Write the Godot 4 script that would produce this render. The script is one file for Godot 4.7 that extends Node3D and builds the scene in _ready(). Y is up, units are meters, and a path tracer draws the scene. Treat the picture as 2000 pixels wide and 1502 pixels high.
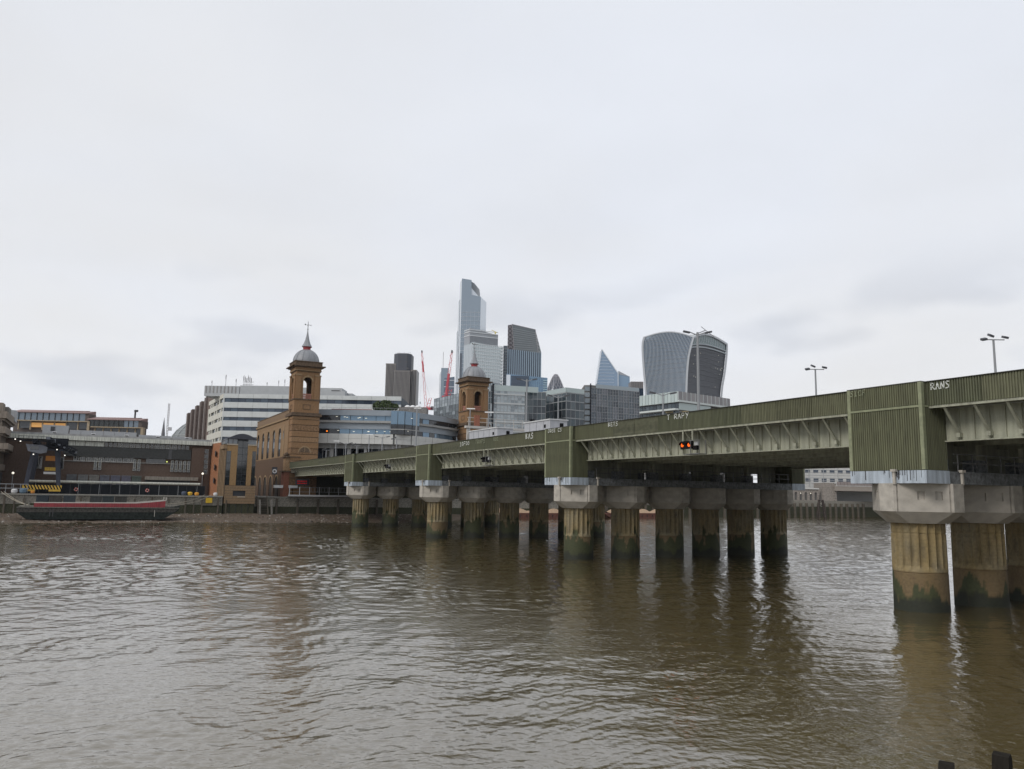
extends Node3D
# A tidal river under an overcast sky: a railway bridge on fluted columns, the station towers and a wharf on
# the far bank, and the office towers of the city behind.
# World frame: x runs across the bridge (downstream is +x), z runs along it (the far bank is -z), y = 0 is the water.

var M := {}
var BOXM: BoxMesh
var rng := RandomNumberGenerator.new()
var used_names := {}
var tex_cache := {}

class MB:
	var v := PackedVector3Array()
	var n := PackedVector3Array()
	var c := PackedColorArray()
	var colour := Color(1, 1, 1)
	func tri(a: Vector3, b: Vector3, d: Vector3):
		var nn := (b - a).cross(d - a).normalized()
		v.append(a); v.append(d); v.append(b)
		for i in 3:
			n.append(nn); c.append(colour)
	func quad(a: Vector3, b: Vector3, d: Vector3, e: Vector3):
		tri(a, b, d); tri(a, d, e)
	func tri_n(a: Vector3, b: Vector3, d: Vector3, na: Vector3, nb: Vector3, nd: Vector3):
		v.append(a); v.append(d); v.append(b)
		n.append(na); n.append(nd); n.append(nb)
		for i in 3: c.append(colour)
	func box(lo: Vector3, hi: Vector3):
		var p := []
		for i in 8:
			p.append(Vector3(hi.x if i & 1 else lo.x, hi.y if i & 2 else lo.y, hi.z if i & 4 else lo.z))
		quad(p[4], p[5], p[7], p[6]); quad(p[1], p[0], p[2], p[3])
		quad(p[5], p[1], p[3], p[7]); quad(p[0], p[4], p[6], p[2])
		quad(p[6], p[7], p[3], p[2]); quad(p[0], p[1], p[5], p[4])
	func cbox(at: Vector3, size: Vector3):
		box(at - size / 2, at + size / 2)
	func bar(a: Vector3, b: Vector3, w: float, h: float, up := Vector3.UP):
		var d := (b - a).normalized()
		var s := d.cross(up).normalized() * w / 2
		var t := s.cross(d).normalized() * h / 2
		var p := [a - s - t, a + s - t, a + s + t, a - s + t]
		var q := [b - s - t, b + s - t, b + s + t, b - s + t]
		for i in 4:
			var j := (i + 1) % 4
			quad(p[j], p[i], q[i], q[j])
		quad(p[0], p[1], p[2], p[3]); quad(q[1], q[0], q[3], q[2])
	func tube(a: Vector3, b: Vector3, ra: float, rb: float, k := 8):
		var d := (b - a).normalized()
		var s := d.cross(Vector3.UP if absf(d.y) < 0.9 else Vector3.RIGHT).normalized()
		var t := s.cross(d)
		for i in k:
			var f := TAU * i / k
			var g := TAU * (i + 1) / k
			var e := s * cos(f) + t * sin(f)
			var h := s * cos(g) + t * sin(g)
			tri_n(a + h * ra, a + e * ra, b + e * rb, h, e, e)
			tri_n(a + h * ra, b + e * rb, b + h * rb, h, e, h)
			if ra > 0.0: tri(a, a + e * ra, a + h * ra)
			if rb > 0.0: tri(b, b + h * rb, b + e * rb)
	func loft(p: PackedVector3Array, q: PackedVector3Array):
		# side faces between two rings that run counter-clockwise seen from above, p below q
		var k := p.size()
		for i in k:
			var j := (i + 1) % k
			quad(p[i], p[j], q[j], q[i])
	func cap(p: PackedVector3Array, up: bool):
		for i in range(1, p.size() - 1):
			if up: tri(p[0], p[i], p[i + 1])
			else: tri(p[0], p[i + 1], p[i])
	func prism(ring: PackedVector2Array, y0: float, y1: float):
		# ring holds (x, z) corners; any turn
		var r := ring.duplicate()
		if not Geometry2D.is_polygon_clockwise(r): r.reverse()
		var lo := PackedVector3Array()
		var hi := PackedVector3Array()
		for p in r:
			lo.append(Vector3(p.x, y0, p.y)); hi.append(Vector3(p.x, y1, p.y))
		loft(lo, hi)
		var t := Geometry2D.triangulate_polygon(r)
		for i in range(0, t.size(), 3):
			var a := hi[t[i]]; var b := hi[t[i + 1]]; var d := hi[t[i + 2]]
			if (b - a).cross(d - a).y < 0.0:
				var w := b; b = d; d = w
			tri(a, b, d)
			var dn := Vector3(0, y0 - y1, 0)
			tri(a + dn, d + dn, b + dn)
	func plate(poly: PackedVector2Array, z0: float, z1: float):
		# outline in (x, y), from z0 to z1 > z0
		var r := poly.duplicate()
		if Geometry2D.is_polygon_clockwise(r): r.reverse()
		# Geometry2D calls a ring clockwise with y up; make it counter-clockwise seen from +z
		var area := 0.0
		for i in r.size():
			var j := (i + 1) % r.size()
			area += r[i].x * r[j].y - r[j].x * r[i].y
		if area < 0.0: r.reverse()
		for i in r.size():
			var j := (i + 1) % r.size()
			quad(Vector3(r[i].x, r[i].y, z0), Vector3(r[j].x, r[j].y, z0), Vector3(r[j].x, r[j].y, z1), Vector3(r[i].x, r[i].y, z1))
		var t := Geometry2D.triangulate_polygon(r)
		for i in range(0, t.size(), 3):
			var a := r[t[i]]; var b := r[t[i + 1]]; var d := r[t[i + 2]]
			if (b - a).cross(d - a) < 0.0:
				var w := b; b = d; d = w
			tri(Vector3(a.x, a.y, z1), Vector3(b.x, b.y, z1), Vector3(d.x, d.y, z1))
			tri(Vector3(a.x, a.y, z0), Vector3(d.x, d.y, z0), Vector3(b.x, b.y, z0))
	func lathe(at: Vector3, prof: PackedVector2Array, k: int, smooth := true):
		# prof runs upwards in (radius, height)
		for i in prof.size() - 1:
			var p := prof[i]; var q := prof[i + 1]
			var nr := Vector2(q.y - p.y, p.x - q.x).normalized()
			for j in k:
				var f := TAU * j / k
				var g := TAU * (j + 1) / k
				var e := Vector3(cos(f), 0, -sin(f)); var h := Vector3(cos(g), 0, -sin(g))
				var a := at + e * p.x + Vector3.UP * p.y; var b := at + h * p.x + Vector3.UP * p.y
				var d := at + h * q.x + Vector3.UP * q.y; var u := at + e * q.x + Vector3.UP * q.y
				if smooth:
					var ne := (e * nr.x + Vector3.UP * nr.y).normalized(); var nh := (h * nr.x + Vector3.UP * nr.y).normalized()
					if p.x > 0.0: tri_n(a, b, d, ne, nh, nh)
					if q.x > 0.0: tri_n(a, d, u, ne, nh, ne)
				else:
					quad(a, b, d, u)
	func mesh() -> ArrayMesh:
		var a := []
		a.resize(Mesh.ARRAY_MAX)
		a[Mesh.ARRAY_VERTEX] = v; a[Mesh.ARRAY_NORMAL] = n; a[Mesh.ARRAY_COLOR] = c
		var m := ArrayMesh.new()
		m.add_surface_from_arrays(Mesh.PRIMITIVE_TRIANGLES, a)
		return m

func numbered(called: String) -> String:
	var k: int = used_names.get(called, 0)
	used_names[called] = k + 1
	return called if k == 0 else "%s_%03d" % [called, k]

func thing(called: String, label: String, category: String, at := Vector3.ZERO, turn := 0.0, group := "") -> Node3D:
	var o := Node3D.new()
	o.name = numbered(called)
	add_child(o)
	o.position = at; o.rotation.y = turn
	o.set_meta("label", label); o.set_meta("category", category)
	if group != "": o.set_meta("group", group)
	return o

func part(parent: Node, called: String, mesh: Mesh, m: Material, at := Vector3.ZERO, rot := Vector3.ZERO) -> MeshInstance3D:
	var o := MeshInstance3D.new()
	o.name = called; o.mesh = mesh; o.material_override = m
	parent.add_child(o, true)
	o.position = at; o.rotation = rot
	return o

func bx(parent: Node, called: String, m: Material, at: Vector3, size: Vector3, rot := Vector3.ZERO) -> MeshInstance3D:
	var o := part(parent, called, BOXM, m, at, rot)
	o.scale = size
	return o

func bar(parent: Node, called: String, m: Material, a: Vector3, b: Vector3, w: float, h: float) -> MeshInstance3D:
	var s := MB.new()
	s.bar(a, b, w, h)
	return part(parent, called, s.mesh(), m)

func structure(called: String, mesh: Mesh, m: Material, at := Vector3.ZERO) -> MeshInstance3D:
	var o := part(self, called, mesh, m, at)
	o.set_meta("kind", "structure")
	return o

func copy_of(o: Node3D, at: Vector3, label: String, turn = null) -> Node3D:
	var r: Node3D = o.duplicate()
	r.name = numbered(String(o.name).rstrip("0123456789_"))
	add_child(r)
	r.position = at
	if turn != null: r.rotation.y = turn
	r.set_meta("label", label)
	return r

func lin(r: float, g: float, b: float) -> Color:
	return Color(r, g, b).linear_to_srgb()

func grey_tex(kind: String) -> ImageTexture:
	# a greyscale pattern that multiplies a material's colour: mottle, streak (runs down), plank grain, brick
	if tex_cache.has(kind): return tex_cache[kind]
	var s := 512
	var f := FastNoiseLite.new()
	f.seed = kind.hash() % 1000
	f.noise_type = FastNoiseLite.TYPE_SIMPLEX_SMOOTH
	f.fractal_type = FastNoiseLite.FRACTAL_FBM
	f.fractal_octaves = 5
	f.frequency = 0.012
	var depth := 0.42
	if kind == "soft": depth = 0.2
	if kind == "strong": depth = 0.7
	var im: Image
	if kind == "streak":
		f.frequency = 0.02
		im = f.get_seamless_image(s, 64)
		im.resize(s, s, Image.INTERPOLATE_CUBIC)
		depth = 0.5
	else:
		im = f.get_seamless_image(s, s)
	var fine := FastNoiseLite.new()
	fine.seed = 7; fine.frequency = 0.09
	fine.fractal_octaves = 3
	var im2 := fine.get_seamless_image(s, s)
	var out := Image.create(s, s, true, Image.FORMAT_RGB8)
	for y in s:
		for x in s:
			var a := im.get_pixel(x, y).r
			var b := im2.get_pixel(x, y).r
			var k := clampf(1.0 - depth * (0.75 * (1.0 - a) + 0.25 * (1.0 - b)) * 1.15, 0.0, 1.0)
			if kind == "brick":
				var row := y / 16
				var joint := y % 16 < 2 or (x + (row % 2) * 16) % 32 < 2
				var tone := 0.72 + 0.28 * fposmod(sin(float(row * 57 + ((x + (row % 2) * 16) % 512) / 32 * 131)) * 4375.5, 1.0)
				k = k * (0.82 if joint else tone)
			var g := Color(k, k, k).linear_to_srgb()
			out.set_pixel(x, y, g)
	out.generate_mipmaps()
	tex_cache[kind] = ImageTexture.create_from_image(out)
	return tex_cache[kind]

func relief_tex(freq: float, strength: float, seed_: int) -> ImageTexture:
	var key := "n%f_%f_%d" % [freq, strength, seed_]
	if tex_cache.has(key): return tex_cache[key]
	var f := FastNoiseLite.new()
	f.seed = seed_; f.frequency = freq; f.fractal_octaves = 5
	var im := f.get_seamless_image(512, 512)
	im.bump_map_to_normal_map(strength)
	tex_cache[key] = ImageTexture.create_from_image(im)
	return tex_cache[key]

func mat(called: String, col: Color, rough := 0.8, kind := "mottle", scale := 0.15, metal := 0.0) -> StandardMaterial3D:
	# col is a linear base colour; the pattern keeps its mean
	if M.has(called): return M[called]
	var m := StandardMaterial3D.new()
	m.resource_name = called
	var mean: float = {"mottle": 0.76, "soft": 0.885, "strong": 0.6, "streak": 0.71, "brick": 0.62, "": 1.0}[kind]
	m.albedo_color = lin(col.r / mean, col.g / mean, col.b / mean)
	if kind != "":
		m.albedo_texture = grey_tex(kind)
		m.uv1_triplanar = true; m.uv1_world_triplanar = true
		m.uv1_scale = Vector3(scale, scale, scale)
	m.roughness = rough; m.metallic = metal
	if col.get_luminance() < 0.03: m.metallic_specular = 0.12
	elif rough > 0.7: m.metallic_specular = 0.3
	M[called] = m
	return m

func make_palette():
	# materials that several things share
	mat("dark_metal", Color(0.05, 0.05, 0.052), 0.7, "soft", 0.5)
	mat("inner_concrete", Color(0.17, 0.165, 0.155), 0.9, "soft", 0.2)
	mat("dark_recess", Color(0.07, 0.072, 0.075), 0.7, "streak", 0.5)  # dark colour standing for the shadow inside openings

func glass(called: String, col: Color, rough := 0.06, spec := 0.7) -> StandardMaterial3D:
	# window glass seen from outside by day: a dark glossy face that mirrors the sky
	if M.has(called): return M[called]
	var m := StandardMaterial3D.new()
	m.resource_name = called
	m.albedo_color = lin(col.r, col.g, col.b)
	m.roughness = rough; m.metallic_specular = spec
	M[called] = m
	return m

func lamp_mat(called: String, col: Color, energy: float) -> StandardMaterial3D:
	if M.has(called): return M[called]
	var m := StandardMaterial3D.new()
	m.albedo_color = col
	m.emission_enabled = true
	m.emission = col; m.emission_energy_multiplier = energy
	M[called] = m
	return m

func arch_ring(x0: float, x1: float, y0: float, y1: float, k := 12) -> PackedVector2Array:
	# an arched opening: straight jambs from y0, a round head whose top is y1
	var r := (x1 - x0) / 2
	var cx := (x0 + x1) / 2
	var out := PackedVector2Array([Vector2(x0, y0), Vector2(x1, y0)])
	for i in k + 1:
		var a := PI * i / k
		out.append(Vector2(cx + r * cos(a), y1 - r + r * sin(a)))
	return out

# ------------------------------------------------------------------------------------------------ light and air
func make_camera():
	var cam := Camera3D.new()
	cam.name = "camera"
	add_child(cam)
	cam.position = Vector3(-46.70, 6.7517, 33.14)
	cam.basis = Basis(Vector3.UP, -0.4823) * Basis(Vector3.RIGHT, 0.138013) * Basis(Vector3.BACK, 0.016831)
	cam.fov = rad_to_deg(2.0 * atan(751.0 / 1542.16))
	cam.near = 0.5; cam.far = 9000.0
	cam.current = true

func make_sky():
	var w := 1536
	var h := 768
	var big := FastNoiseLite.new()
	big.seed = 21; big.frequency = 0.55; big.fractal_octaves = 5
	var wisp := FastNoiseLite.new()
	wisp.seed = 17; wisp.frequency = 1.6; wisp.fractal_octaves = 5
	var im := Image.create(w, h, false, Image.FORMAT_RGBF)
	im.fill(Color(0.62, 0.62, 0.62))
	for y in h / 2 + 2:
		var el := PI / 2 - PI * (y + 0.5) / h
		for x in w:
			var az := TAU * (x + 0.5) / w
			var d := Vector3(cos(el) * sin(az), sin(el), cos(el) * cos(az))
			var s := 1.0 / (d.y + 0.16)
			var p := Vector3(d.x * s, d.z * s, 0.0)
			var a := big.get_noise_3d(p.x, p.y, 0.0)
			var b := wisp.get_noise_3d(p.x * 0.8, p.y * 0.8, 3.0)
			var low := clampf(1.0 - d.y / 0.34, 0.0, 1.0)
			var grey := clampf((b + 0.02) * 2.4, 0.0, 1.0) * smoothstep(0.0, 0.3, low) * clampf(1.6 - absf(d.y - 0.16) / 0.1, 0.0, 1.0)
			var k := 0.85 + 0.05 * a + 0.04 * b + 0.075 * low - 0.13 * grey
			var tint := clampf(0.12 + 0.7 * a + 0.75 * (1.0 - low) + 0.35 * grey, 0.0, 1.0)
			im.set_pixel(x, y, Color(k * lerpf(0.985, 0.925, tint), k * lerpf(0.99, 0.965, tint), k * lerpf(1.0, 1.045, tint)))
	var pano := PanoramaSkyMaterial.new()
	pano.panorama = ImageTexture.create_from_image(im)
	var sky := Sky.new()
	sky.sky_material = pano
	var env := Environment.new()
	env.background_mode = Environment.BG_SKY
	env.sky = sky
	env.tonemap_mode = Environment.TONE_MAPPER_LINEAR
	env.tonemap_exposure = 1.0
	env.sdfgi_enabled = true; env.ssao_enabled = true; env.ssil_enabled = true
	env.fog_enabled = true
	env.fog_density = 0.00005
	env.fog_light_color = Color(0.82, 0.85, 0.9)
	var we := WorldEnvironment.new()
	we.name = "world_environment"
	we.environment = env
	add_child(we)
	var sun := DirectionalLight3D.new()
	sun.name = "sun_behind_cloud"
	add_child(sun)
	sun.light_energy = 0.5
	sun.light_angular_distance = 20.0
	sun.light_color = Color(1.0, 0.975, 0.95)
	sun.shadow_enabled = true
	# the brightest part of the cloud: upstream, to the left of the photographer
	sun.look_at_from_position(Vector3(-105, 78, 22), Vector3.ZERO, Vector3.UP)

# ------------------------------------------------------------------------------------------------ river
func make_river():
	var waves := []
	rng.seed = 11
	# short wind ripples run along the river and across it, longer swell from boats on top
	for i in 26:
		var lam := 0.3 * pow(1.125, i)
		var ang := 1.15 + rng.randf_range(-0.75, 0.75)
		if i % 4 == 3: ang += 1.3
		var k := TAU / lam
		var amp := 0.0041 * pow(lam, 0.72) * rng.randf_range(0.6, 1.1)
		if lam > 1.8: amp *= 0.72
		waves.append([cos(ang) * k, sin(ang) * k, rng.randf() * TAU, amp, k])
	var patch := FastNoiseLite.new()
	patch.seed = 3; patch.frequency = 0.03; patch.fractal_octaves = 3
	var nr := 640
	var na := 500
	var c := Vector2(-46.7, 33.14)
	var r0 := 14.0
	var r1 := 380.0
	var view := atan2(-0.886, 0.464)
	var v := PackedVector3Array()
	var n := PackedVector3Array()
	var idx := PackedInt32Array()
	for i in nr + 1:
		var r := r0 * pow(r1 / r0, float(i) / nr)
		for j in na + 1:
			var a := view + lerpf(-0.82, 0.82, float(j) / na)
			var x := c.x + r * cos(a)
			var z := c.y + r * sin(a)
			var hgt := 0.0
			var sx := 0.0
			var sz := 0.0
			# drift the crests a little so that they bend and break off
			var wx := x + 1.3 * sin(z * 0.21 + x * 0.05) + 0.35 * sin(z * 0.77 - x * 0.31)
			var wz := z + 1.1 * sin(x * 0.17 - z * 0.06) + 0.3 * sin(x * 0.83 + z * 0.23)
			var g := 0.85 + 1.0 * patch.get_noise_2d(x * 0.7 + z * 0.3, z * 1.5)
			for w in waves:
				var ph: float = w[0] * wx + w[1] * wz + w[2]
				hgt += w[3] * sin(ph)
				var d: float = w[3] * cos(ph)
				sx += d * w[0]; sz += d * w[1]
			v.append(Vector3(x, hgt * g, z))
			n.append(Vector3(-sx * g, 1.0, -sz * g).normalized())
	for i in nr:
		for j in na:
			var p := i * (na + 1) + j
			idx.append_array(PackedInt32Array([p, p + na + 1, p + 1, p + 1, p + na + 1, p + na + 2]))
	var arr := []
	arr.resize(Mesh.ARRAY_MAX)
	arr[Mesh.ARRAY_VERTEX] = v; arr[Mesh.ARRAY_NORMAL] = n; arr[Mesh.ARRAY_INDEX] = idx
	var mesh := ArrayMesh.new()
	mesh.add_surface_from_arrays(Mesh.PRIMITIVE_TRIANGLES, arr)
	var m := StandardMaterial3D.new()
	m.albedo_color = lin(0.088, 0.066, 0.024)
	m.roughness = 0.07
	m.metallic_specular = 0.9
	m.clearcoat_enabled = true; m.clearcoat = 0.6; m.clearcoat_roughness = 0.08
	m.normal_enabled = true
	m.normal_texture = relief_tex(0.03, 5.0, 9)
	m.normal_scale = 0.42
	m.uv1_triplanar = true; m.uv1_world_triplanar = true
	m.uv1_scale = Vector3(0.16, 0.16, 0.16)
	structure("river_water", mesh, m)
	var far := PlaneMesh.new()
	far.size = Vector2(3000, 3000)
	structure("river_bed", far, mat("mud_bed", Color(0.09, 0.07, 0.045), 0.5), Vector3(0, -0.7, 0))

# ------------------------------------------------------------------------------------------------ railway bridge
const ROWS := [0.0, -40.0, -79.75, -119.07]
const COLS := [0.0, 6.14, 12.33, 17.73, 23.22, 28.69]
const EAST := 28.7

func corrugated(w: float, h: float, pitch := 0.16, depth := 0.06) -> ArrayMesh:
	# ribbed sheet that faces -x, from z = 0 to w and y = 0 to h
	var s := MB.new()
	var k := int(round(w / pitch))
	var p := w / k
	var x := 0.0
	var prof := PackedVector2Array()
	for i in k:
		prof.append(Vector2(i * p, 0)); prof.append(Vector2((i + 0.42) * p, 0))
		prof.append(Vector2((i + 0.5) * p, depth)); prof.append(Vector2((i + 0.92) * p, depth))
	prof.append(Vector2(w, 0))
	for i in prof.size() - 1:
		var a := prof[i]; var b := prof[i + 1]
		s.quad(Vector3(a.y, 0, a.x), Vector3(b.y, 0, b.x), Vector3(b.y, h, b.x), Vector3(a.y, h, a.x))
	return s.mesh()

func column_mesh(seed_: int, algae: float, ochre: float) -> ArrayMesh:
	# fluted shaft with a plain drum below; the colours are the tide's: weed, silt stain and bare concrete
	var s := MB.new()
	var nz := FastNoiseLite.new()
	nz.seed = seed_; nz.frequency = 0.5; nz.fractal_octaves = 4
	var ys := [-1.5, -0.3, 0.0, 0.2, 0.4, 0.6, 0.8, 1.0, 1.2, 1.4, 1.6, 1.8, 2.0, 2.2, 2.29, 2.33, 2.37, 2.46, 2.6, 2.75, 3.0, 3.3, 3.6, 3.9, 4.2, 4.5, 4.68, 4.71, 4.77, 4.8, 5.1, 5.4]
	var flutes := 20
	var k := flutes * 8
	var ring := []
	for yi in ys.size():
		var y: float = ys[yi]
		var row := []
		for i in k:
			var f := TAU * i / k
			var ph := fposmod(float(i) / 8.0, 1.0)
			var open := smoothstep(2.46, 2.85, y)
			var dip := 0.18 * pow(maxf(0.0, 1.0 - pow(absf(ph - 0.5) / 0.48, 2.0)), 0.5) * open
			var r := 1.6 - 0.006 * y - dip
			if absf(y - 2.33) < 0.01 or absf(y - 4.74) < 0.04: r -= 0.03
			row.append([Vector3(cos(f) * r, y, -sin(f) * r), dip])
		ring.append(row)
	for yi in ys.size() - 1:
		for i in k:
			var j := (i + 1) % k
			var q := [ring[yi][i], ring[yi][j], ring[yi + 1][j], ring[yi + 1][i]]
			var nn: Vector3 = (q[1][0] - q[0][0]).cross(q[3][0] - q[0][0]).normalized()
			for t in [[0, 1, 2], [0, 2, 3]]:
				for e in [t[0], t[2], t[1]]:
					var p: Vector3 = q[e][0]
					var a := nz.get_noise_3d(p.x * 1.3, p.y * 0.6, p.z * 1.3)
					var b := nz.get_noise_3d(p.x * 4.0 + 9.0, p.y * 1.1, p.z * 4.0)
					var col := Color(0.285, 0.245, 0.155).lerp(Color(0.285, 0.212, 0.095), clampf(ochre + 0.9 * a, 0.0, 1.0))
					col = col.lerp(Color(0.09, 0.075, 0.05), clampf(-0.1 + 1.3 * b - 0.25 * a, 0.0, 0.8))
					if p.y < 2.4: col = col.lerp(Color(0.155, 0.1, 0.045), 0.75)
					var weed := smoothstep(-0.12, 0.12, algae + 2.6 * a + 0.7 * b - p.y)
					col = col.lerp(Color(0.05, 0.06, 0.022), weed * 0.95)
					var slime := smoothstep(-0.15, 0.15, 0.75 + 0.6 * a + 0.3 * b - p.y)
					col = col.lerp(Color(0.022, 0.024, 0.015), slime * 0.9)
					s.v.append(p); s.n.append(nn); s.c.append(col)
	var top := PackedVector3Array()
	for e in ring[ys.size() - 1]: top.append(e[0])
	s.colour = Color(0.3, 0.28, 0.24)
	s.cap(top, true)
	return s.mesh()

func capital_mesh() -> ArrayMesh:
	# eight-sided concrete head: four wide diagonal faces, each with two square pockets, four narrow ones
	var s := MB.new()
	var oct := func(a: float, b: float, y: float) -> PackedVector3Array:
		var o := PackedVector3Array()
		for p in [[a, b], [b, a], [-b, a], [-a, b], [-a, -b], [-b, -a], [b, -a], [a, -b]]:
			o.append(Vector3(p[0], y, -p[1]))
		return o
	var lo: PackedVector3Array = oct.call(1.72, 0.66, 5.38)
	var mid: PackedVector3Array = oct.call(2.85, 0.5, 6.1)
	var top: PackedVector3Array = oct.call(2.85, 0.5, 7.82)
	s.loft(lo, mid)
	s.cap(lo, false); s.cap(top, true)
	for i in 8:
		var j := (i + 1) % 8
		var a := mid[i]; var b := mid[j]
		if a.distance_to(b) < 1.5:
			s.quad(a, b, top[j], top[i])
			continue
		var nrm := Vector3(a.x + b.x, 0, a.z + b.z).normalized()
		var at := func(u: float, h: float, d: float) -> Vector3:
			return a.lerp(b, u) + Vector3.UP * h * 1.72 - nrm * d
		var us := [0.0, 0.05, 0.075, 0.4, 0.525, 0.7, 0.82, 0.93, 0.955, 1.0]
		var hs := [0.0, 0.42, 0.72, 1.0]
		for ui in 9:
			for hi in 3:
				var u0: float = us[ui]; var u1: float = us[ui + 1]; var h0: float = hs[hi]; var h1: float = hs[hi + 1]
				var pocket: bool = (hi == 1 and (ui == 3 or ui == 5)) or ui == 1 or ui == 7
				var d := 0.14 if ui == 3 or ui == 5 else 0.08
				if not pocket: d = 0.0
				s.quad(at.call(u0, h0, d), at.call(u1, h0, d), at.call(u1, h1, d), at.call(u0, h1, d))
				if pocket:
					s.quad(at.call(u0, h0, 0), at.call(u1, h0, 0), at.call(u1, h0, d), at.call(u0, h0, d))
					s.quad(at.call(u0, h1, d), at.call(u1, h1, d), at.call(u1, h1, 0), at.call(u0, h1, 0))
					s.quad(at.call(u0, h0, 0), at.call(u0, h0, d), at.call(u0, h1, d), at.call(u0, h1, 0))
					s.quad(at.call(u1, h0, d), at.call(u1, h0, 0), at.call(u1, h1, 0), at.call(u1, h1, d))
	return s.mesh()

const GLYPH := {
	"R": [[0, 0, 0, 1], [0, 1, .7, .85], [.7, .85, .6, .5], [.6, .5, 0, .45], [.2, .45, .8, 0]],
	"A": [[0, 0, .35, 1], [.35, 1, .75, 0], [.15, .4, .6, .4]],
	"N": [[0, 0, .05, 1], [.05, 1, .7, 0], [.7, 0, .75, 1]],
	"S": [[.75, .95, .2, 1], [.2, 1, .05, .7], [.05, .7, .7, .4], [.7, .4, .6, .05], [.6, .05, 0, 0]],
	"G": [[.75, .9, .2, 1], [.2, 1, 0, .4], [0, .4, .3, 0], [.3, 0, .75, .1], [.75, .1, .75, .45], [.75, .45, .4, .45]],
	"T": [[.35, 0, .4, 1], [0, .95, .8, 1]], "P": [[.05, 0, 0, 1], [0, 1, .7, .9], [.7, .9, .65, .5], [.65, .5, 0, .4]],
	"Y": [[0, 1, .4, .5], [.85, 1, .25, -.1]], "B": [[0, 0, 0, 1], [0, 1, .6, .85], [.6, .85, .1, .5], [.1, .5, .7, .25], [.7, .25, 0, 0]],
	"E": [[.7, .95, 0, 1], [0, 1, .05, 0], [.05, 0, .7, .05], [0, .5, .55, .55]],
	"I": [[.3, 0, .35, 1], [.1, 1, .6, 1], [.1, 0, .6, 0]], "C": [[.7, .95, .15, .9], [.15, .9, 0, .4], [0, .4, .2, 0], [.2, 0, .75, .1]],
	"F": [[0, 0, .05, 1], [.05, 1, .75, 1], [.05, .55, .5, .55]], "O": [[.1, .1, 0, .8], [0, .8, .5, 1], [.5, 1, .75, .3], [.75, .3, .1, .1]],
	"J": [[.6, 1, .6, .1], [.6, .1, .2, 0], [.2, 0, .0, .3], [.2, 1, .8, 1]], "U": [[0, 1, .1, 0], [.1, 0, .6, .05], [.6, .05, .7, 1]],
	"1": [[.1, .8, .35, 1], [.35, 1, .35, 0], [.1, 0, .6, 0]], "D": [[0, 0, 0, 1], [0, 1, .7, .7], [.7, .7, .6, .2], [.6, .2, 0, 0]],
}

func graffiti(bridge: Node3D, word: String, z: float, y: float, x: float, h: float, w: float, m: Material, letters := 0.8):
	# sprayed strokes on the ribbed sheet; the word reads towards +z, whose outside is -x
	var s := MB.new()
	var at := z
	for ch in word:
		if GLYPH.has(ch):
			for g in GLYPH[ch]:
				var a := Vector3(x, y + g[1] * h, at + g[0] * h * letters)
				var b := Vector3(x, y + g[3] * h, at + g[2] * h * letters)
				var e := (b - a).normalized() * w * 0.4
				s.bar(a - e, b + e, w, 0.012, Vector3.LEFT)
		at += h * letters * 1.12
	part(bridge, "graffiti", s.mesh(), m)

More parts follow.
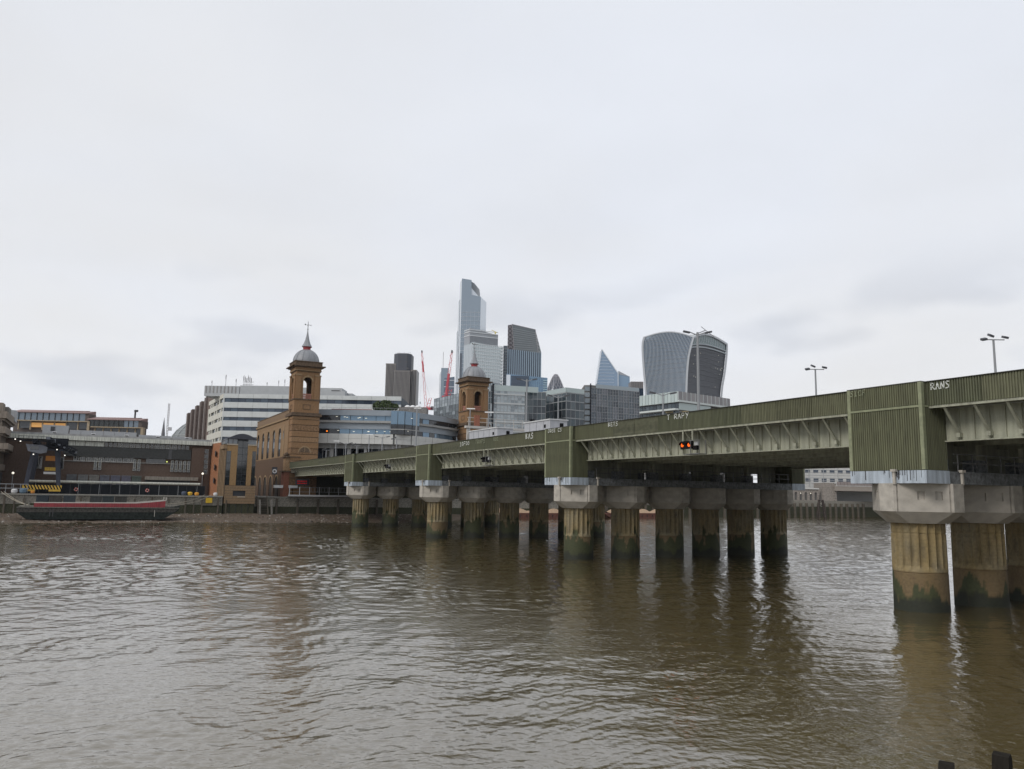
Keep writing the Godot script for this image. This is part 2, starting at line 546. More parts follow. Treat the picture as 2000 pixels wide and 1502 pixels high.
func make_bridge():
	var b := thing("railway_bridge", "green corrugated railway bridge on fluted concrete columns crossing the river", "bridge")
	var green := mat("green_sheet", Color(0.108, 0.112, 0.063), 0.62, "streak", 0.22)
	var greens := [green, mat("green_sheet_worn", Color(0.122, 0.124, 0.072), 0.66, "streak", 0.26), mat("green_sheet_dark", Color(0.097, 0.104, 0.06), 0.62, "streak", 0.18), mat("green_sheet_grey", Color(0.115, 0.118, 0.075), 0.68, "strong", 0.3)]
	var pale := mat("green_trim", Color(0.215, 0.23, 0.14), 0.6, "mottle", 0.3)
	var steel := mat("girder_paint", Color(0.30, 0.305, 0.235), 0.65, "streak", 0.17)
	mat("soffit_steel", Color(0.15, 0.145, 0.12), 0.9, "streak", 0.2)
	var beam := mat("beam_paint", Color(0.37, 0.42, 0.47), 0.6, "streak", 0.2)
	var dirty := mat("beam_grime", Color(0.17, 0.18, 0.185), 0.8, "strong", 0.4)
	var conc := mat("capital_concrete", Color(0.385, 0.36, 0.315), 0.85, "mottle", 0.22)
	var grime := mat("grime", Color(0.06, 0.06, 0.062), 0.9, "strong", 1.0)
	var edge := mat("parapet_cap", Color(0.06, 0.06, 0.05), 0.7)
	var spray := mat("spray_paint", Color(0.62, 0.64, 0.6), 0.8, "strong", 0.9)
	var faint := mat("worn_spray_paint", Color(0.27, 0.29, 0.2), 0.8, "strong", 0.9)
	var tide := StandardMaterial3D.new()
	tide.vertex_color_use_as_albedo = true
	tide.albedo_texture = grey_tex("mottle")
	tide.uv1_triplanar = true; tide.uv1_world_triplanar = true
	tide.uv1_scale = Vector3(0.6, 0.6, 0.6)
	tide.roughness = 0.75
	# deck with its main girders
	var z_s := 60.0
	var z_n := -175.0
	var s := MB.new()
	s.box(Vector3(-0.4, 11.9, z_n), Vector3(EAST + 0.4, 12.45, z_s))
	part(b, "deck", s.mesh(), mat("deck_concrete", Color(0.24, 0.235, 0.22), 0.9, "mottle", 0.2))
	for x in [4.2, 8.9, 13.7, 18.4, 23.2]:
		bx(b, "inner_girder", steel, Vector3(x, 11.15, (z_s + z_n) / 2), Vector3(0.5, 1.5, z_s - z_n))
	var zz := z_n + 2.0
	while zz < z_s:
		bx(b, "cross_girder", steel, Vector3(EAST / 2, 11.3, zz), Vector3(EAST - 0.4, 1.1, 0.3))
		zz += 4.0
	# outer girders, parapets and braces, span by span
	var spans := [[2.65, z_s], [-37.35, -2.65], [-77.1, -42.65], [-116.42, -82.4], [z_n, -121.72]]
	var sm := MB.new()
	sm.bar(Vector3(-2.02, 12.42, 0), Vector3(-0.62, 10.72, 0), 0.13, 0.16, Vector3.BACK)
	sm.box(Vector3(-0.86, 10.6, -0.12), Vector3(-0.57, 10.86, 0.12))
	var brace_mesh := sm.mesh()
	sm = MB.new()
	sm.bar(Vector3(2.02, 12.42, 0), Vector3(0.62, 10.72, 0), 0.13, 0.16, Vector3.BACK)
	var brace_east := sm.mesh()
	for sp in spans:
		var z0: float = sp[0]
		var z1: float = sp[1]
		var l := z1 - z0
		for side in [-1, 1]:
			var xw: float = -0.5 if side < 0 else EAST + 0.5
			var g := part(b, "girder", BOXM_sized(Vector3(0.08, 2.0, l)), steel, Vector3(xw, 11.4, (z0 + z1) / 2))
			bx(g, "bottom_flange", steel, Vector3(0.03 * side, -1.0, 0), Vector3(0.42, 0.07, l))
			bx(b, "walkway_slab", mat("walkway_concrete", Color(0.2, 0.2, 0.17)), Vector3(xw + side * 0.8, 12.47, (z0 + z1) / 2), Vector3(1.55, 0.1, l))
			if side < 0:
				var q := z0 + 0.9
				while q < z1:
					bx(g, "stiffener", steel, Vector3(-0.09, 0.0, q - (z0 + z1) / 2), Vector3(0.1, 1.9, 0.03))
					q += 0.92 if q > -46 else 1.84
			var nb := int(round(l / 1.84))
			for i in nb:
				var z := z0 + (i + 0.5) * l / nb
				if side < 0: part(b, "brace", brace_mesh, steel, Vector3(0, 0, z))
				elif z < 0: part(b, "brace", brace_east, steel, Vector3(EAST, 0, z))
			# ribbed parapet sheets with lapped joints
			var np := int(round(l / 3.4))
			var pw := l / np
			var pm := corrugated(pw - 0.015, 1.46)
			for i in np:
				if side < 0:
					part(b, "parapet_sheet", pm, greens[(i * 7 + int(-z0)) % 11 % 4], Vector3(-2.2 + (0.012 if i % 2 else 0.0), 12.5, z0 + i * pw))
				elif z0 + i * pw < 0:
					part(b, "parapet_sheet", pm, green, Vector3(EAST + 2.2, 12.5, z0 + (i + 1) * pw), Vector3(0, PI, 0))
			bx(b, "parapet_back", green, Vector3(xw + side * 1.62, 13.22, (z0 + z1) / 2), Vector3(0.04, 1.44, l))
			bx(b, "parapet_cap", edge, Vector3(xw + side * 1.68, 13.98, (z0 + z1) / 2), Vector3(0.2, 0.035, l))
			bx(b, "edge_channel", steel, Vector3(xw + side * 1.56, 12.42, (z0 + z1) / 2), Vector3(0.12, 0.16, l))
	# piers: pylon boxes, cap beams, capitals and shafts
	var shafts := [column_mesh(5, 1.15, 0.75), column_mesh(12, 1.0, 0.6), column_mesh(31, 2.5, 0.35), column_mesh(47, 2.35, 0.5), column_mesh(66, 1.7, 0.4)]
	var head := capital_mesh()
	var sheet_low := corrugated(4.9, 3.78)
	var sheet_top := corrugated(4.9, 1.36)
	var side_low := corrugated(2.05, 3.78)
	var side_top := corrugated(0.42, 1.36)
	for r in 4:
		var z: float = ROWS[r]
		for side in [-1, 1]:
			var xo: float = -2.75 if side < 0 else EAST + 2.75
			var turn := 0.0 if side < 0 else PI
			var mid: float = xo + 1.12 * -side
			var py := part(b, "pylon", BOXM_sized(Vector3(2.1, 5.3, 5.16)), green, Vector3(mid, 11.27, z))
			var f: int = -side  # towards the bridge
			var zs := -2.45 if side < 0 else 2.45
			part(py, "cladding_sheet", sheet_low, green, Vector3(-f * 1.12, -2.65, zs), Vector3(0, turn, 0))
			part(py, "cladding_sheet", sheet_top, green, Vector3(-f * 1.12, 1.3, zs), Vector3(0, turn, 0))
			for e in [-1, 1]:
				# the two short sides: local z side e
				var ry := PI / 2 if e > 0 else -PI / 2
				var x0 := -1.02 if e > 0 else 1.02
				part(py, "cladding_sheet", side_low, green, Vector3(x0, -2.65, 2.65 * e), Vector3(0, ry, 0))
				bx(py, "corner_trim", pale, Vector3(-f * 1.1, 0.02, 2.56 * e), Vector3(0.1, 5.3, 0.24))
				bx(py, "corner_trim", pale, Vector3(-f * 1.0, 0.02, 2.62 * e), Vector3(0.24, 5.3, 0.1))
				bx(py, "waist_trim", pale, Vector3(0, 1.2, 2.63 * e), Vector3(2.05, 0.12, 0.1))
				var xt := -1.0 if side < 0 else 0.58
				if e < 0: xt += 0.42
				part(py, "cladding_sheet", side_top, green, Vector3(xt, 1.3, 2.64 * e), Vector3(0, ry, 0))
			bx(py, "waist_trim", pale, Vector3(-f * 1.11, 1.2, 0), Vector3(0.1, 0.13, 4.95))
			bx(py, "top_cap", edge, Vector3(0, 2.69, 0), Vector3(2.3, 0.05, 5.34))
			bx(b, "beam_end", beam, Vector3(mid, 8.21, z), Vector3(2.2, 0.78, 5.4))
		bx(b, "cap_beam", dirty, Vector3(EAST / 2, 8.2, z), Vector3(EAST + 1.1, 0.76, 5.3))
		# plates added to block the daylight between beam and deck, but for gaps
		for q in [[-0.4, 7.8], [10.5, 14.2], [15.7, 19.7], [21.0, 25.0], [26.3, 29.1]]:
			bx(b, "blocking_plate", steel, Vector3((q[0] + q[1]) / 2, 9.85, z), Vector3(q[1] - q[0], 2.5, 0.3))
		if r == 0 or r == 3: bx(b, "blocking_plate", steel, Vector3(17.0, 9.85, z - 0.2), Vector3(19.0, 2.5, 0.12))  # one more plate added to keep these rows dark
		for q in [[7.8, 10.5], [14.2, 15.7], [19.7, 21.0], [25.0, 26.3]]:
			bx(b, "blocking_head", steel, Vector3((q[0] + q[1]) / 2, 10.4, z), Vector3(q[1] - q[0], 1.4, 0.3))
		for e in [-1, 1]:
			for k in 6:
				bx(b, "bearing_block", dirty, Vector3([0.3, 4.2, 8.9, 13.7, 18.4, 23.2][k], 9.0, z + 1.3 * e), Vector3(1.1, 0.84, 0.9))
				bx(b, "bearing_plinth", steel, Vector3([0.3, 4.2, 8.9, 13.7, 18.4, 23.2][k], 9.9, z + 1.3 * e), Vector3(0.5, 1.0, 0.6))
			var rail := MB.new()
			for k in 20:
				var px := 0.6 + k * 1.48
				rail.box(Vector3(px, 8.58, z + 2.5 * e - 0.03), Vector3(px + 0.05, 9.65, z + 2.5 * e + 0.03))
			for hy in [9.1, 9.65]:
				rail.box(Vector3(0.2, hy, z + 2.5 * e - 0.02), Vector3(29.0, hy + 0.05, z + 2.5 * e + 0.02))
			part(b, "guard_rail", rail.mesh(), mat("rail_steel", Color(0.12, 0.12, 0.12), 0.5))
			# drain spouts on the beam faces
			bx(b, "drain_pipe", conc, Vector3(0.65, 8.15, z + 2.72 * e), Vector3(0.14, 0.78, 0.14))
			bx(b, "drain_hopper", conc, Vector3(0.65, 8.6, z + 2.74 * e), Vector3(0.34, 0.16, 0.24))
		# grime runs on the painted beam ends, below the drains and joints
		rng.seed = 60 + r
		for k in 26:
			var zs: float = z + (rng.randf_range(-2.6, 2.6) if k < 10 else rng.randfn(0.75, 0.4))
			var hs := rng.randf_range(0.12, 0.7)
			bx(b, "grime_run", grime, Vector3(-2.742, 8.6 - hs / 2, clampf(zs, z - 2.65, z + 2.65)), Vector3(0.008, hs, rng.randf_range(0.015, 0.07)))
		bx(b, "drain_pipe", conc, Vector3(-2.83, 8.15, z + 0.6), Vector3(0.14, 0.78, 0.16))
		bx(b, "drain_hopper", conc, Vector3(-2.85, 8.6, z + 0.6), Vector3(0.24, 0.16, 0.34))
		for j in 6:
			var k: int = 0 if r == 0 and j == 0 else 1 if r == 0 else [2, 3, 4][(r + j) % 3]
			var col := part(b, "column", shafts[k], tide, Vector3(COLS[j], 0, z), Vector3(0, TAU * ((j * 5 + r * 3) % 11) / 11.0 if r + j > 0 else 2.2, 0))
			col.rotation.y = snappedf(col.rotation.y, TAU / 20)
			part(b, "capital", head, conc, Vector3(COLS[j], 0, z))
	return b

func BOXM_sized(size: Vector3) -> BoxMesh:
	var m := BoxMesh.new()
	m.size = size
	return m

# ------------------------------------------------------------------------------------------------ far bank: ground, wharf, station
func bb(parent: Node, called: String, m: Material, x0: float, x1: float, y0: float, y1: float, z0: float, z1: float) -> MeshInstance3D:
	return bx(parent, called, m, Vector3((x0 + x1) / 2, (y0 + y1) / 2, (z0 + z1) / 2), Vector3(absf(x1 - x0), absf(y1 - y0), absf(z1 - z0)))

func arch_wall(s: MB, x0: float, x1: float, y0: float, y1: float, a: float, b: float, sill: float, crown: float, depth: float, k := 10):
	# a stretch of wall that faces +z at z = 0 with one round-headed opening, its reveal going back by depth
	var f := func(x: float, y: float, z := 0.0) -> Vector3: return Vector3(x, y, z)
	var r := (b - a) / 2
	var cx := (a + b) / 2
	var spring := crown - r
	if a > x0: s.quad(f.call(x0, y0), f.call(a, y0), f.call(a, y1), f.call(x0, y1))
	if x1 > b: s.quad(f.call(b, y0), f.call(x1, y0), f.call(x1, y1), f.call(b, y1))
	if sill > y0:
		s.quad(f.call(a, y0), f.call(b, y0), f.call(b, sill), f.call(a, sill))
		s.quad(f.call(a, sill), f.call(b, sill), f.call(b, sill, -depth), f.call(a, sill, -depth))
	s.quad(f.call(a, sill, -depth), f.call(a, sill), f.call(a, spring), f.call(a, spring, -depth))
	s.quad(f.call(b, sill), f.call(b, sill, -depth), f.call(b, spring, -depth), f.call(b, spring))
	for i in k:
		var t0 := PI * i / k
		var t1 := PI * (i + 1) / k
		var p0 := Vector2(cx - r * cos(t0), spring + r * sin(t0))
		var p1 := Vector2(cx - r * cos(t1), spring + r * sin(t1))
		s.quad(f.call(p0.x, p0.y), f.call(p1.x, p1.y), f.call(p1.x, y1), f.call(p0.x, y1))
		s.quad(f.call(p0.x, p0.y, -depth), f.call(p1.x, p1.y, -depth), f.call(p1.x, p1.y), f.call(p0.x, p0.y))

func arch_band(s: MB, a: float, b: float, crown: float, w: float, z0: float, z1: float, k := 10):
	# the moulded ring round an arch head
	var r := (b - a) / 2
	var cx := (a + b) / 2
	var spring := crown - r
	for i in k:
		var t0 := PI * i / k
		var t1 := PI * (i + 1) / k
		var d0 := Vector2(-cos(t0), sin(t0)); var d1 := Vector2(-cos(t1), sin(t1))
		var c := Vector2(cx, spring)
		var i0 := c + d0 * r; var i1 := c + d1 * r; var o0 := c + d0 * (r + w); var o1 := c + d1 * (r + w)
		s.quad(Vector3(i0.x, i0.y, z1), Vector3(i1.x, i1.y, z1), Vector3(o1.x, o1.y, z1), Vector3(o0.x, o0.y, z1))
		s.quad(Vector3(o0.x, o0.y, z1), Vector3(o1.x, o1.y, z1), Vector3(o1.x, o1.y, z0), Vector3(o0.x, o0.y, z0))

func make_ground():
	var s := MB.new()
	s.box(Vector3(-700, 0.0, -2600), Vector3(90, 5.05, -172.5))
	s.box(Vector3(90, 0.0, -2600), Vector3(1600, 5.05, -187.5))
	structure("embankment_ground", s.mesh(), mat("paving", Color(0.16, 0.15, 0.14), 0.9))
	# the foreshore: a shelving strip of shingle and silt with its stones
	var nz := FastNoiseLite.new()
	nz.seed = 8; nz.frequency = 0.06; nz.fractal_octaves = 5
	s = MB.new()
	var top := func(x: float, t: float) -> Vector3:
		var edge := -131.0 + 3.0 * nz.get_noise_1d(x * 1.2)
		var wall := -169.0 if x < 20 else lerpf(-169.0, -189.0, clampf((x - 60) / 60.0, 0, 1))
		if x > 20: edge = lerpf(edge, wall + 5.0, clampf((x - 20) / 30.0, 0, 1))
		var h := -0.35 + 1.35 * t + 0.3 * nz.get_noise_2d(x * 2.2, t * 60.0) * minf(1.0, t * 4.0)
		return Vector3(x, h, lerpf(edge, wall, t))
	var cols := 300
	for i in cols:
		var x0 := -135.0 + i * 0.9
		for j in 26:
			var t0 := j / 26.0
			var t1 := (j + 1) / 26.0
			s.quad(top.call(x0, t0), top.call(x0 + 0.9, t0), top.call(x0 + 0.9, t1), top.call(x0, t1))
	structure("foreshore", s.mesh(), mat("shingle", Color(0.105, 0.08, 0.058), 0.75, "strong", 0.35))
	s = MB.new()
	rng.seed = 77
	for i in 5200:
		var x := rng.randf_range(-100, 30)
		var t := pow(rng.randf(), 1.4)
		var p: Vector3 = top.call(x, t)
		var r := rng.randf_range(0.08, 0.3) * (1.6 if rng.randf() < 0.06 else 1.0)
		var k := rng.randf_range(0.55, 1.25)
		s.colour = Color(0.125, 0.098, 0.076) * k if rng.randf() < 0.92 else Color(0.3, 0.28, 0.25)
		var a := p + Vector3(-r, -0.05, rng.randf_range(-r, r)); var b := p + Vector3(rng.randf_range(-r, r), -0.05, r)
		var c := p + Vector3(r, -0.05, rng.randf_range(-r, r) * 0.5); var d := p + Vector3(0, -0.05, -r); var e := p + Vector3(0, r * 0.7, 0)
		s.tri(a, b, e); s.tri(b, c, e); s.tri(c, d, e); s.tri(d, a, e)
	var m := StandardMaterial3D.new()
	m.vertex_color_use_as_albedo = true
	m.roughness = 0.8
	var o := part(self, "shingle_stones", s.mesh(), m)
	o.set_meta("kind", "stuff"); o.set_meta("label", "loose stones and debris lying on the foreshore"); o.set_meta("category", "stones")

func make_river_walls():
	var pale := mat("wall_concrete", Color(0.24, 0.225, 0.19), 0.9, "strong", 0.35)
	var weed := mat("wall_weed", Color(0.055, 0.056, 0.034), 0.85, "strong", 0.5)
	var wood := mat("fender_timber", Color(0.11, 0.095, 0.075), 0.9, "streak", 0.6)
	var cope := mat("coping_stone", Color(0.26, 0.25, 0.22), 0.9, "mottle", 0.4)
	var t := thing("river_wall", "weathered concrete river wall with timber fenders behind the moored barge", "river wall", Vector3(0, 0, 0))
	var x := -128.0
	var k := 0
	while x < -19.2:
		var w := minf(3.6, -19.0 - x)
		bb(t, "wall_panel", pale, x + 0.03, x + w - 0.03, 2.9, 4.85, -172.3, -168.2 - 0.05 * (k % 3))
		bb(t, "weed_panel", weed, x + 0.02, x + w - 0.02, -0.6, 2.9 + 0.25 * sin(k * 2.1), -172.3, -168.05 - 0.04 * (k % 2))
		bb(t, "fender", wood, x - 0.17, x + 0.17, 0.4, 4.7 - 0.4 * (k % 2), -168.1, -167.72)
		if k % 2 == 0: bb(t, "fender", wood, x + 1.7, x + 1.95, 0.4, 4.3, -168.1, -167.8)
		x += 3.6; k += 1
	bb(t, "coping", cope, -128, -19.0, 4.85, 5.14, -172.4, -167.9)
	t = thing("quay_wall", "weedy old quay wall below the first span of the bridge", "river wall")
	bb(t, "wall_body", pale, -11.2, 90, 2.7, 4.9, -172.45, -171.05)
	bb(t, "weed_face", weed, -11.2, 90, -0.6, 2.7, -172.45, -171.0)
	bb(t, "coping", cope, -11.2, 90, 4.9, 5.16, -172.4, -170.8)
	for i in 18: bb(t, "fender", wood, -6.0 + i * 5.2, -5.5 + i * 5.2, 0.3, 4.7, -171.0, -170.6)
	t = thing("downstream_wall", "long river wall with upright timbers beyond the bridge", "river wall")
	bb(t, "wall_body", pale, 90, 420, 3.9, 6.2, -190.5, -186.0)
	bb(t, "weed_face", weed, 90, 420, -0.6, 3.9, -190.5, -185.8)
	for i in 44: bb(t, "fender", wood, 90.5 + i * 3.2, 91.2 + i * 3.2, -0.4, 5.2, -185.85, -185.2)

func window_unit(parent: Node, frame: Material, pane: Material, x0: float, x1: float, y0: float, y1: float, z: float, bars := 1, depth := 0.12):
	# a framed window that faces +z: one pane set back, a frame of four bars and upright bars between
	var w := bb(parent, "window", pane, x0, x1, y0, y1, z - 0.05, z + 0.02)
	var t := minf(0.11, (x1 - x0) * 0.12)
	var s := MB.new()
	s.box(Vector3(x0 - t, y0 - t, z - 0.02), Vector3(x0, y1 + t, z + depth)); s.box(Vector3(x1, y0 - t, z - 0.02), Vector3(x1 + t, y1 + t, z + depth))
	s.box(Vector3(x0, y0 - t, z - 0.02), Vector3(x1, y0, z + depth)); s.box(Vector3(x0, y1, z - 0.02), Vector3(x1, y1 + t, z + depth))
	for i in range(1, bars):
		var x := lerpf(x0, x1, float(i) / bars)
		s.box(Vector3(x - t / 2, y0, z - 0.02), Vector3(x + t / 2, y1, z + depth * 0.8))
	part(parent, "window_frame", s.mesh(), frame)
	return w

func make_depot():
	var brick := mat("depot_brick", Color(0.115, 0.082, 0.064), 0.9, "brick", 0.5)
	var grey := mat("depot_spandrel", Color(0.055, 0.057, 0.055), 0.75, "mottle", 0.3)
	var cream := mat("depot_fascia", Color(0.52, 0.53, 0.47), 0.7, "streak", 0.2)
	var roofm := mat("depot_roof", Color(0.28, 0.28, 0.28), 0.8, "mottle", 0.1)
	var frame := mat("depot_frames", Color(0.34, 0.34, 0.32), 0.7, "", 0.1)
	var pane := glass("depot_glass", Color(0.018, 0.02, 0.022), 0.08)
	var recess: Material = M["dark_recess"]
	var t := thing("wharf_depot", "long brown brick wharf depot with a cream roof fascia behind the barge", "depot", Vector3(0, 0, -182))
	bb(t, "brick_block", brick, -66, -20.65, 5.05, 17.9, -34, -0.2)
	bb(t, "roof_slab", roofm, -66, -20.7, 18.72, 19.2, -34, 0.3)
	bb(t, "fascia", cream, -66.2, -20.6, 17.72, 18.72, -33, 0.9)
	for i in 16: bb(t, "fascia_joint", grey, -63.4 + i * 2.8, -63.37 + i * 2.8, 17.75, 18.7, 0.88, 0.91)
	bb(t, "eaves_strip", grey, -66, -20.7, 17.62, 17.72, -1, 0.4)
	# top storey: white panels, then a long strip of windows
	for i in 4: bb(t, "white_panel", cream, -53.2 + i * 2.05, -51.25 + i * 2.05, 16.5, 17.6, -0.2, 0.05)
	var x := -44.9
	var k := 0
	while x < -25.9:
		var tall := k % 7 < 3
		var w := 0.62 if tall else 1.0
		window_unit(t, frame, pane, x, x + w, 16.6, 17.5, -0.1, 1 if tall else 2)
		if not tall: bb(t, "window_transom", frame, x, x + w, 16.92, 17.0, -0.1, 0.02)
		x += w + 0.33; k += 1
	bb(t, "spandrel", grey, -53.4, -25.4, 13.95, 16.42, -0.3, 0.35)
	bb(t, "spandrel_shaft", recess, -30.6, -29.9, 13.95, 16.42, 0.3, 0.38)
	# lower strip
	x = -51.2; k = 0
	while x < -39.2:
		window_unit(t, frame, pane, x, x + 0.95, 13.0, 13.85, -0.05, 2)
		x += 1.32; k += 1
	for i in 3: bb(t, "dark_opening", pane, -43.9 + i * 1.75, -42.9 + i * 1.75, 13.0, 13.9, -0.2, 0.06)  # unglazed openings, their darkness made with dark panes
	bb(t, "dark_opening", pane, -35.6, -31.2, 12.95, 13.9, -0.2, 0.06)
	bb(t, "string_course", frame, -53.4, -25.4, 12.78, 12.9, -0.2, 0.1)
	# stair windows that drop below the strip
	for g in [[-47.2, 2], [-38.7, 2], [-30.2, 5]]:
		for i in g[1]:
			window_unit(t, cream, pane, g[0] + 0.35 + i * 0.96, g[0] + 0.85 + i * 0.96, 11.6, 13.6, 0.02, 1, 0.16)
			window_unit(t, frame, pane, g[0] + 0.3 + i * 0.96, g[0] + 0.9 + i * 0.96, 10.95, 11.4, 0.02, 1)
	for g in [[-59.0, 2], [-54.6, 2]]:
		for i in g[1]: window_unit(t, frame, pane, g[0] + i * 0.75, g[0] + 0.55 + i * 0.75, 10.9, 13.6, -0.05, 1)
	bb(t, "brick_pier", brick, -25.2, -22.3, 5.1, 17.0, -0.3, 0.5)
	for i in 5: window_unit(t, frame, pane, -22.1, -21.3, 10.6 + i * 1.3, 11.55 + i * 1.3, -0.05, 1)
	bb(t, "door_panel", mat("depot_door", Color(0.12, 0.125, 0.13), 0.7), -52.4, -50.3, 8.0, 9.7, -0.2, 0.1)
	bb(t, "canopy", mat("canopy_board", Color(0.25, 0.225, 0.19), 0.8, "streak", 0.3), -35.6, -23.4, 8.75, 9.6, -1, 1.4)
	bb(t, "loading_mouth_shade", recess, -35.4, -23.6, 7.9, 8.75, -0.3, 0.2)  # dark panel painted for the shadow inside the loading mouth
	var lamp := lamp_mat("depot_lamp", Color(0.95, 1.0, 0.55), 0.9)
	bb(t, "wall_light", lamp, -31.0, -30.75, 13.2, 13.45, 0.1, 0.3)
	# plant and lights on the roof
	var plant := mat("roof_plant", Color(0.33, 0.34, 0.35), 0.7, "soft", 0.3)
	for p in [[-58.5, -53.0, 21.4], [-52.8, -38, 20.5], [-37.5, -30.0, 20.0], [-29.5, -25.0, 19.9]]:
		var h := thing("roof_plant_room", "grey metal plant housing on the depot roof, %s" % ["tall with a dark louvre", "longest, in the middle", "low and third along", "smallest, nearest the station"][int(p[0] > -53) + int(p[0] > -38) + int(p[0] > -30)], "plant housing", Vector3((p[0] + p[1]) / 2, 19.2, -188), 0, "plant on the depot roof")
		var w: float = p[1] - p[0]
		var n := maxi(2, int(w / 2.2))
		for i in n: bx(h, "panel", plant, Vector3(-w / 2 + (i + 0.5) * w / n, (p[2] - 19.2) / 2, 0), Vector3(w / n - 0.05, p[2] - 19.2, 3.0))
		if p[0] < -58: bx(h, "louvre", M["dark_metal"], Vector3(-0.6, 1.3, 1.52), Vector3(0.9, 1.1, 0.06))
	for p in [-55.8, -47.6, -40.3, -33.2, -26.4]:
		var h := thing("roof_light", "small white skylight hood on the depot roof, %s from the terraced block" % ["first", "second", "third", "fourth", "fifth"][[-55.8, -47.6, -40.3, -33.2, -26.4].find(p)], "skylight", Vector3(p, 19.2, -184), 0, "skylights on the depot roof")
		bx(h, "hood", mat("white_metal", Color(0.7, 0.7, 0.7), 0.5, "soft"), Vector3(0, 0.42, 0), Vector3(0.95, 0.16, 0.8))
		bx(h, "kerb", grey, Vector3(0, 0.17, 0), Vector3(0.7, 0.34, 0.6))

func make_walkway():
	# the covered quay edge in front of the depot
	var pale := mat("pipe_paint", Color(0.46, 0.46, 0.40), 0.6, "streak", 0.3)
	var black := mat("bay_shade_black", Color(0.022, 0.024, 0.027), 0.6, "mottle", 0.3)  # near-black stands for the shadow in the open bays below the pipe
	var rail := mat("rail_grey", Color(0.3, 0.31, 0.32), 0.5, "", 1.0)
	var t := thing("quay_bay_shade", "black panels standing for the shaded open bays of the quay under a pale pipe", "screen", Vector3(0, 5.05, -173.4))
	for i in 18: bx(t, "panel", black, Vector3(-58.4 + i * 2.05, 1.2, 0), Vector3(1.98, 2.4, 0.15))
	for i in 19: bx(t, "post", mat("quay_post", Color(0.035, 0.037, 0.04), 0.6, "", 1.0), Vector3(-59.45 + i * 2.05, 1.2, 0.12), Vector3(0.1, 2.4, 0.1))
	t = thing("service_pipe", "long pale jointed pipe running level above the black panels of the shaded quay bays", "pipe", Vector3(0, 7.86, -172.2))
	for i in 15:
		var s := MB.new()
		s.tube(Vector3(-59.3 + i * 2.37, 0, 0), Vector3(-59.3 + i * 2.37 + 2.33, 0, 0), 0.29, 0.29, 10)
		part(t, "pipe_length", s.mesh(), pale)
	for i in 9: bx(t, "bracket", rail, Vector3(-58 + i * 4.2, -1.5, -0.4), Vector3(0.09, 2.6, 0.09))
	t = thing("quay_railing", "thin grey railing at the open left end of the quay", "railing", Vector3(0, 5.14, -169.5))
	for i in 6: bx(t, "post", rail, Vector3(-66 + i * 1.35, 1.0, 0), Vector3(0.09, 2.0, 0.09))
	for y in [1.1, 2.0]: bx(t, "rail", rail, Vector3(-62.6, y, 0), Vector3(7.0, 0.12, 0.1))
	for p in [[-50.06, "near the crane"], [-35.3, "near the yellow floats"]]:
		var r := thing("life_ring", "red and white life ring on the black panels of the shaded quay bays %s" % p[1], "life ring", Vector3(p[0], 6.2, -173.2), 0, "life rings on the quay")
		var tor := TorusMesh.new()
		tor.inner_radius = 0.2; tor.outer_radius = 0.42; tor.rings = 16; tor.ring_segments = 8
		part(r, "ring", tor, mat("life_ring_red", Color(0.62, 0.12, 0.09), 0.6, "", 1.0), Vector3.ZERO, Vector3(PI / 2, 0, 0))
		for i in 4:
			var a := i * PI / 2 + 0.4
			bx(r, "white_band", mat("white_paint", Color(0.75, 0.75, 0.74), 0.6, "soft"), Vector3(cos(a) * 0.31, sin(a) * 0.31, 0.0), Vector3(0.24, 0.1, 0.25), Vector3(0, 0, a))
	# skips waiting in a row on the quay
	var tone := [Color(0.17, 0.17, 0.165), Color(0.2, 0.19, 0.17), Color(0.12, 0.125, 0.15), Color(0.115, 0.115, 0.15), Color(0.12, 0.115, 0.15), Color(0.08, 0.1, 0.085)]
	for i in 6:
		var x := -50.0 + i * 2.28
		waste_box(Vector3(x + 1.05, 5.05, -178.5), tone[i], 2.05, 4.5, "steel waste container standing on the quay, %s from the crane" % ["first", "second", "third", "fourth", "fifth", "sixth"][i], "waste containers on the quay")

func waste_box(at: Vector3, col: Color, w: float, h: float, label: String, group: String, y_rot := 0.0):
	var m := mat("box_%d_%d_%d" % [int(col.r * 999), int(col.g * 999), int(col.b * 999)], col, 0.65, "streak", 0.4)
	var t := thing("waste_container", label, "container", at, y_rot, group)
	var s := MB.new()
	s.box(Vector3(-w / 2, 0, -2.6), Vector3(w / 2, h, 0))
	var b := part(t, "body", s.mesh(), m)
	for i in 4: bx(b, "rib", m, Vector3(-w / 2 + (i + 0.5) * w / 4, h / 2, 0.04), Vector3(0.1, h - 0.25, 0.09))
	bx(b, "rim", m, Vector3(0, h - 0.1, 0.05), Vector3(w + 0.06, 0.16, 0.12))
	bx(t, "lid", mat("box_lid", Color(0.13, 0.13, 0.12), 0.8, "strong", 0.5), Vector3(0, h + 0.06, -1.3), Vector3(w, 0.1, 2.6))
	bx(t, "door_bar", mat("box_bar", Color(0.3, 0.29, 0.26), 0.6, "", 1.0), Vector3(-0.2, h * 0.55, 0.1), Vector3(w * 0.35, 0.14, 0.05))
	bx(t, "forklift_pocket", M["dark_metal"], Vector3(0, 0.2, 0.03), Vector3(w * 0.6, 0.2, 0.06))
	return t

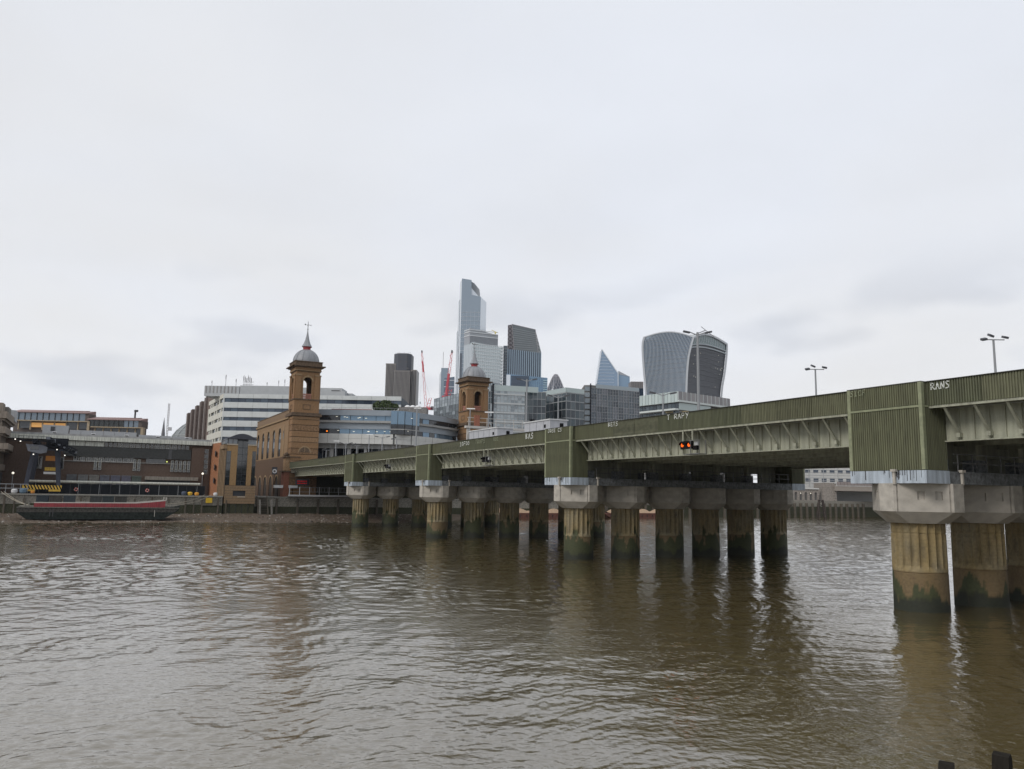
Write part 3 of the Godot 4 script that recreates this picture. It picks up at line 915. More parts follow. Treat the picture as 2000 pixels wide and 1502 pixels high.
func make_barge():
	var hull := mat("barge_hull", Color(0.026, 0.031, 0.028), 0.6, "strong", 0.22)
	var deck := mat("barge_deck", Color(0.2, 0.19, 0.165), 0.85, "strong", 0.4)
	var red := mat("barge_red", Color(0.235, 0.028, 0.034), 0.55, "streak", 0.3)
	var white := mat("barge_rail", Color(0.5, 0.47, 0.42), 0.6, "soft", 0.3)
	var t := thing("cargo_barge", "long dark steel cargo barge with red coaming aground by the wharf", "barge", Vector3(-44.8, 0.42, -146))
	# outline in (x, y) of the side, swept back over the beam with a chine
	var side := PackedVector2Array([Vector2(-12.7, 0), Vector2(11.3, 0), Vector2(14.2, 1.75), Vector2(14.5, 2.85), Vector2(13.2, 2.6), Vector2(11, 2.42), Vector2(-12, 2.32), Vector2(-14.4, 2.45), Vector2(-14.5, 1.3)])
	var s := MB.new()
	s.plate(side, -7.0, 0.0)
	part(t, "hull", s.mesh(), hull)
	s = MB.new()
	s.box(Vector3(-14.3, 2.42, -6.9), Vector3(-11.6, 2.5, -0.1)); s.box(Vector3(11.2, 2.5, -6.9), Vector3(14.2, 2.86, -0.1))
	part(t, "end_deck", s.mesh(), deck)
	s = MB.new()
	s.box(Vector3(-14.5, 2.25, -0.02), Vector3(14.3, 2.37, 0.14))
	part(t, "rubbing_strake", s.mesh(), deck)
	s = MB.new()
	s.plate(PackedVector2Array([Vector2(-14.45, 1.35), Vector2(13.5, 1.45), Vector2(14.2, 2.2), Vector2(-14.45, 2.2)]), 0.0, 0.012)
	part(t, "dry_plating", s.mesh(), mat("barge_dry_plate", Color(0.06, 0.057, 0.05), 0.75, "strong", 0.3))
	for e in [[-0.25, 0.0], [-6.9, -6.65]]:
		s = MB.new()
		s.plate(PackedVector2Array([Vector2(-11.7, 2.36), Vector2(11.6, 2.42), Vector2(11.6, 3.75), Vector2(9.0, 3.45), Vector2(6.2, 3.2), Vector2(-11.7, 3.12)]), e[0], e[1])
		var c := part(t, "coaming", s.mesh(), red)
		s = MB.new()
		var pts := [Vector3(-11.7, 3.2, 0), Vector3(6.2, 3.28, 0), Vector3(9, 3.53, 0), Vector3(11.7, 3.83, 0), Vector3(11.75, 4.5, 0)]
		for i in 4: s.bar(pts[i], pts[i + 1], 0.2, 0.2)
		part(c, "hand_rail", s.mesh(), white, Vector3(0, 0, (e[0] + e[1]) / 2))
		for i in 9: bx(c, "coaming_rib", red, Vector3(-10.6 + i * 2.6, 2.78, e[1] + 0.04), Vector3(0.1, 0.72, 0.07))
	for x in [-13.2, -12.6, 12.2, 12.9]:
		s = MB.new()
		s.tube(Vector3(x, 2.45, -1.2), Vector3(x, 3.05, -1.2), 0.17, 0.17, 8)
		part(t, "bollard", s.mesh(), deck)
	for x in [-8.9, -8.4]: bx(t, "draught_ladder", M["dark_metal"], Vector3(x, 1.3, 0.03), Vector3(0.16, 1.5, 0.06))
	bx(t, "draught_mark", white, Vector3(9.7, 1.2, 0.02), Vector3(0.1, 1.3, 0.03))
	# waste containers in the hold
	var xs := [-55.3, -53.05, -50.65, -45.95, -43.75, -41.4]
	var tone := [Color(0.03, 0.042, 0.05), Color(0.06, 0.054, 0.045), Color(0.04, 0.05, 0.056), Color(0.05, 0.052, 0.05), Color(0.035, 0.045, 0.046), Color(0.05, 0.047, 0.04)]
	for i in 6:
		waste_box(Vector3(xs[i], 2.0, -148.4), tone[i], 2.1, 3.0, "dark steel waste container in the barge hold, %s from its left end" % ["first", "second", "third", "fourth", "fifth", "sixth"][i], "waste containers in the barge")
	# mooring ropes
	var rope := mat("rope", Color(0.33, 0.3, 0.24), 0.9, "", 1.0)
	for r in [[Vector3(-57.6, 3.1, -147), Vector3(-64, 5.5, -168.3), "slack mooring rope from the left end of the barge to the quay", 0.35], [Vector3(-57.2, 3.1, -147), Vector3(-63.4, 5.5, -168.3), "second mooring rope from the left end of the barge, just inside the outer one", 0.4], [Vector3(-32.6, 3.6, -147.2), Vector3(-23.0, 5.4, -168.3), "mooring rope from the right end of the barge to the quay", 0.5], [Vector3(-32.0, 3.6, -147.4), Vector3(-21.6, 5.4, -168.3), "lower mooring rope from the right end of the barge sagging beside the first", 0.8]]:
		s = MB.new()
		for i in 8:
			var f := i / 8.0
			var g := (i + 1) / 8.0
			var a: Vector3 = r[0].lerp(r[1], f) - Vector3.UP * r[3] * 4 * f * (1 - f)
			var b: Vector3 = r[0].lerp(r[1], g) - Vector3.UP * r[3] * 4 * g * (1 - g)
			s.tube(a, b, 0.06, 0.06, 5)
		var o := part(self, numbered("mooring_rope"), s.mesh(), rope)
		o.set_meta("label", r[2]); o.set_meta("category", "rope"); o.set_meta("group", "mooring ropes")

func make_gantry():
	var blue := mat("gantry_blue", Color(0.03, 0.035, 0.052), 0.55, "soft", 0.4)
	var dark := mat("gantry_dark", Color(0.02, 0.022, 0.026), 0.6, "soft", 0.4)
	var grey := mat("gantry_cab", Color(0.15, 0.16, 0.185), 0.5, "soft", 0.4)
	var yellow := mat("hazard_yellow", Color(0.58, 0.37, 0.05), 0.6, "streak", 0.5)
	var black := mat("hazard_black", Color(0.02, 0.02, 0.02), 0.6, "", 1.0)
	var t := thing("gantry_crane", "dark blue wharf gantry crane on a hazard striped base", "crane", Vector3(-56.6, 5.05, -170.2))
	for l in [[-2.6, -3.1, 0.0], [2.5, 3.1, 0.0], [-2.4, -2.7, -9.0], [2.5, 2.9, -9.0]]:
		var s := MB.new()
		s.bar(Vector3(l[1], 1.9, l[2]), Vector3(l[0] + (0.35 if l[0] < 0 else -0.35), 10.0, l[2]), 0.85, 0.7, Vector3.BACK)
		part(t, "leg", s.mesh(), blue)
	for z in [0.0, -9.0]:
		var s := MB.new()
		s.box(Vector3(-3.7, 1.05, z - 0.4), Vector3(3.75, 1.95, z + 0.4))
		var b := part(t, "base_beam", s.mesh(), yellow)
		for i in 12:
			var x := -3.5 + i * 0.6
			s = MB.new()
			s.plate(PackedVector2Array([Vector2(x, 1.95), Vector2(x + 0.28, 1.95), Vector2(x + 0.75, 1.05), Vector2(x + 0.47, 1.05)]), z + 0.4, z + 0.42)
			part(b, "hazard_stripe", s.mesh(), black)
		for x in [-2.9, -2.0, 2.0, 2.9]:
			s = MB.new()
			s.tube(Vector3(x, 0.5, z - 0.22), Vector3(x, 0.5, z + 0.22), 0.5, 0.5, 14)
			part(t, "wheel", s.mesh(), dark)
		for x in [-2.45, 2.45]: bx(t, "bogie", yellow, Vector3(x, 0.85, z), Vector3(2.3, 0.45, 0.65))
	# head: twin girders that reach over the water, trolley, cab and machinery
	bx(t, "cross_beam", blue, Vector3(0, 10.4, 0), Vector3(6.6, 0.9, 0.9))
	bx(t, "cross_beam", blue, Vector3(0, 10.4, -9), Vector3(6.6, 0.9, 0.9))
	for x in [-1.9, 1.4]: bx(t, "runway_girder", dark, Vector3(x, 11.3, -2.5), Vector3(0.7, 0.9, 19.0))
	bx(t, "walk_platform", dark, Vector3(-2.4, 11.45, 3.6), Vector3(5.4, 0.22, 1.5))
	for i in 7: bx(t, "platform_stanchion", dark, Vector3(-5.0 + i * 0.85, 11.95, 4.3), Vector3(0.06, 0.9, 0.06))
	bx(t, "platform_rail", dark, Vector3(-2.4, 12.4, 4.3), Vector3(5.4, 0.07, 0.07))
	var s2 := MB.new()
	s2.plate(PackedVector2Array([Vector2(-3.6, 10.7), Vector2(-0.6, 10.6), Vector2(0.5, 10.1), Vector2(0.4, 9.0), Vector2(-0.8, 8.7), Vector2(-3.1, 9.2)]), 2.0, 4.0)
	part(t, "operator_cab", s2.mesh(), grey)
	bx(t, "cab_window", glass("cab_glass", Color(0.03, 0.035, 0.04)), Vector3(-1.9, 9.9, 4.03), Vector3(1.6, 0.7, 0.06))
	bx(t, "hoist_house", dark, Vector3(2.2, 11.2, 1.0), Vector3(4.2, 2.1, 3.0))
	var r := RandomNumberGenerator.new()
	r.seed = 9
	for i in 16:
		var a := Vector3(0.4 + i * 0.36, 11.9 - i * 0.17, 2.7)
		bx(t, "machinery", dark if i % 3 else grey, a + Vector3(0, r.randf_range(-0.5, 0.4), r.randf_range(-0.4, 0.5)), Vector3(r.randf_range(0.3, 0.9), r.randf_range(0.3, 0.8), 0.6))
	bar(t, "jib_bar", dark, Vector3(0.5, 11.6, 3.4), Vector3(6.1, 8.5, 3.4), 0.3, 0.35)
	bar(t, "jib_bar", dark, Vector3(0.8, 12.3, 3.2), Vector3(6.3, 9.7, 3.2), 0.2, 0.25)
	for i in 6: bar(t, "jib_lattice", dark, Vector3(1.2 + i * 0.85, 11.2 - i * 0.47, 3.4), Vector3(1.7 + i * 0.85, 11.9 - i * 0.42, 3.2), 0.1, 0.12)
	# container spreader hanging between the legs
	for y in [8.0, 5.6]: bx(t, "spreader_frame", yellow if y < 7 else mat("spreader_orange", Color(0.5, 0.2, 0.04), 0.6, "soft"), Vector3(1.1, y, -5), Vector3(2.3, 0.75 if y < 7 else 1.1, 2.0))
	for x in [0.2, 2.0]:
		for z in [-5.8, -4.2]: bar(t, "hoist_rope", dark, Vector3(x, 6.0, z), Vector3(x, 11, z), 0.06, 0.06)
	bx(t, "spreader_foot", mat("white_paint", Color(0.75, 0.75, 0.74)), Vector3(1.1, 4.7, -5), Vector3(2.6, 0.5, 2.2))
	var lm := lamp_mat("flood_lamp", Color(1.0, 0.98, 0.94), 1.1)
	for p in [[-4.6, 11.2, 4.4], [-1.7, 11.1, 4.4], [-5.6, 11.6, 4.4], [2.3, 9.7, 3.7], [3.9, 8.5, 3.7], [-2.0, 8.5, 4.2]]:
		bx(t, "floodlight", lm, Vector3(p[0], p[1], p[2]), Vector3(0.24, 0.2, 0.14))

func make_terraced_block():
	var conc := mat("terrace_concrete", Color(0.235, 0.2, 0.165), 0.9, "streak", 0.2)
	var pane := glass("terrace_glass", Color(0.03, 0.033, 0.035), 0.08)
	var t := thing("terraced_office", "brown concrete office block with overhanging storeys at the left edge", "office block", Vector3(-64.4, 5.05, -169))
	bb(t, "core", mat("terrace_core", Color(0.16, 0.15, 0.135), 0.8, "soft", 0.2), -50, -1.2, 0, 17.7, -24, -1.3)
	for b in [[16.2, 17.7, 0.0], [12.95, 14.4, 0.0], [9.5, 10.8, 0.75], [5.1, 6.4, -0.5]]:
		bb(t, "storey_fascia", conc, -50, b[2], b[0], b[1], -24, b[2] * 0.5)
		bb(t, "storey_soffit", conc, -50, b[2] - 0.5, b[0] - 0.45, b[0], -24, b[2] * 0.5 - 0.5)
	for y in [[14.4, 15.75], [10.8, 12.5], [6.4, 9.05]]:
		for i in 8:
			bb(t, "window", pane, -1.15, -1.05, y[0] + 0.05, y[1], -23.5 + i * 2.8, -21.0 + i * 2.8)
			bb(t, "window_post", conc, -1.2, -0.85, y[0], y[1] + 0.1, -20.95 + i * 2.8, -20.75 + i * 2.8)
		for i in 6:
			bb(t, "window", pane, -16.0 + i * 2.5, -13.8 + i * 2.5, y[0] + 0.05, y[1], -1.25, -1.15)
	bb(t, "roof_box", conc, -9, -1.0, 17.7, 19.6, -6, -1.0)
	bb(t, "roof_box", M["terrace_core"], -3.5, -0.4, 17.7, 19.2, -13, -6.5)
	bb(t, "roof_box", M["roof_plant"], -2.2, 0.2, 16.8, 19.4, -22, -17)
	for i in 2: bb(t, "corner_pier", conc, -2.2, -1.0, 0, 5.2, -20.0 + i * 17, -18.8 + i * 17)
	bb(t, "doorway_shade", M["dark_recess"], -1.3, -0.9, 0, 4.6, -17, -6)  # dark panel painted for the shadow in the open doorway

func make_brick_block():
	var yellow := mat("yellow_brick", Color(0.28, 0.18, 0.088), 0.9, "brick", 0.6)
	var tan_ := mat("tan_brick", Color(0.235, 0.165, 0.10), 0.9, "brick", 0.6)
	var orange := mat("orange_brick", Color(0.3, 0.14, 0.075), 0.9, "brick", 0.6)
	var stone := mat("pale_stone", Color(0.42, 0.37, 0.3), 0.85, "soft", 0.4)
	var pane := glass("bay_glass", Color(0.016, 0.02, 0.024), 0.06)
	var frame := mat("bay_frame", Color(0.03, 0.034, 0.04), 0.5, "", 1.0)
	var light_pane := glass("penthouse_glass", Color(0.13, 0.15, 0.17), 0.05, 0.9)
	var t := thing("brick_riverside_block", "narrow yellow and orange brick block with an arched dark roof beside the station", "office block", Vector3(-15.3, 0, -168))
	# rusticated plinth with a low arched mouth
	for i in 7:
		var y := 3.4 + i * 0.62
		if y > 5.1 and y < 6.3:
			bb(t, "plinth_course", tan_, -3.4, -1.5, y, y + 0.57, -12, 0)
			bb(t, "plinth_course", tan_, 1.45, 3.75, y, y + 0.57, -12, 0)
		else:
			bb(t, "plinth_course", tan_, -3.4, 3.75, y, y + 0.57, -12, 0.0)
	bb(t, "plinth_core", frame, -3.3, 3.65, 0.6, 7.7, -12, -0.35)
	var s := MB.new()
	arch_wall(s, -1.5, 1.45, 5.26, 6.5, -1.45, 1.4, 5.26, 6.4, 0.3, 10)
	bb(t, "arch_sill", stone, -0.4, 1.4, 4.9, 5.12, -0.2, 0.06)
	for i in 5: bb(t, "sheet_pile", M["wall_weed"], -3.4 + i * 1.43, -2.1 + i * 1.43, -0.6, 3.3, -3, -0.25 + 0.12 * (i % 2))
	# shaft: glass strip, brick, glass bay, brick, glass strip
	bb(t, "brick_core", tan_, -3.35, 3.3, 7.75, 17.45, -12, -0.5)
	bb(t, "window_strip", pane, -3.4, -2.42, 7.85, 16.0, -0.5, -0.12)
	bb(t, "window_strip", pane, 2.5, 3.4, 7.85, 16.1, -0.5, -0.12)
	bb(t, "brick_head", yellow, -3.4, -2.42, 16.0, 17.45, -0.6, 0)
	bb(t, "brick_head", yellow, 2.5, 3.4, 16.1, 17.45, -0.6, 0)
	bb(t, "brick_pier", yellow, -2.42, -0.97, 7.75, 17.45, -0.6, 0.05)
	bb(t, "brick_pier", yellow, 1.41, 2.5, 7.75, 17.45, -0.6, 0.05)
	for i in 7:
		bb(t, "bay_pane", pane, -0.95, 0.2, 7.2 + i * 1.62, 8.72 + i * 1.62, -0.4, -0.2)
		bb(t, "bay_pane", pane, 0.26, 1.4, 7.2 + i * 1.62, 8.72 + i * 1.62, -0.4, -0.2)
		bb(t, "bay_transom", frame, -0.97, 1.41, 8.72 + i * 1.62, 8.82 + i * 1.62, -0.4, -0.1)
	bb(t, "bay_mullion", frame, 0.2, 0.26, 7.1, 18.6, -0.4, -0.1)
	for y in [16.2, 12.9, 9.7]: bb(t, "strip_bar", frame, -3.4, -2.42, y - 3.2, y - 3.05, -0.4, -0.08)
	bb(t, "stone_ledge", stone, -3.5, -0.97, 17.45, 17.72, -12, 0.15)
	bb(t, "stone_ledge", stone, 1.41, 3.5, 17.45, 17.72, -12, 0.15)
	# glazed top storey under the arched roof
	for i in 4:
		var x: float = [-3.15, -2.05, 1.45, 2.4][i]
		bb(t, "penthouse_pane", light_pane, x, x + 0.95, 17.78, 18.95, -0.8, -0.5)
	bb(t, "penthouse_wall", frame, -3.3, 3.4, 17.72, 19.0, -12, -0.7)
	var roof := PackedVector2Array()
	for i in 15:
		var f := i / 14.0
		roof.append(Vector2(lerpf(-3.55, 3.55, f), 18.95 + 1.3 * sin(PI * f)))
	s = MB.new()
	s.plate(roof, -12.5, 0.1)
	part(t, "arched_roof", s.mesh(), mat("roof_lead", Color(0.04, 0.042, 0.055), 0.6, "soft"))
	# splayed west side with brick ribs, then the orange wall behind
	s = MB.new()
	s.prism(PackedVector2Array([Vector2(-3.45, -0.05), Vector2(-4.1, -6.5), Vector2(-3.2, -6.5), Vector2(-3.2, -0.4)]), 5.0, 17.5)
	part(t, "splayed_wall", s.mesh(), frame)
	for i in 5:
		var z := -0.7 - i * 1.35
		var x := -3.5 - (-z) * 0.1
		bb(t, "brick_rib", tan_, x - 0.22, x + 0.35, 5.05, 16.9, z - 0.42, z + 0.42)
	bb(t, "brick_head", tan_, -4.25, -3.2, 16.5, 17.5, -6.6, -0.1)
	for i in 5: bb(t, "penthouse_pane", light_pane, -4.02, -3.4, 17.7, 18.75, -6.2 + i * 1.25, -5.1 + i * 1.25)
	s = MB.new()
	s.prism(PackedVector2Array([Vector2(-4.1, -6.6), Vector2(-5.3, -15.0), Vector2(3.0, -22.0), Vector2(3.0, -6.6)]), 5.05, 18.3)
	part(t, "orange_wall", s.mesh(), orange)
	for y in [8.3, 11.6, 15.0]:
		bx(t, "window", pane, Vector3(-4.72, y + 0.65, -10.6), Vector3(4.4, 1.3, 0.12), Vector3(0, PI / 2 - 0.142, 0))

func make_tower(at: Vector3, label: String):
	var brick := mat("tower_brick", Color(0.232, 0.14, 0.074), 0.9, "brick", 0.55)
	var brick2 := mat("tower_brick_sooty", Color(0.205, 0.126, 0.07), 0.9, "strong", 0.3)
	var brick3 := mat("tower_brick_pale", Color(0.25, 0.158, 0.088), 0.9, "brick", 0.45)
	var dark := mat("tower_stone", Color(0.12, 0.085, 0.058), 0.9, "strong", 0.35)
	var cream := mat("tower_trim", Color(0.27, 0.19, 0.11), 0.85, "mottle", 0.4)
	var lead := mat("dome_lead", Color(0.235, 0.245, 0.26), 0.5, "streak", 0.5)
	var red := mat("collar_red", Color(0.26, 0.03, 0.032), 0.6, "soft")
	var pink := mat("baluster_pink", Color(0.42, 0.2, 0.15), 0.8, "soft")
	var black: Material = M["dark_metal"]
	var t := thing("station_tower", label, "tower", at, 0, "station towers")
	# shaft of deep courses with sunk joints
	bb(t, "shaft_core", dark, -3.35, 3.35, 0, 21.3, -3.35, 3.35)
	var ys := [0.0, 2.6, 5.0, 7.3, 9.6, 11.2, 12.75, 14.35, 15.75, 17.35, 18.9, 20.35, 21.2]
	for i in ys.size() - 1:
		var y0: float = ys[i]
		var y1: float = ys[i + 1] - 0.15
		bb(t, "stone_course", [brick, brick2, brick, brick3][i % 4], -3.55, 3.55, y0, y1, -3.55, 3.55)
	# blind lunette low on the south face
	var s := MB.new()
	arch_band(s, -1.35, 1.35, 13.0, 0.35, 3.5, 3.62)
	part(t, "lunette_ring", s.mesh(), cream)
	s = MB.new()
	var lun := PackedVector2Array()
	for i in 13: lun.append(Vector2(1.35 * cos(PI * i / 12), 11.65 + 1.35 * sin(PI * i / 12)))
	s.plate(lun, 3.54, 3.58)
	part(t, "lunette", s.mesh(), dark)
	bb(t, "lunette_bar", cream, -0.06, 0.06, 11.65, 13.0, 3.57, 3.62)
	# string cornice
	bb(t, "cornice", dark, -4.0, 4.0, 21.2, 21.75, -4.0, 4.0)
	bb(t, "cornice", dark, -3.75, 3.75, 21.75, 22.1, -3.75, 3.75)
	# pedestal with sunk panels
	bb(t, "pedestal", brick, -3.3, 3.3, 22.1, 25.5, -3.3, 3.3)
	for a in 4:
		var q := Node3D.new()
		q.name = "belfry_face"
		t.add_child(q, true)
		q.rotation.y = a * PI / 2
		bb(q, "panel_rim", dark, -1.0, 1.0, 23.0, 23.12, 3.3, 3.38); bb(q, "panel_rim", dark, -1.0, 1.0, 24.2, 24.32, 3.3, 3.38)
		bb(q, "panel_rim", dark, -1.0, -0.88, 23.0, 24.3, 3.3, 3.38); bb(q, "panel_rim", dark, 0.88, 1.0, 23.0, 24.3, 3.3, 3.38)
		# open arch with a balustrade
		s = MB.new()
		arch_wall(s, -3.15, 3.15, 25.8, 33.4, -1.15, 1.15, 25.8, 31.65, 0.75)
		var w := part(q, "arch_wall", s.mesh(), brick, Vector3(0, 0, 3.15))
		s = MB.new()
		arch_wall(s, -2.4, 2.4, 25.8, 33.4, -1.15, 1.15, 25.8, 31.65, 0.01)
		part(q, "inner_face", s.mesh(), dark, Vector3(0, 0, 2.39))
		s = MB.new()
		arch_band(s, -1.15, 1.15, 31.65, 0.4, 3.1, 3.3)
		part(q, "arch_ring", s.mesh(), cream)
		bb(q, "keystone", cream, -0.22, 0.22, 31.6, 32.35, 3.1, 3.36)
		for x in [-2.45, 2.45]:
			bb(q, "pilaster", brick, x - 0.62, x + 0.62, 25.8, 32.3, 3.1, 3.45)
			bb(q, "pilaster_cap", cream, x - 0.72, x + 0.72, 32.0, 32.35, 3.1, 3.56)
		for i in 7:
			bb(q, "baluster", pink, -1.05 + i * 0.32, -0.88 + i * 0.32, 25.85, 27.0, 2.75, 2.95)
		bb(q, "balustrade_rail", pink, -1.15, 1.15, 27.0, 27.2, 2.65, 3.05)
		for i in 12: bb(q, "dentil", dark, -2.75 + i * 0.48, -2.5 + i * 0.48, 33.05, 33.3, 3.15, 3.42)
	bb(t, "string_course", dark, -3.5, 3.5, 25.5, 25.8, -3.5, 3.5)
	bb(t, "frieze", brick, -3.4, 3.4, 33.4, 34.2, -3.4, 3.4)
	bb(t, "frieze_trim", cream, -3.5, 3.5, 33.3, 33.5, -3.5, 3.5)
	bb(t, "main_cornice", dark, -3.85, 3.85, 34.2, 34.45, -3.85, 3.85)
	bb(t, "main_cornice", dark, -4.35, 4.35, 34.45, 34.7, -4.35, 4.35)
	bb(t, "attic", dark, -3.6, 3.6, 34.7, 35.75, -3.6, 3.6)
	bb(t, "attic_cap", dark, -3.75, 3.75, 35.75, 35.9, -3.75, 3.75)
	# square-ribbed lead dome
	s = MB.new()
	var prof := PackedVector2Array()
	for i in 10:
		var a := PI / 2 * i / 9.0 * 0.88
		prof.append(Vector2(3.5 * cos(a), 35.9 + 3.7 * sin(a)))
	s.lathe(Vector3.ZERO, prof, 24)
	var d := part(t, "dome", s.mesh(), lead)
	for k in 12:
		var a := TAU * k / 12
		s = MB.new()
		for i in 9:
			var p := prof[i]; var q := prof[i + 1]
			s.bar(Vector3(cos(a) * (p.x + 0.02), p.y, sin(a) * (p.x + 0.02)), Vector3(cos(a) * (q.x + 0.02), q.y, sin(a) * (q.x + 0.02)), 0.14, 0.14, Vector3(cos(a), 0.3, sin(a)))
		part(d, "dome_rib", s.mesh(), lead)
	s = MB.new()
	s.lathe(Vector3.ZERO, PackedVector2Array([Vector2(1.2, 39.2), Vector2(1.0, 39.6), Vector2(1.05, 40.1), Vector2(1.32, 40.3)]), 8, false)
	part(t, "red_collar", s.mesh(), red)
	s = MB.new()
	s.lathe(Vector3.ZERO, PackedVector2Array([Vector2(1.4, 40.3), Vector2(1.4, 40.42), Vector2(0.95, 41.2), Vector2(0.55, 42.3), Vector2(0.25, 43.8), Vector2(0.12, 44.8), Vector2(0.07, 47.4)]), 8, false)
	part(t, "spire", s.mesh(), lead)
	s = MB.new()
	s.lathe(Vector3(0, 45.2, 0), PackedVector2Array([Vector2(0.02, -0.25), Vector2(0.2, 0), Vector2(0.02, 0.25)]), 8)
	s.bar(Vector3(-0.8, 46.4, 0), Vector3(0.8, 46.4, 0), 0.07, 0.07)
	s.bar(Vector3(0, 46.4, -0.8), Vector3(0, 46.4, 0.8), 0.07, 0.07)
	s.cbox(Vector3(-0.75, 46.5, 0), Vector3(0.3, 0.35, 0.06)); s.cbox(Vector3(0.8, 46.4, 0), Vector3(0.15, 0.3, 0.06))
	part(t, "weather_vane", s.mesh(), mat("vane_iron", Color(0.06, 0.06, 0.06), 0.5, "", 1.0))
	return t

func make_station():
	make_tower(Vector3(1.7, 5.05, -179.6), "brick clock-style tower with lead dome nearest the wharf, at the bridge end")
	make_tower(Vector3(53.0, 5.45, -182.2), "domed brick tower further right, in front of the glass skyscrapers")
	var brick := mat("station_brick", Color(0.245, 0.162, 0.092), 0.9, "brick", 0.5)
	var sooty := mat("station_sooty_brick", Color(0.115, 0.075, 0.05), 0.92, "brick", 0.5)
	var stone: Material = M["tower_trim"]
	var pane := glass("arch_glass", Color(0.1, 0.12, 0.15), 0.08, 0.8)
	var black: Material = M["dark_metal"]
	# the flank wall: local +z of this node points out of the wall (-x in the world), local x runs back along -z
	var t := thing("station_wall", "long brick station flank wall with tall arched windows beside the domed tower", "station wall", Vector3(-2.0, 5.05, -183.2), -PI / 2)
	# local x = along -z? rotation -90 deg: local x -> world +z, local z -> world -x; so the wall runs to local -x
	var n := 14
	var w := 8.1
	for i in n:
		var x1 := -3.2 - i * w
		var x0 := x1 - w
		var c := (x0 + x1) / 2
		var s := MB.new()
		arch_wall(s, x0, x1, 10.6, 20.6, c - 1.7, c + 1.7, 10.9, 18.8, 0.14)
		part(t, "bay_wall", s.mesh(), brick)
		s = MB.new()
		arch_band(s, c - 1.7, c + 1.7, 18.8, 0.5, 0.0, 0.05)
		part(t, "arch_ring", s.mesh(), stone)
		bb(t, "window_light", pane, c - 1.7, c + 1.7, 12.6, 16.2, -0.2, -0.12)
		bb(t, "window_pane", glass("arch_dark_glass", Color(0.03, 0.032, 0.036), 0.08), c - 1.7, c + 1.7, 10.9, 19.0, -0.3, -0.16)
		bb(t, "impost", stone, x0 + 0.1, c - 1.75, 15.7, 16.1, 0.0, 0.05)
		bb(t, "impost", stone, c + 1.75, x1 - 0.1, 15.7, 16.1, 0.0, 0.05)
		bb(t, "sill_pier", stone, c - 2.3, c - 1.75, 10.6, 15.7, 0.0, 0.045)
		bb(t, "sill_pier", stone, c + 1.75, c + 2.3, 10.6, 15.7, 0.0, 0.045)
		s = MB.new()
		arch_wall(s, x0, x1, 0.0, 10.6, c - 2.4, c + 2.4, 0.0, 5.6, 0.14)
		part(t, "base_wall", s.mesh(), sooty, Vector3(0, 0, 0.25))
		s = MB.new()
		arch_band(s, c - 2.4, c + 2.4, 5.6, 0.45, 0.25, 0.3)
		part(t, "base_ring", s.mesh(), stone)
		bb(t, "base_arch_shade", mat("base_arch_dark", Color(0.06, 0.05, 0.042), 0.8), c - 2.4, c + 2.4, 0, 5.7, 0.02, 0.1)  # dark panel painted for the shadow inside the base arch
	bb(t, "end_wall", brick, -3.2, 3.7, 10.6, 22.9, -4, 0.0)
	bb(t, "end_base", sooty, -3.2, 3.7, 0, 10.6, -4, 0.25)
	bb(t, "end_niche", stone, -2.4, -1.0, 11.2, 19.5, 0.0, 0.1)
	var s3 := MB.new()
	var oval := PackedVector2Array()
	for i in 14: oval.append(Vector2(-1.7 + 0.42 * cos(TAU * i / 14), 16.6 + 1.3 * sin(TAU * i / 14)))
	s3.plate(oval, 0.1, 0.13)
	part(t, "oval_window", s3.mesh(), glass("arch_dark_glass", Color(0.03, 0.032, 0.036), 0.08))
	bb(t, "cornice", stone, -3.2 - n * w, 3.6, 20.6, 21.0, -3, 0.35)
	bb(t, "parapet", mat("station_parapet", Color(0.2, 0.14, 0.09), 0.9, "brick", 0.5), -3.2 - n * w, 3.6, 21.0, 22.9, -3, 0.05)
	bb(t, "coping", M["tower_stone"], -3.2 - n * w, 3.6, 22.9, 23.05, -3, 0.15)
	# abutment pedestal at the bridge end
	var p := thing("abutment_pier", "brick and stone pedestal where the green parapet ends", "pier", Vector3(-2.2, 5.05, -177.2))
	bb(p, "brick_pier", mat("abutment_red", Color(0.27, 0.115, 0.075), 0.9, "brick", 0.5), -1.1, 0.3, 0, 6.4, -2, 1.2)
	bb(p, "stone_pier", M["tower_stone"], 0.3, 2.8, 0, 6.4, -2, 1.0)
	bb(p, "cornice", M["tower_stone"], -1.6, 3.2, 6.4, 6.75, -2.4, 1.6)
	bb(p, "upper_pier", brick, -0.8, 2.6, 6.75, 10.2, -2, 0.9)
	bb(p, "upper_cornice", M["tower_stone"], -1.2, 3.0, 10.2, 10.5, -2.2, 1.3)
	# carved beasts on top, a low mound of stone
	var g := RandomNumberGenerator.new()
	g.seed = 3
	var sc := MB.new()
	for i in 9:
		var c := Vector3(-0.9 + i * 0.33, 10.8 + 0.35 * sin(i * 1.3), 0.2 + g.randf_range(-0.4, 0.4))
		sc.lathe(c, PackedVector2Array([Vector2(0.02, -0.45), Vector2(0.4, -0.2), Vector2(0.42, 0.15), Vector2(0.2, 0.4), Vector2(0.02, 0.48)]), 7)
	part(p, "carving", sc.mesh(), M["tower_stone"])
	# dark hall under the offices and between the towers
	var hall := thing("station_hall", "dark open station mouth under the curved offices", "station hall", Vector3(0, 5.05, -190))
	bb(hall, "back_wall", M["inner_concrete"], 5, 50, 0, 13, -30, -28)
	bb(hall, "platform_deck", M["soffit_steel"], -1.5, 56, 6.2, 7.2, -28, 18)
	bb(hall, "abutment_face", M["wall_weed"], -1.5, 56, 0, 6.2, -28, 8)  # dark weed colour of the river walls, reused above the tide
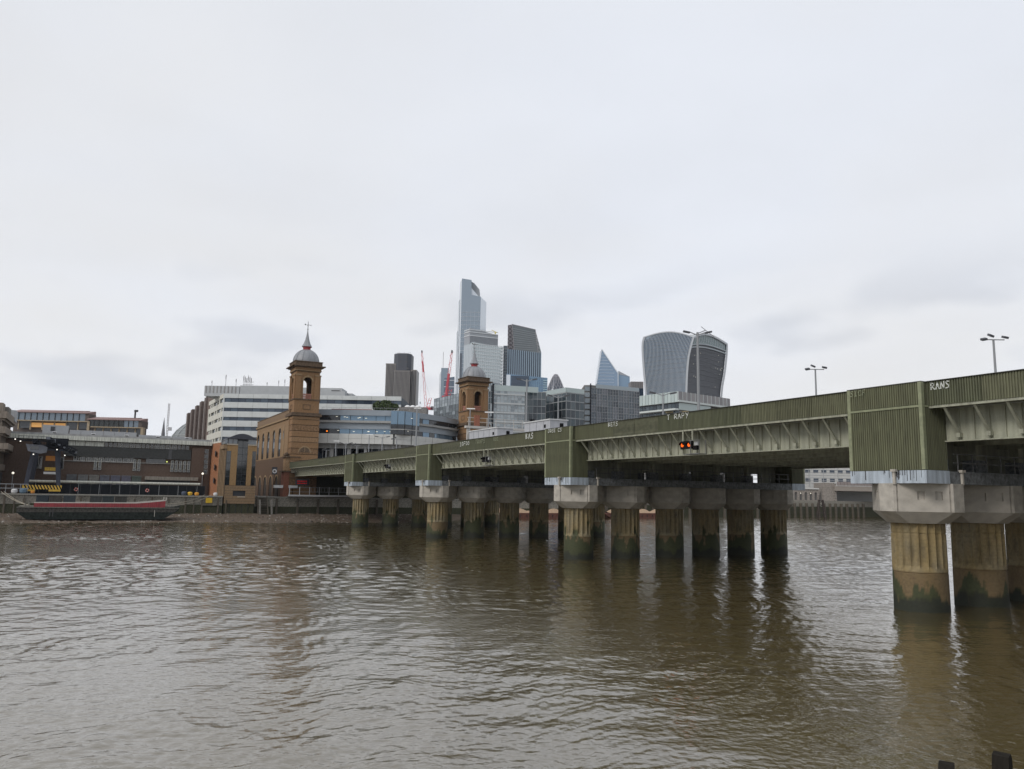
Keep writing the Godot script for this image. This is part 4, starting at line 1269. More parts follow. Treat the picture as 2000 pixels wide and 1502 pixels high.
	for i in 5: bb(hall, "column", mat("hall_column", Color(0.4, 0.4, 0.39), 0.7), 13.0 + i * 8.5, 14.0 + i * 8.5, 7.2, 13.6, -8, -7)
	var lm := lamp_mat("hall_tube", Color(1, 0.99, 0.95), 1.2)
	for i in 5: bb(hall, "ceiling_light", lm, 6.6 + i * 1.6, 7.5 + i * 1.6, 9.4, 9.6, -4.0, -3.6)

# ------------------------------------------------------------------------------------------------ the city behind
const GRID := -0.4823   # the street grid behind the station is turned against the bridge by this much

func city(x: float, d: float, y := 5.05) -> Vector3:
	# x metres to the right and d metres out along the city's own axes, from the south bank stairs
	return Vector3(-46.7 + 0.88594 * x + 0.46382 * d, y, 33.14 + 0.46382 * x - 0.88594 * d)

func coated(called: String, col: Color, metal := 0.55, rough := 0.1) -> StandardMaterial3D:
	# mirror-coated cladding glass
	if M.has(called): return M[called]
	var m := StandardMaterial3D.new()
	m.albedo_color = lin(col.r, col.g, col.b)
	m.metallic = metal; m.roughness = rough
	m.metallic_specular = 0.6
	M[called] = m
	return m

func walls(called: String, parent: Node, m: Material, pts: Array, y0: float, tops: Array) -> MeshInstance3D:
	# a solid on the ring pts (x, z), counter-clockwise seen from above in (x, -z), each corner with its own top
	var s := MB.new()
	var r := PackedVector2Array()
	for p in pts: r.append(p)
	var order := range(pts.size())
	if not Geometry2D.is_polygon_clockwise(r): order.reverse()
	var lo := PackedVector3Array()
	var hi := PackedVector3Array()
	for i in order:
		lo.append(Vector3(pts[i].x, y0, pts[i].y)); hi.append(Vector3(pts[i].x, tops[i], pts[i].y))
	s.loft(lo, hi)
	s.cap(hi, true)
	return part(parent, called, s.mesh(), m)

func face_box(parent: Node, called: String, m: Material, a: Vector2, b: Vector2, f0: float, f1: float, y0: float, y1: float, out0: float, out1: float) -> MeshInstance3D:
	# a slab on the vertical face a-b, from fraction f0 to f1 along it, out0..out1 in front of it
	var d := b - a
	var l := d.length()
	d /= l
	var n := Vector2(-d.y, d.x)
	var c := a + d * l * (f0 + f1) / 2 + n * (out0 + out1) / 2
	return bx(parent, called, m, Vector3(c.x, (y0 + y1) / 2, c.y), Vector3(l * (f1 - f0), y1 - y0, out1 - out0), Vector3(0, -atan2(d.y, d.x), 0))

func curtain(parent: Node, a: Vector2, b: Vector2, y0: float, y1: float, nv: int, nh: int, frame: Material, bw: float, hw: float, panes = [], seed_ := 1):
	# mullions and floor bars on a face; with panes, every light is a pane of its own
	for i in nv + 1:
		var f := float(i) / nv
		var l := (b - a).length()
		face_box(parent, "mullion", frame, a, b, clampf(f - bw / l / 2, 0, 1), clampf(f + bw / l / 2, 0, 1), y0, y1, 0.0, 0.12 + bw * 0.4)
	for j in nh + 1:
		var y := lerpf(y0, y1, float(j) / nh)
		face_box(parent, "floor_bar", frame, a, b, 0, 1, y - hw / 2, y + hw / 2, 0.0, 0.1 + hw * 0.3)
	if panes.size() > 0:
		var r := RandomNumberGenerator.new()
		r.seed = seed_
		for i in nv:
			for j in nh:
				var m: Material = panes[r.randi() % panes.size()]
				face_box(parent, "pane", m, a, b, float(i) / nv + 0.004, float(i + 1) / nv - 0.004, lerpf(y0, y1, float(j) / nh), lerpf(y0, y1, float(j + 1) / nh), 0.0, 0.05 + 0.02 * r.randf())

func make_towers():
	var black: Material = M["dark_metal"]
	# ribbed brown tower with a dark core
	var t := thing("ribbed_tower", "brown vertically ribbed tower with a dark rounded core behind the offices", "tower", city(-136, 960), GRID)
	var rib := mat("rib_steel", Color(0.23, 0.215, 0.20), 0.55, "soft", 0.02)
	var shade := mat("rib_glass", Color(0.06, 0.058, 0.06), 0.35, "", 1.0)
	walls("core", t, mat("core_cladding", Color(0.055, 0.06, 0.072), 0.5, "soft", 0.02), [Vector2(-10, -14), Vector2(-9.5, 2), Vector2(-4, 6), Vector2(7, 6), Vector2(12, 2), Vector2(12.6, -14)], 0, [170.0, 170.0, 170.6, 170.6, 170.2, 170.0])
	for q in [[-3.5, -19.2, 157.9, 4.0], [12.2, -7.8, 148.2, 12.0], [19.4, 12.2, 150.0, 7.0]]:
		var x1: float = q[0]
		var x0: float = q[1]
		walls("wing", t, shade, [Vector2(x0, -18), Vector2(x0, q[3] - 2), Vector2(x0 + 2, q[3]), Vector2(x1 - 1, q[3]), Vector2(x1, q[3] - 1), Vector2(x1, -18)], 0, [q[2], q[2], q[2], q[2], q[2], q[2]])
		bx(t, "wing_cap", rib, Vector3((x0 + x1) / 2, q[2] - 0.6, (q[3] - 18) / 2), Vector3(x1 - x0, 1.5, q[3] + 18.3))
		var k := int((x1 - x0) / 1.45)
		for i in k: bx(t, "rib", rib, Vector3(x0 + 1.2 + i * (x1 - x0 - 1.6) / (k - 1), q[2] / 2, q[3] + 0.3), Vector3(0.72, q[2], 0.7))
	for i in 9: bx(t, "roof_mast", black, Vector3(-8 + i * 2.2, 171.2, 0), Vector3(0.35, 1.8 + (i * 7 % 3), 0.35))
	for p in [[-1, 160], [6, 166], [6, 160], [-1, 166], [8, 152], [2, 148]]: bx(t, "core_louvre", shade, Vector3(p[0], p[1], 6.05), Vector3(2.6, 2.2, 0.15))
	# slender tower with a mast
	t = thing("masted_tower", "slim grey glass tower with a thin mast behind the second red crane", "tower", city(-103, 1250), GRID)
	walls("shaft", t, coated("heron_glass", Color(0.22, 0.27, 0.31)), [Vector2(-10.8, -20), Vector2(-10.8, 0), Vector2(1.1, 0), Vector2(1.1, -20)], 0, [200.3, 200.3, 200.3, 200.3])
	walls("flank", t, mat("heron_white", Color(0.6, 0.63, 0.66), 0.5, "soft", 0.02), [Vector2(-13.5, -20), Vector2(-13.5, -2), Vector2(-10.8, -1), Vector2(-10.8, -20)], 0, [160.0, 190.0, 196.0, 160.0])
	walls("wing", t, coated("heron_dark", Color(0.1, 0.13, 0.17)), [Vector2(-5.4, -20), Vector2(-5.4, 3), Vector2(10.9, 3), Vector2(10.9, -20)], 0, [183, 183, 186, 186])
	for i in 9: bx(t, "floor_band", M["heron_white"], Vector3(2.7, 96 + i * 10.5, 3.2), Vector3(16.3, 0.9, 0.5))
	bx(t, "mast", rib, Vector3(-8.4, 213, -5), Vector3(0.6, 28, 0.6))
	# tallest glass tower
	t = thing("tall_glass_tower", "tallest blue grey glass tower with stepped pale sides", "skyscraper", city(-55, 1000), GRID)
	var blue := coated("tall_glass", Color(0.25, 0.30, 0.345), 0.5, 0.16)
	var pale := coated("tall_pale_glass", Color(0.66, 0.7, 0.735), 0.55, 0.25)
	var line := mat("tall_lines", Color(0.40, 0.44, 0.47), 0.5, "", 1.0)
	var s := MB.new()
	s.plate(PackedVector2Array([Vector2(-12.5, 0), Vector2(12.6, 0), Vector2(12.6, 255.2), Vector2(0.4, 257.3), Vector2(0.1, 277.2), Vector2(-12.5, 279)]), -30, 0)
	part(t, "main_face", s.mesh(), blue)
	for q in [[-12.5, -15.3, 275.3, -8.0], [-15.3, -17.4, 249.8, -14.0], [-17.4, -19.3, 209.4, -20.0]]:
		walls("pale_side", t, pale, [Vector2(q[1], q[3]), Vector2(q[0], q[3] + 7.5), Vector2(q[0] + 6, q[3] - 6), Vector2(q[1] + 6, q[3] - 14)], 0, [q[2], q[2] + 2.5, q[2], q[2]])
	walls("pale_side", t, pale, [Vector2(12.6, -0.2), Vector2(19.6, -12), Vector2(14, -30), Vector2(6, -20)], 0, [255.0, 250.5, 250, 253])
	s = MB.new()
	s.plate(PackedVector2Array([Vector2(0, 250), Vector2(10.3, 250), Vector2(10.3, 266.2), Vector2(3.5, 274.5), Vector2(0, 276.5)]), -28, -6)
	part(t, "crown", s.mesh(), mat("crown_grey", Color(0.26, 0.28, 0.3), 0.5, "", 1.0))
	s = MB.new()
	s.plate(PackedVector2Array([Vector2(0.3, 256.5), Vector2(10.2, 256), Vector2(0.3, 267.5)]), -6, -5.6)
	part(t, "crown_panel", s.mesh(), pale)
	for i in 26: bx(t, "floor_line", line, Vector3(0.05, 234 - i * 5.6, 0.1), Vector3(25, 0.5, 0.3))
	for i in 5: bx(t, "mullion", line, Vector3(-10 + i * 5, 118, 0.1), Vector3(0.22, 236, 0.25))
	bx(t, "dark_edge", coated("tall_dark", Color(0.1, 0.115, 0.135)), Vector3(-11.2, 90, 0.35), Vector3(2.8, 180, 0.4))
	# stepped glass tower in front of it
	t = thing("stepped_glass_tower", "pale gridded glass tower with a louvred top step, right of the tallest", "skyscraper", city(-40, 930), GRID)
	var g2 := coated("stepped_glass", Color(0.42, 0.47, 0.48), 0.5, 0.2)
	var g3 := coated("stepped_left", Color(0.52, 0.56, 0.585), 0.5, 0.25)
	var wh := mat("stepped_rim", Color(0.62, 0.65, 0.66), 0.5, "", 1.0)
	var lv := mat("stepped_louvre", Color(0.30, 0.32, 0.345), 0.5, "", 1.0)
	walls("upper_block", t, lv, [Vector2(-19, -11), Vector2(-11.6, 0), Vector2(22, -16), Vector2(10, -32)], 150, [194.5, 199.0, 193.5, 192])
	var a1 := Vector2(-11.6, 0)
	var b1 := Vector2(22, -16)
	var a0 := Vector2(-19, -11)
	for y in [198, 195.2, 190.8]:
		face_box(t, "rim_band", wh, a1, b1, 0, 1, y - 1.8, y - 0.9, 0, 0.5); face_box(t, "rim_band", wh, a0, a1, 0, 1, y - 1.6, y - 0.7, 0, 0.5)
	for i in 22: face_box(t, "louvre", mat("louvre_dark", Color(0.2, 0.215, 0.235), 0.5, "", 1.0), a1, b1, i / 22.0, i / 22.0 + 0.022, 179, 189.3, 0, 0.3)
	walls("lower_block", t, g2, [Vector2(-18.5, -6), Vector2(-7.3, 3), Vector2(28.2, -14), Vector2(14, -34)], 0, [178, 181.0, 177.5, 177])
	a1 = Vector2(-7.3, 3); b1 = Vector2(28.2, -14); a0 = Vector2(-18.5, -6)
	curtain(t, a1, b1, 98, 179, 14, 20, wh, 0.22, 0.75)
	curtain(t, a0, a1, 98, 178, 6, 4, g3, 0.9, 0.6)
	face_box(t, "left_sheet", g3, a0, a1, 0, 1, 0, 178, 0.0, 0.25)
	for i in 20: face_box(t, "balcony", wh, a1, b1, 0.93, 1.0, 100 + i * 4.05, 101.5 + i * 4.05, 0.4, 1.4)
	var cr := thing("roof_cradle", "small yellow roof crane on the stepped glass tower", "roof crane", city(-22.5, 938, 199), GRID)
	bar(cr, "jib", mat("cradle_yellow", Color(0.6, 0.5, 0.12), 0.6, "", 1.0), Vector3(-3.5, 4.2, 0), Vector3(3.5, 1.2, 0), 0.6, 0.6)
	bx(cr, "post", M["cradle_yellow"], Vector3(1.2, 0.7, 0), Vector3(1.4, 3.0, 1.0))
	# sloping dark tower
	t = thing("sloping_tower", "dark wedge shaped tower with diagonal bracing and a sloping face", "skyscraper", city(14, 1000), GRID)
	var dk := coated("wedge_glass", Color(0.11, 0.128, 0.135), 0.3, 0.25)
	s = MB.new()
	s.plate(PackedVector2Array([Vector2(-12.04, 100), Vector2(23.1, 100), Vector2(23.1, 182), Vector2(15, 212.6), Vector2(-15.4, 219.2), Vector2(-12.04, 185.7)]), -25, 0)
	part(t, "sloping_face", s.mesh(), dk)
	s = MB.new()
	s.plate(PackedVector2Array([Vector2(-20.6, 100), Vector2(-11.9, 100), Vector2(-11.9, 185.7), Vector2(-15.4, 219.2), Vector2(-20.6, 218.4)]), -26, -2)
	part(t, "braced_core", s.mesh(), mat("wedge_core", Color(0.06, 0.05, 0.058), 0.6, "", 1.0))
	var brc := mat("wedge_brace", Color(0.27, 0.26, 0.27), 0.5, "", 1.0)
	for i in 7:
		var y := 182.0 + i * 5.2
		var w := 8.0 - i * 0.45
		bar(t, "brace", brc, Vector3(-20.4, y, -1.7), Vector3(-20.4 + w, y + 5.2, -1.7), 0.6, 0.6)
		bar(t, "brace", brc, Vector3(-20.4 + w, y, -1.7), Vector3(-20.4, y + 5.2, -1.7), 0.6, 0.6)
	bar(t, "edge_beam", brc, Vector3(-12.0, 185.7, 0.2), Vector3(-15.4, 219.2, 0.2), 0.7, 0.7)
	bar(t, "edge_beam", brc, Vector3(-15.4, 219.2, 0.2), Vector3(15, 212.6, 0.2), 0.7, 0.7)
	bar(t, "edge_beam", brc, Vector3(15, 212.6, 0.2), Vector3(19, 182, 0.2), 0.6, 0.7)
	for i in 11: bar(t, "floor_line", mat("wedge_line", Color(0.27, 0.29, 0.29), 0.5, "", 1.0), Vector3(-14.8 + i * 0.28, 214 - i * 3.0, 0.15), Vector3(15.2 + i * 0.5, 208.3 - i * 2.5, 0.15), 0.3, 0.35)
	for i in 6: bar(t, "lattice", M["stepped_rim"], Vector3(15.4 + i * 0.9, 208 - i * 4.6, 0.3), Vector3(17.2 + i * 0.9, 205.5 - i * 4.6, 0.3), 0.35, 0.35)
	# striped block before it
	t = thing("striped_block", "dark blue tower block with light vertical stripes below the wedge tower", "tower block", city(14, 950), GRID)
	walls("block", t, coated("stripe_glass", Color(0.035, 0.055, 0.085), 0.3, 0.12), [Vector2(-20.4, -20), Vector2(-20.4, 0), Vector2(21.2, -2), Vector2(21.2, -22)], 0, [177.4, 177.4, 173.5, 173])
	for i in 17: bx(t, "stripe", mat("stripe_fin", Color(0.32, 0.42, 0.5), 0.4, "", 1.0), Vector3(-19.6 + i * 2.53, 88.8 - i * 0.12, 0.4 - i * 0.12), Vector3(0.75, 177.0 - i * 0.24, 0.8))
	walls("dark_slab", t, coated("slab_dark", Color(0.06, 0.075, 0.09), 0.3, 0.2), [Vector2(-25.2, -20), Vector2(-25.2, -1), Vector2(-20.4, -0.5), Vector2(-20.4, -20)], 0, [181.6, 181.6, 181.6, 181.6])
	for i in 14: bx(t, "slab_line", M["wedge_line"], Vector3(-22.8, 132 + i * 3.5, -0.5), Vector3(4.6, 0.4, 0.3))
	t = thing("blue_glass_block", "low blue glass block in front of the striped tower", "office block", city(17, 900), GRID)
	walls("block", t, coated("low_blue", Color(0.13, 0.22, 0.32), 0.5, 0.1), [Vector2(-23.6, -20), Vector2(-23.6, 0), Vector2(24, -6), Vector2(24, -24)], 0, [139, 139, 136, 135])
	bx(t, "dark_pane", M["stripe_glass"], Vector3(-8, 126, -1.0), Vector3(21, 22, 0.6))
	bx(t, "pale_edge", pale, Vector3(-21.3, 120, 0.2), Vector3(4.5, 36, 0.6))
	for i in 12: bx(t, "balcony", mat("aqua_panel", Color(0.36, 0.5, 0.54), 0.4, "", 1.0), Vector3(21.5, 104 + i * 2.6, -5.0), Vector3(5, 0.8, 1.4))
	curtain(t, Vector2(3, -3.2), Vector2(20, -5.4), 110, 135.5, 8, 6, mat("low_blue_frame", Color(0.2, 0.3, 0.38), 0.4, "", 1.0), 0.25, 0.3)
	# rounded pointed tower
	t = thing("rounded_tower", "dark rounded bullet shaped tower with a diagonal lattice", "skyscraper", city(63.2, 1130), GRID)
	s = MB.new()
	var prof := PackedVector2Array([Vector2(20, 0), Vector2(23, 60), Vector2(20.5, 115), Vector2(16.5, 140), Vector2(13.2, 150), Vector2(11.4, 155), Vector2(9.4, 160), Vector2(7, 166), Vector2(4.6, 171), Vector2(2.2, 174.4), Vector2(0.2, 175.2)])
	s.lathe(Vector3.ZERO, prof, 32)
	part(t, "shell", s.mesh(), coated("bullet_glass", Color(0.09, 0.1, 0.12), 0.4, 0.2))
	for k in 28:
		s = MB.new()
		var dir := 1 if k % 2 else -1
		for i in range(3, 9):
			var a := TAU * (k / 2) / 14 + dir * i * 0.24
			var b := a + dir * 0.24
			s.bar(Vector3(cos(a) * (prof[i].x + 0.1), prof[i].y, sin(a) * (prof[i].x + 0.1)), Vector3(cos(b) * (prof[i + 1].x + 0.1), prof[i + 1].y, sin(b) * (prof[i + 1].x + 0.1)), 0.55, 0.4)
		part(t, "lattice", s.mesh(), mat("bullet_lattice", Color(0.32, 0.31, 0.33), 0.5, "", 1.0))
	# pointed glass tower
	t = thing("pointed_tower", "pointed blue glass tower with a sharp sloping peak", "skyscraper", city(129, 1000), GRID)
	var sb := coated("blade_glass", Color(0.22, 0.30, 0.40), 0.55, 0.1)
	s = MB.new()
	s.plate(PackedVector2Array([Vector2(-31, 0), Vector2(7.3, 0), Vector2(6.3, 157.8), Vector2(-14.3, 188.3), Vector2(-20.9, 142.4)]), -22, 0)
	part(t, "blade", s.mesh(), sb)
	s = MB.new()
	s.plate(PackedVector2Array([Vector2(7.4, 0), Vector2(22.1, 0), Vector2(22.1, 153.8), Vector2(7.7, 161.1)]), -24, -3)
	part(t, "side_block", s.mesh(), coated("blade_side", Color(0.19, 0.28, 0.38), 0.5, 0.12))
	s = MB.new()
	s.plate(PackedVector2Array([Vector2(7.7, 156.5), Vector2(22.0, 153.7), Vector2(7.7, 161)]), -3, -2.6)
	part(t, "side_crown", s.mesh(), mat("blade_crown", Color(0.33, 0.35, 0.38), 0.5, "", 1.0))
	var wl := mat("blade_edge", Color(0.62, 0.66, 0.69), 0.4, "", 1.0)
	bar(t, "edge", wl, Vector3(-14.3, 188.3, 0.1), Vector3(6.3, 157.8, 0.1), 0.8, 1.0)
	bar(t, "edge", wl, Vector3(6.6, 158, 0.1), Vector3(7.3, 60, 0.1), 0.7, 0.9)
	bar(t, "edge", wl, Vector3(-14.3, 188.3, 0.1), Vector3(-20.9, 142.4, 0.1), 0.5, 0.7)
	for i in 12:
		var y := 182.0 - i * 4.1
		var xl := -14.3 - (188.3 - y) * 0.144
		var xr := -14.3 + minf(20.6, (188.3 - y) * 0.675)
		bx(t, "floor_line", mat("blade_line", Color(0.36, 0.43, 0.5), 0.4, "", 1.0), Vector3(lerpf(xl, xr, 0.42), y, 0.1), Vector3((xr - xl) * 0.8, 0.7, 0.3))
	t = thing("slatted_block", "small grey slatted block left of the curved top-heavy tower", "office block", city(128, 800), GRID)
	bx(t, "block", mat("slat_wall", Color(0.19, 0.18, 0.18), 0.6, "", 1.0), Vector3(0, 59, -8), Vector3(13, 118, 16))
	for i in 8: bx(t, "slat", mat("slat_fin", Color(0.28, 0.265, 0.26), 0.6, "", 1.0), Vector3(-6 + i * 1.7, 60, 0.2), Vector3(0.6, 116, 0.5))
	bx(t, "glass_bay", M["stripe_glass"], Vector3(3, 105, 0.5), Vector3(6.5, 12, 0.6))
	make_flared_tower()

func curve3(pts: Array, t: float) -> Vector2:
	var n := pts.size() - 1
	var i := clampi(int(t * n), 0, n - 1)
	var f := t * n - i
	var p0: Vector2 = pts[maxi(i - 1, 0)]
	var p1: Vector2 = pts[i]
	var p2: Vector2 = pts[i + 1]
	var p3: Vector2 = pts[mini(i + 2, n)]
	return p1.cubic_interpolate(p2, p0, p3, f)

func make_flared_tower():
	var t := thing("flared_tower", "top-heavy curved tower with white vertical fins and an arched glass top", "skyscraper", city(160, 720), GRID)
	var left := [Vector2(-32.6, 40), Vector2(-34.2, 96.2), Vector2(-36.1, 122.9), Vector2(-37.0, 143.0), Vector2(-35.4, 151.5)]
	var mid := [Vector2(-0.6, 40), Vector2(0.4, 98.2), Vector2(2.3, 126), Vector2(5.0, 139.5), Vector2(7.7, 148.4)]
	var right := [Vector2(37.5, 40), Vector2(40.2, 97.5), Vector2(43.9, 121), Vector2(46.2, 139.5), Vector2(46.6, 148.5)]
	var zl := -17.0
	var zr := -30.0
	var front := func(s: float, q: float, out: float) -> Vector3:
		var a := curve3(left, q)
		var b := curve3(mid, q)
		var p := a.lerp(b, s)
		# the roof line bows up in the middle
		p.y += 4.8 * sin(PI * clampf(s * 0.97, 0, 1)) * q * q * q
		return Vector3(p.x, p.y, lerpf(zl, 0.0, s) + 2.5 * sin(PI * s) + out)
	var side := func(s: float, q: float, out: float) -> Vector3:
		var a := curve3(mid, q)
		var b := curve3(right, q)
		var p := a.lerp(b, s)
		p.y += 5.6 * sin(PI * pow(s, 0.8)) * q * q * q
		return Vector3(p.x + out * 0.7, p.y, lerpf(0.0, zr, s) + out * 0.7)
	var gl := coated("flared_glass", Color(0.105, 0.165, 0.23), 0.45, 0.12)
	var dk := coated("flared_side_glass", Color(0.045, 0.05, 0.06), 0.25, 0.3)
	var fin := mat("flared_fin", Color(0.5, 0.525, 0.55), 0.5, "", 1.0)
	var s := MB.new()
	for i in 24:
		for j in 20:
			s.quad(front.call(i / 24.0, j / 20.0, 0.0), front.call((i + 1) / 24.0, j / 20.0, 0.0), front.call((i + 1) / 24.0, (j + 1) / 20.0, 0.0), front.call(i / 24.0, (j + 1) / 20.0, 0.0))
	part(t, "front_glass", s.mesh(), gl)
	var upper := MB.new()
	s = MB.new()
	for i in 20:
		for j in 20:
			s.quad(side.call(i / 20.0, j / 20.0, -0.8), side.call((i + 1) / 20.0, j / 20.0, -0.8), side.call((i + 1) / 20.0, (j + 1) / 20.0, -0.8), side.call(i / 20.0, (j + 1) / 20.0, -0.8))
	part(t, "side_glass", s.mesh(), dk)
	# roof shell and closed back
	s = MB.new()
	for i in 20:
		var f0: Vector3 = front.call(i / 20.0, 1.0, 0.0)
		var f1: Vector3 = front.call((i + 1) / 20.0, 1.0, 0.0)
		var b0 := f0.lerp(Vector3(30, 145, -46), 0.0) + Vector3(31.5, -2.0, -31)
		var b1 := f1 + Vector3(31.5, -2.0, -31)
		s.quad(f0, f1, b1 + Vector3(0, 3, 0) * 0, b0)
	part(t, "roof_shell", s.mesh(), mat("flared_roof", Color(0.2, 0.195, 0.2), 0.6, "", 1.0))
	for k in 36:
		var f := k / 35.0
		s = MB.new()
		for j in 14:
			s.bar(front.call(f, j / 14.0, 0.4), front.call(f, (j + 1) / 14.0, 0.4), 0.26, 0.7, Vector3.BACK)
		part(t, "fin", s.mesh(), fin)
	for j in range(5, 20):
		s = MB.new()
		for i in 8: s.bar(front.call(i / 8.0, j / 20.5, 0.12), front.call((i + 1) / 8.0, j / 20.5, 0.12), 0.3, 0.4)
		part(t, "floor_line", s.mesh(), M["flared_side_glass"])
	# white rims
	for q in [[front, 0.0], [front, 1.0], [side, 1.0]]:
		s = MB.new()
		for j in 16: s.bar(q[0].call(q[1], j / 16.0, 0.6), q[0].call(q[1], (j + 1) / 16.0, 0.6), 1.5, 1.2, Vector3.BACK)
		part(t, "rim", s.mesh(), fin)
	s = MB.new()
	for i in 20: s.bar(front.call(i / 20.0, 1.0, 0.4), front.call((i + 1) / 20.0, 1.0, 0.4), 1.0, 1.0)
	part(t, "rim", s.mesh(), fin)
	s = MB.new()
	for i in 20: s.bar(side.call(i / 20.0, 1.0, 0.4), side.call((i + 1) / 20.0, 1.0, 0.4), 1.6, 1.8)
	part(t, "rim", s.mesh(), fin)
	# sky garden: pale glazing under the arch, with a ledge
	s = MB.new()
	for i in 16:
		s.quad(side.call(i / 16.0, 0.80, -0.4), side.call((i + 1) / 16.0, 0.80, -0.4), side.call((i + 1) / 16.0, 0.995, -0.4), side.call(i / 16.0, 0.995, -0.4))
	part(t, "garden_glass", s.mesh(), coated("garden_glazing", Color(0.2, 0.25, 0.255), 0.4, 0.15))
	for i in 14:
		bar(t, "garden_mullion", fin, side.call((i + 1) / 15.0, 0.82, -0.1), side.call((i + 1) / 15.0, 0.985, -0.1), 0.25, 0.3)
	for q in [0.745, 0.795]:
		s = MB.new()
		for i in 10: s.bar(side.call(i / 10.0, q, 0.0), side.call((i + 1) / 10.0, q, 0.0), 1.2, 1.1)
		part(t, "ledge", s.mesh(), mat("flared_ledge", Color(0.36, 0.4, 0.42), 0.5, "", 1.0))
	for j in range(5, 15):
		s = MB.new()
		for i in 8: s.bar(side.call(i / 8.0, j / 20.0, -0.6), side.call((i + 1) / 8.0, j / 20.0, -0.6), 0.3, 0.35)
		part(t, "side_line", s.mesh(), mat("flared_side_line", Color(0.1, 0.105, 0.12), 0.5, "", 1.0))
	var lm := lamp_mat("office_lamp", Color(1, 0.98, 0.9), 0.6)
	var r := RandomNumberGenerator.new()
	r.seed = 2
	for i in 14:
		var p: Vector3 = side.call(r.randf_range(0.75, 0.98) if i < 9 else r.randf_range(0.1, 0.4), r.randf_range(0.3, 0.7), -0.3)
		bx(t, "lit_window", lm, p, Vector3(0.4, 0.25, 0.4))
	# maintenance crane on the roof
	var c := thing("roof_maintenance_crane", "thin maintenance crane lying over the curved tower's roof edge", "roof crane", city(170, 724, 158), GRID)
	bar(c, "jib", mat("crane_grey", Color(0.2, 0.2, 0.21), 0.6, "", 1.0), Vector3(-3, -2, 0), Vector3(10, 3.5, 0), 0.7, 0.8)
	bar(c, "jib", M["crane_grey"], Vector3(6, 7, 0), Vector3(18, -2.5, 0), 0.4, 0.5)
	bx(c, "winch", M["stepped_rim"], Vector3(-3, -2.6, 0.5), Vector3(3.4, 3.0, 2.5))

func red_crane(label: String, at: Vector3, foot: Vector2, tip: Vector2, solid0: float, solid1: float, back: Vector2, w: float):
	var red := mat("crane_red", Color(0.52, 0.055, 0.075), 0.55, "", 1.0)
	var pale := mat("crane_pale", Color(0.62, 0.42, 0.43), 0.55, "", 1.0)
	var t := thing("red_luffing_crane", label, "crane", at, GRID, "red tower cranes")
	var d := (tip - foot).normalized()
	var n := Vector2(-d.y, d.x)
	var l := (tip - foot).length()
	var k := int(l / (w * 1.5))
	for e in [-1.0, 1.0]:
		bar(t, "jib_chord", red, Vector3(foot.x + n.x * w / 2 * e, foot.y + n.y * w / 2 * e, 0), Vector3(tip.x + n.x * w / 5 * e, tip.y + n.y * w / 5 * e, 0), w * 0.13, w * 0.13)
	for i in k:
		var a := foot + d * l * i / k
		var b := foot + d * l * (i + 1) / k
		var e := 1.0 if i % 2 else -1.0
		bar(t, "jib_lacing", pale if i % 5 < 2 else red, Vector3(a.x + n.x * w / 2 * e, a.y + n.y * w / 2 * e, 0), Vector3(b.x - n.x * w / 2 * e, b.y - n.y * w / 2 * e, 0), w * 0.12, w * 0.12)
	var p0 := foot + d * l * solid0
	var p1 := foot + d * l * solid1
	bar(t, "jib_sign", red, Vector3(p0.x, p0.y, 0), Vector3(p1.x, p1.y, 0), w * 0.85, w * 0.5)
	bx(t, "jib_head", M["dark_metal"], Vector3(tip.x, tip.y, 0), Vector3(w * 0.5, w * 0.9, w * 0.5))
	# slewing deck, frame and ballast
	bx(t, "slew_deck", red, Vector3(foot.x + w * 0.8, foot.y - w * 0.5, 0), Vector3(w * 4.2, w * 1.1, w * 1.4))
	bx(t, "counterweight", mat("crane_grey", Color(0.2, 0.2, 0.21)), Vector3(foot.x + w * 2.6, foot.y - w * 0.3, 0), Vector3(w * 1.2, w * 1.6, w * 1.4))
	for e in [-0.6, 0.6]: bar(t, "frame_post", red, Vector3(foot.x + w * (0.8 + e), foot.y, 0), Vector3(back.x + w * e * 0.8, back.y, 0), w * 0.2, w * 0.2)
	for i in 3: bar(t, "frame_rung", red, Vector3(lerpf(foot.x + w * 0.2, back.x - w * 0.5, i / 3.0), lerpf(foot.y, back.y, i / 3.0 + 0.1), 0), Vector3(lerpf(foot.x + w * 1.4, back.x + w * 0.5, i / 3.0), lerpf(foot.y, back.y, i / 3.0 + 0.1), 0), w * 0.15, w * 0.15)
	var m := foot + d * l * 0.55
	bar(t, "luffing_rope", mat("crane_grey", Color(0.2, 0.2, 0.21)), Vector3(back.x, back.y, 0), Vector3(m.x, m.y, 0), w * 0.05, w * 0.05)
	bar(t, "hoist_rope", M["crane_grey"], Vector3(tip.x, tip.y, 0), Vector3(tip.x + w * 0.1, foot.y + 2, 0), w * 0.03, w * 0.03)
	bx(t, "hook_block", M["crane_grey"], Vector3(tip.x, foot.y + 4, 0), Vector3(w * 0.35, w * 0.9, w * 0.3))
	bx(t, "mast", red, Vector3(foot.x + w * 0.5, foot.y / 2 - w * 0.6, 0), Vector3(w, foot.y - w, w))

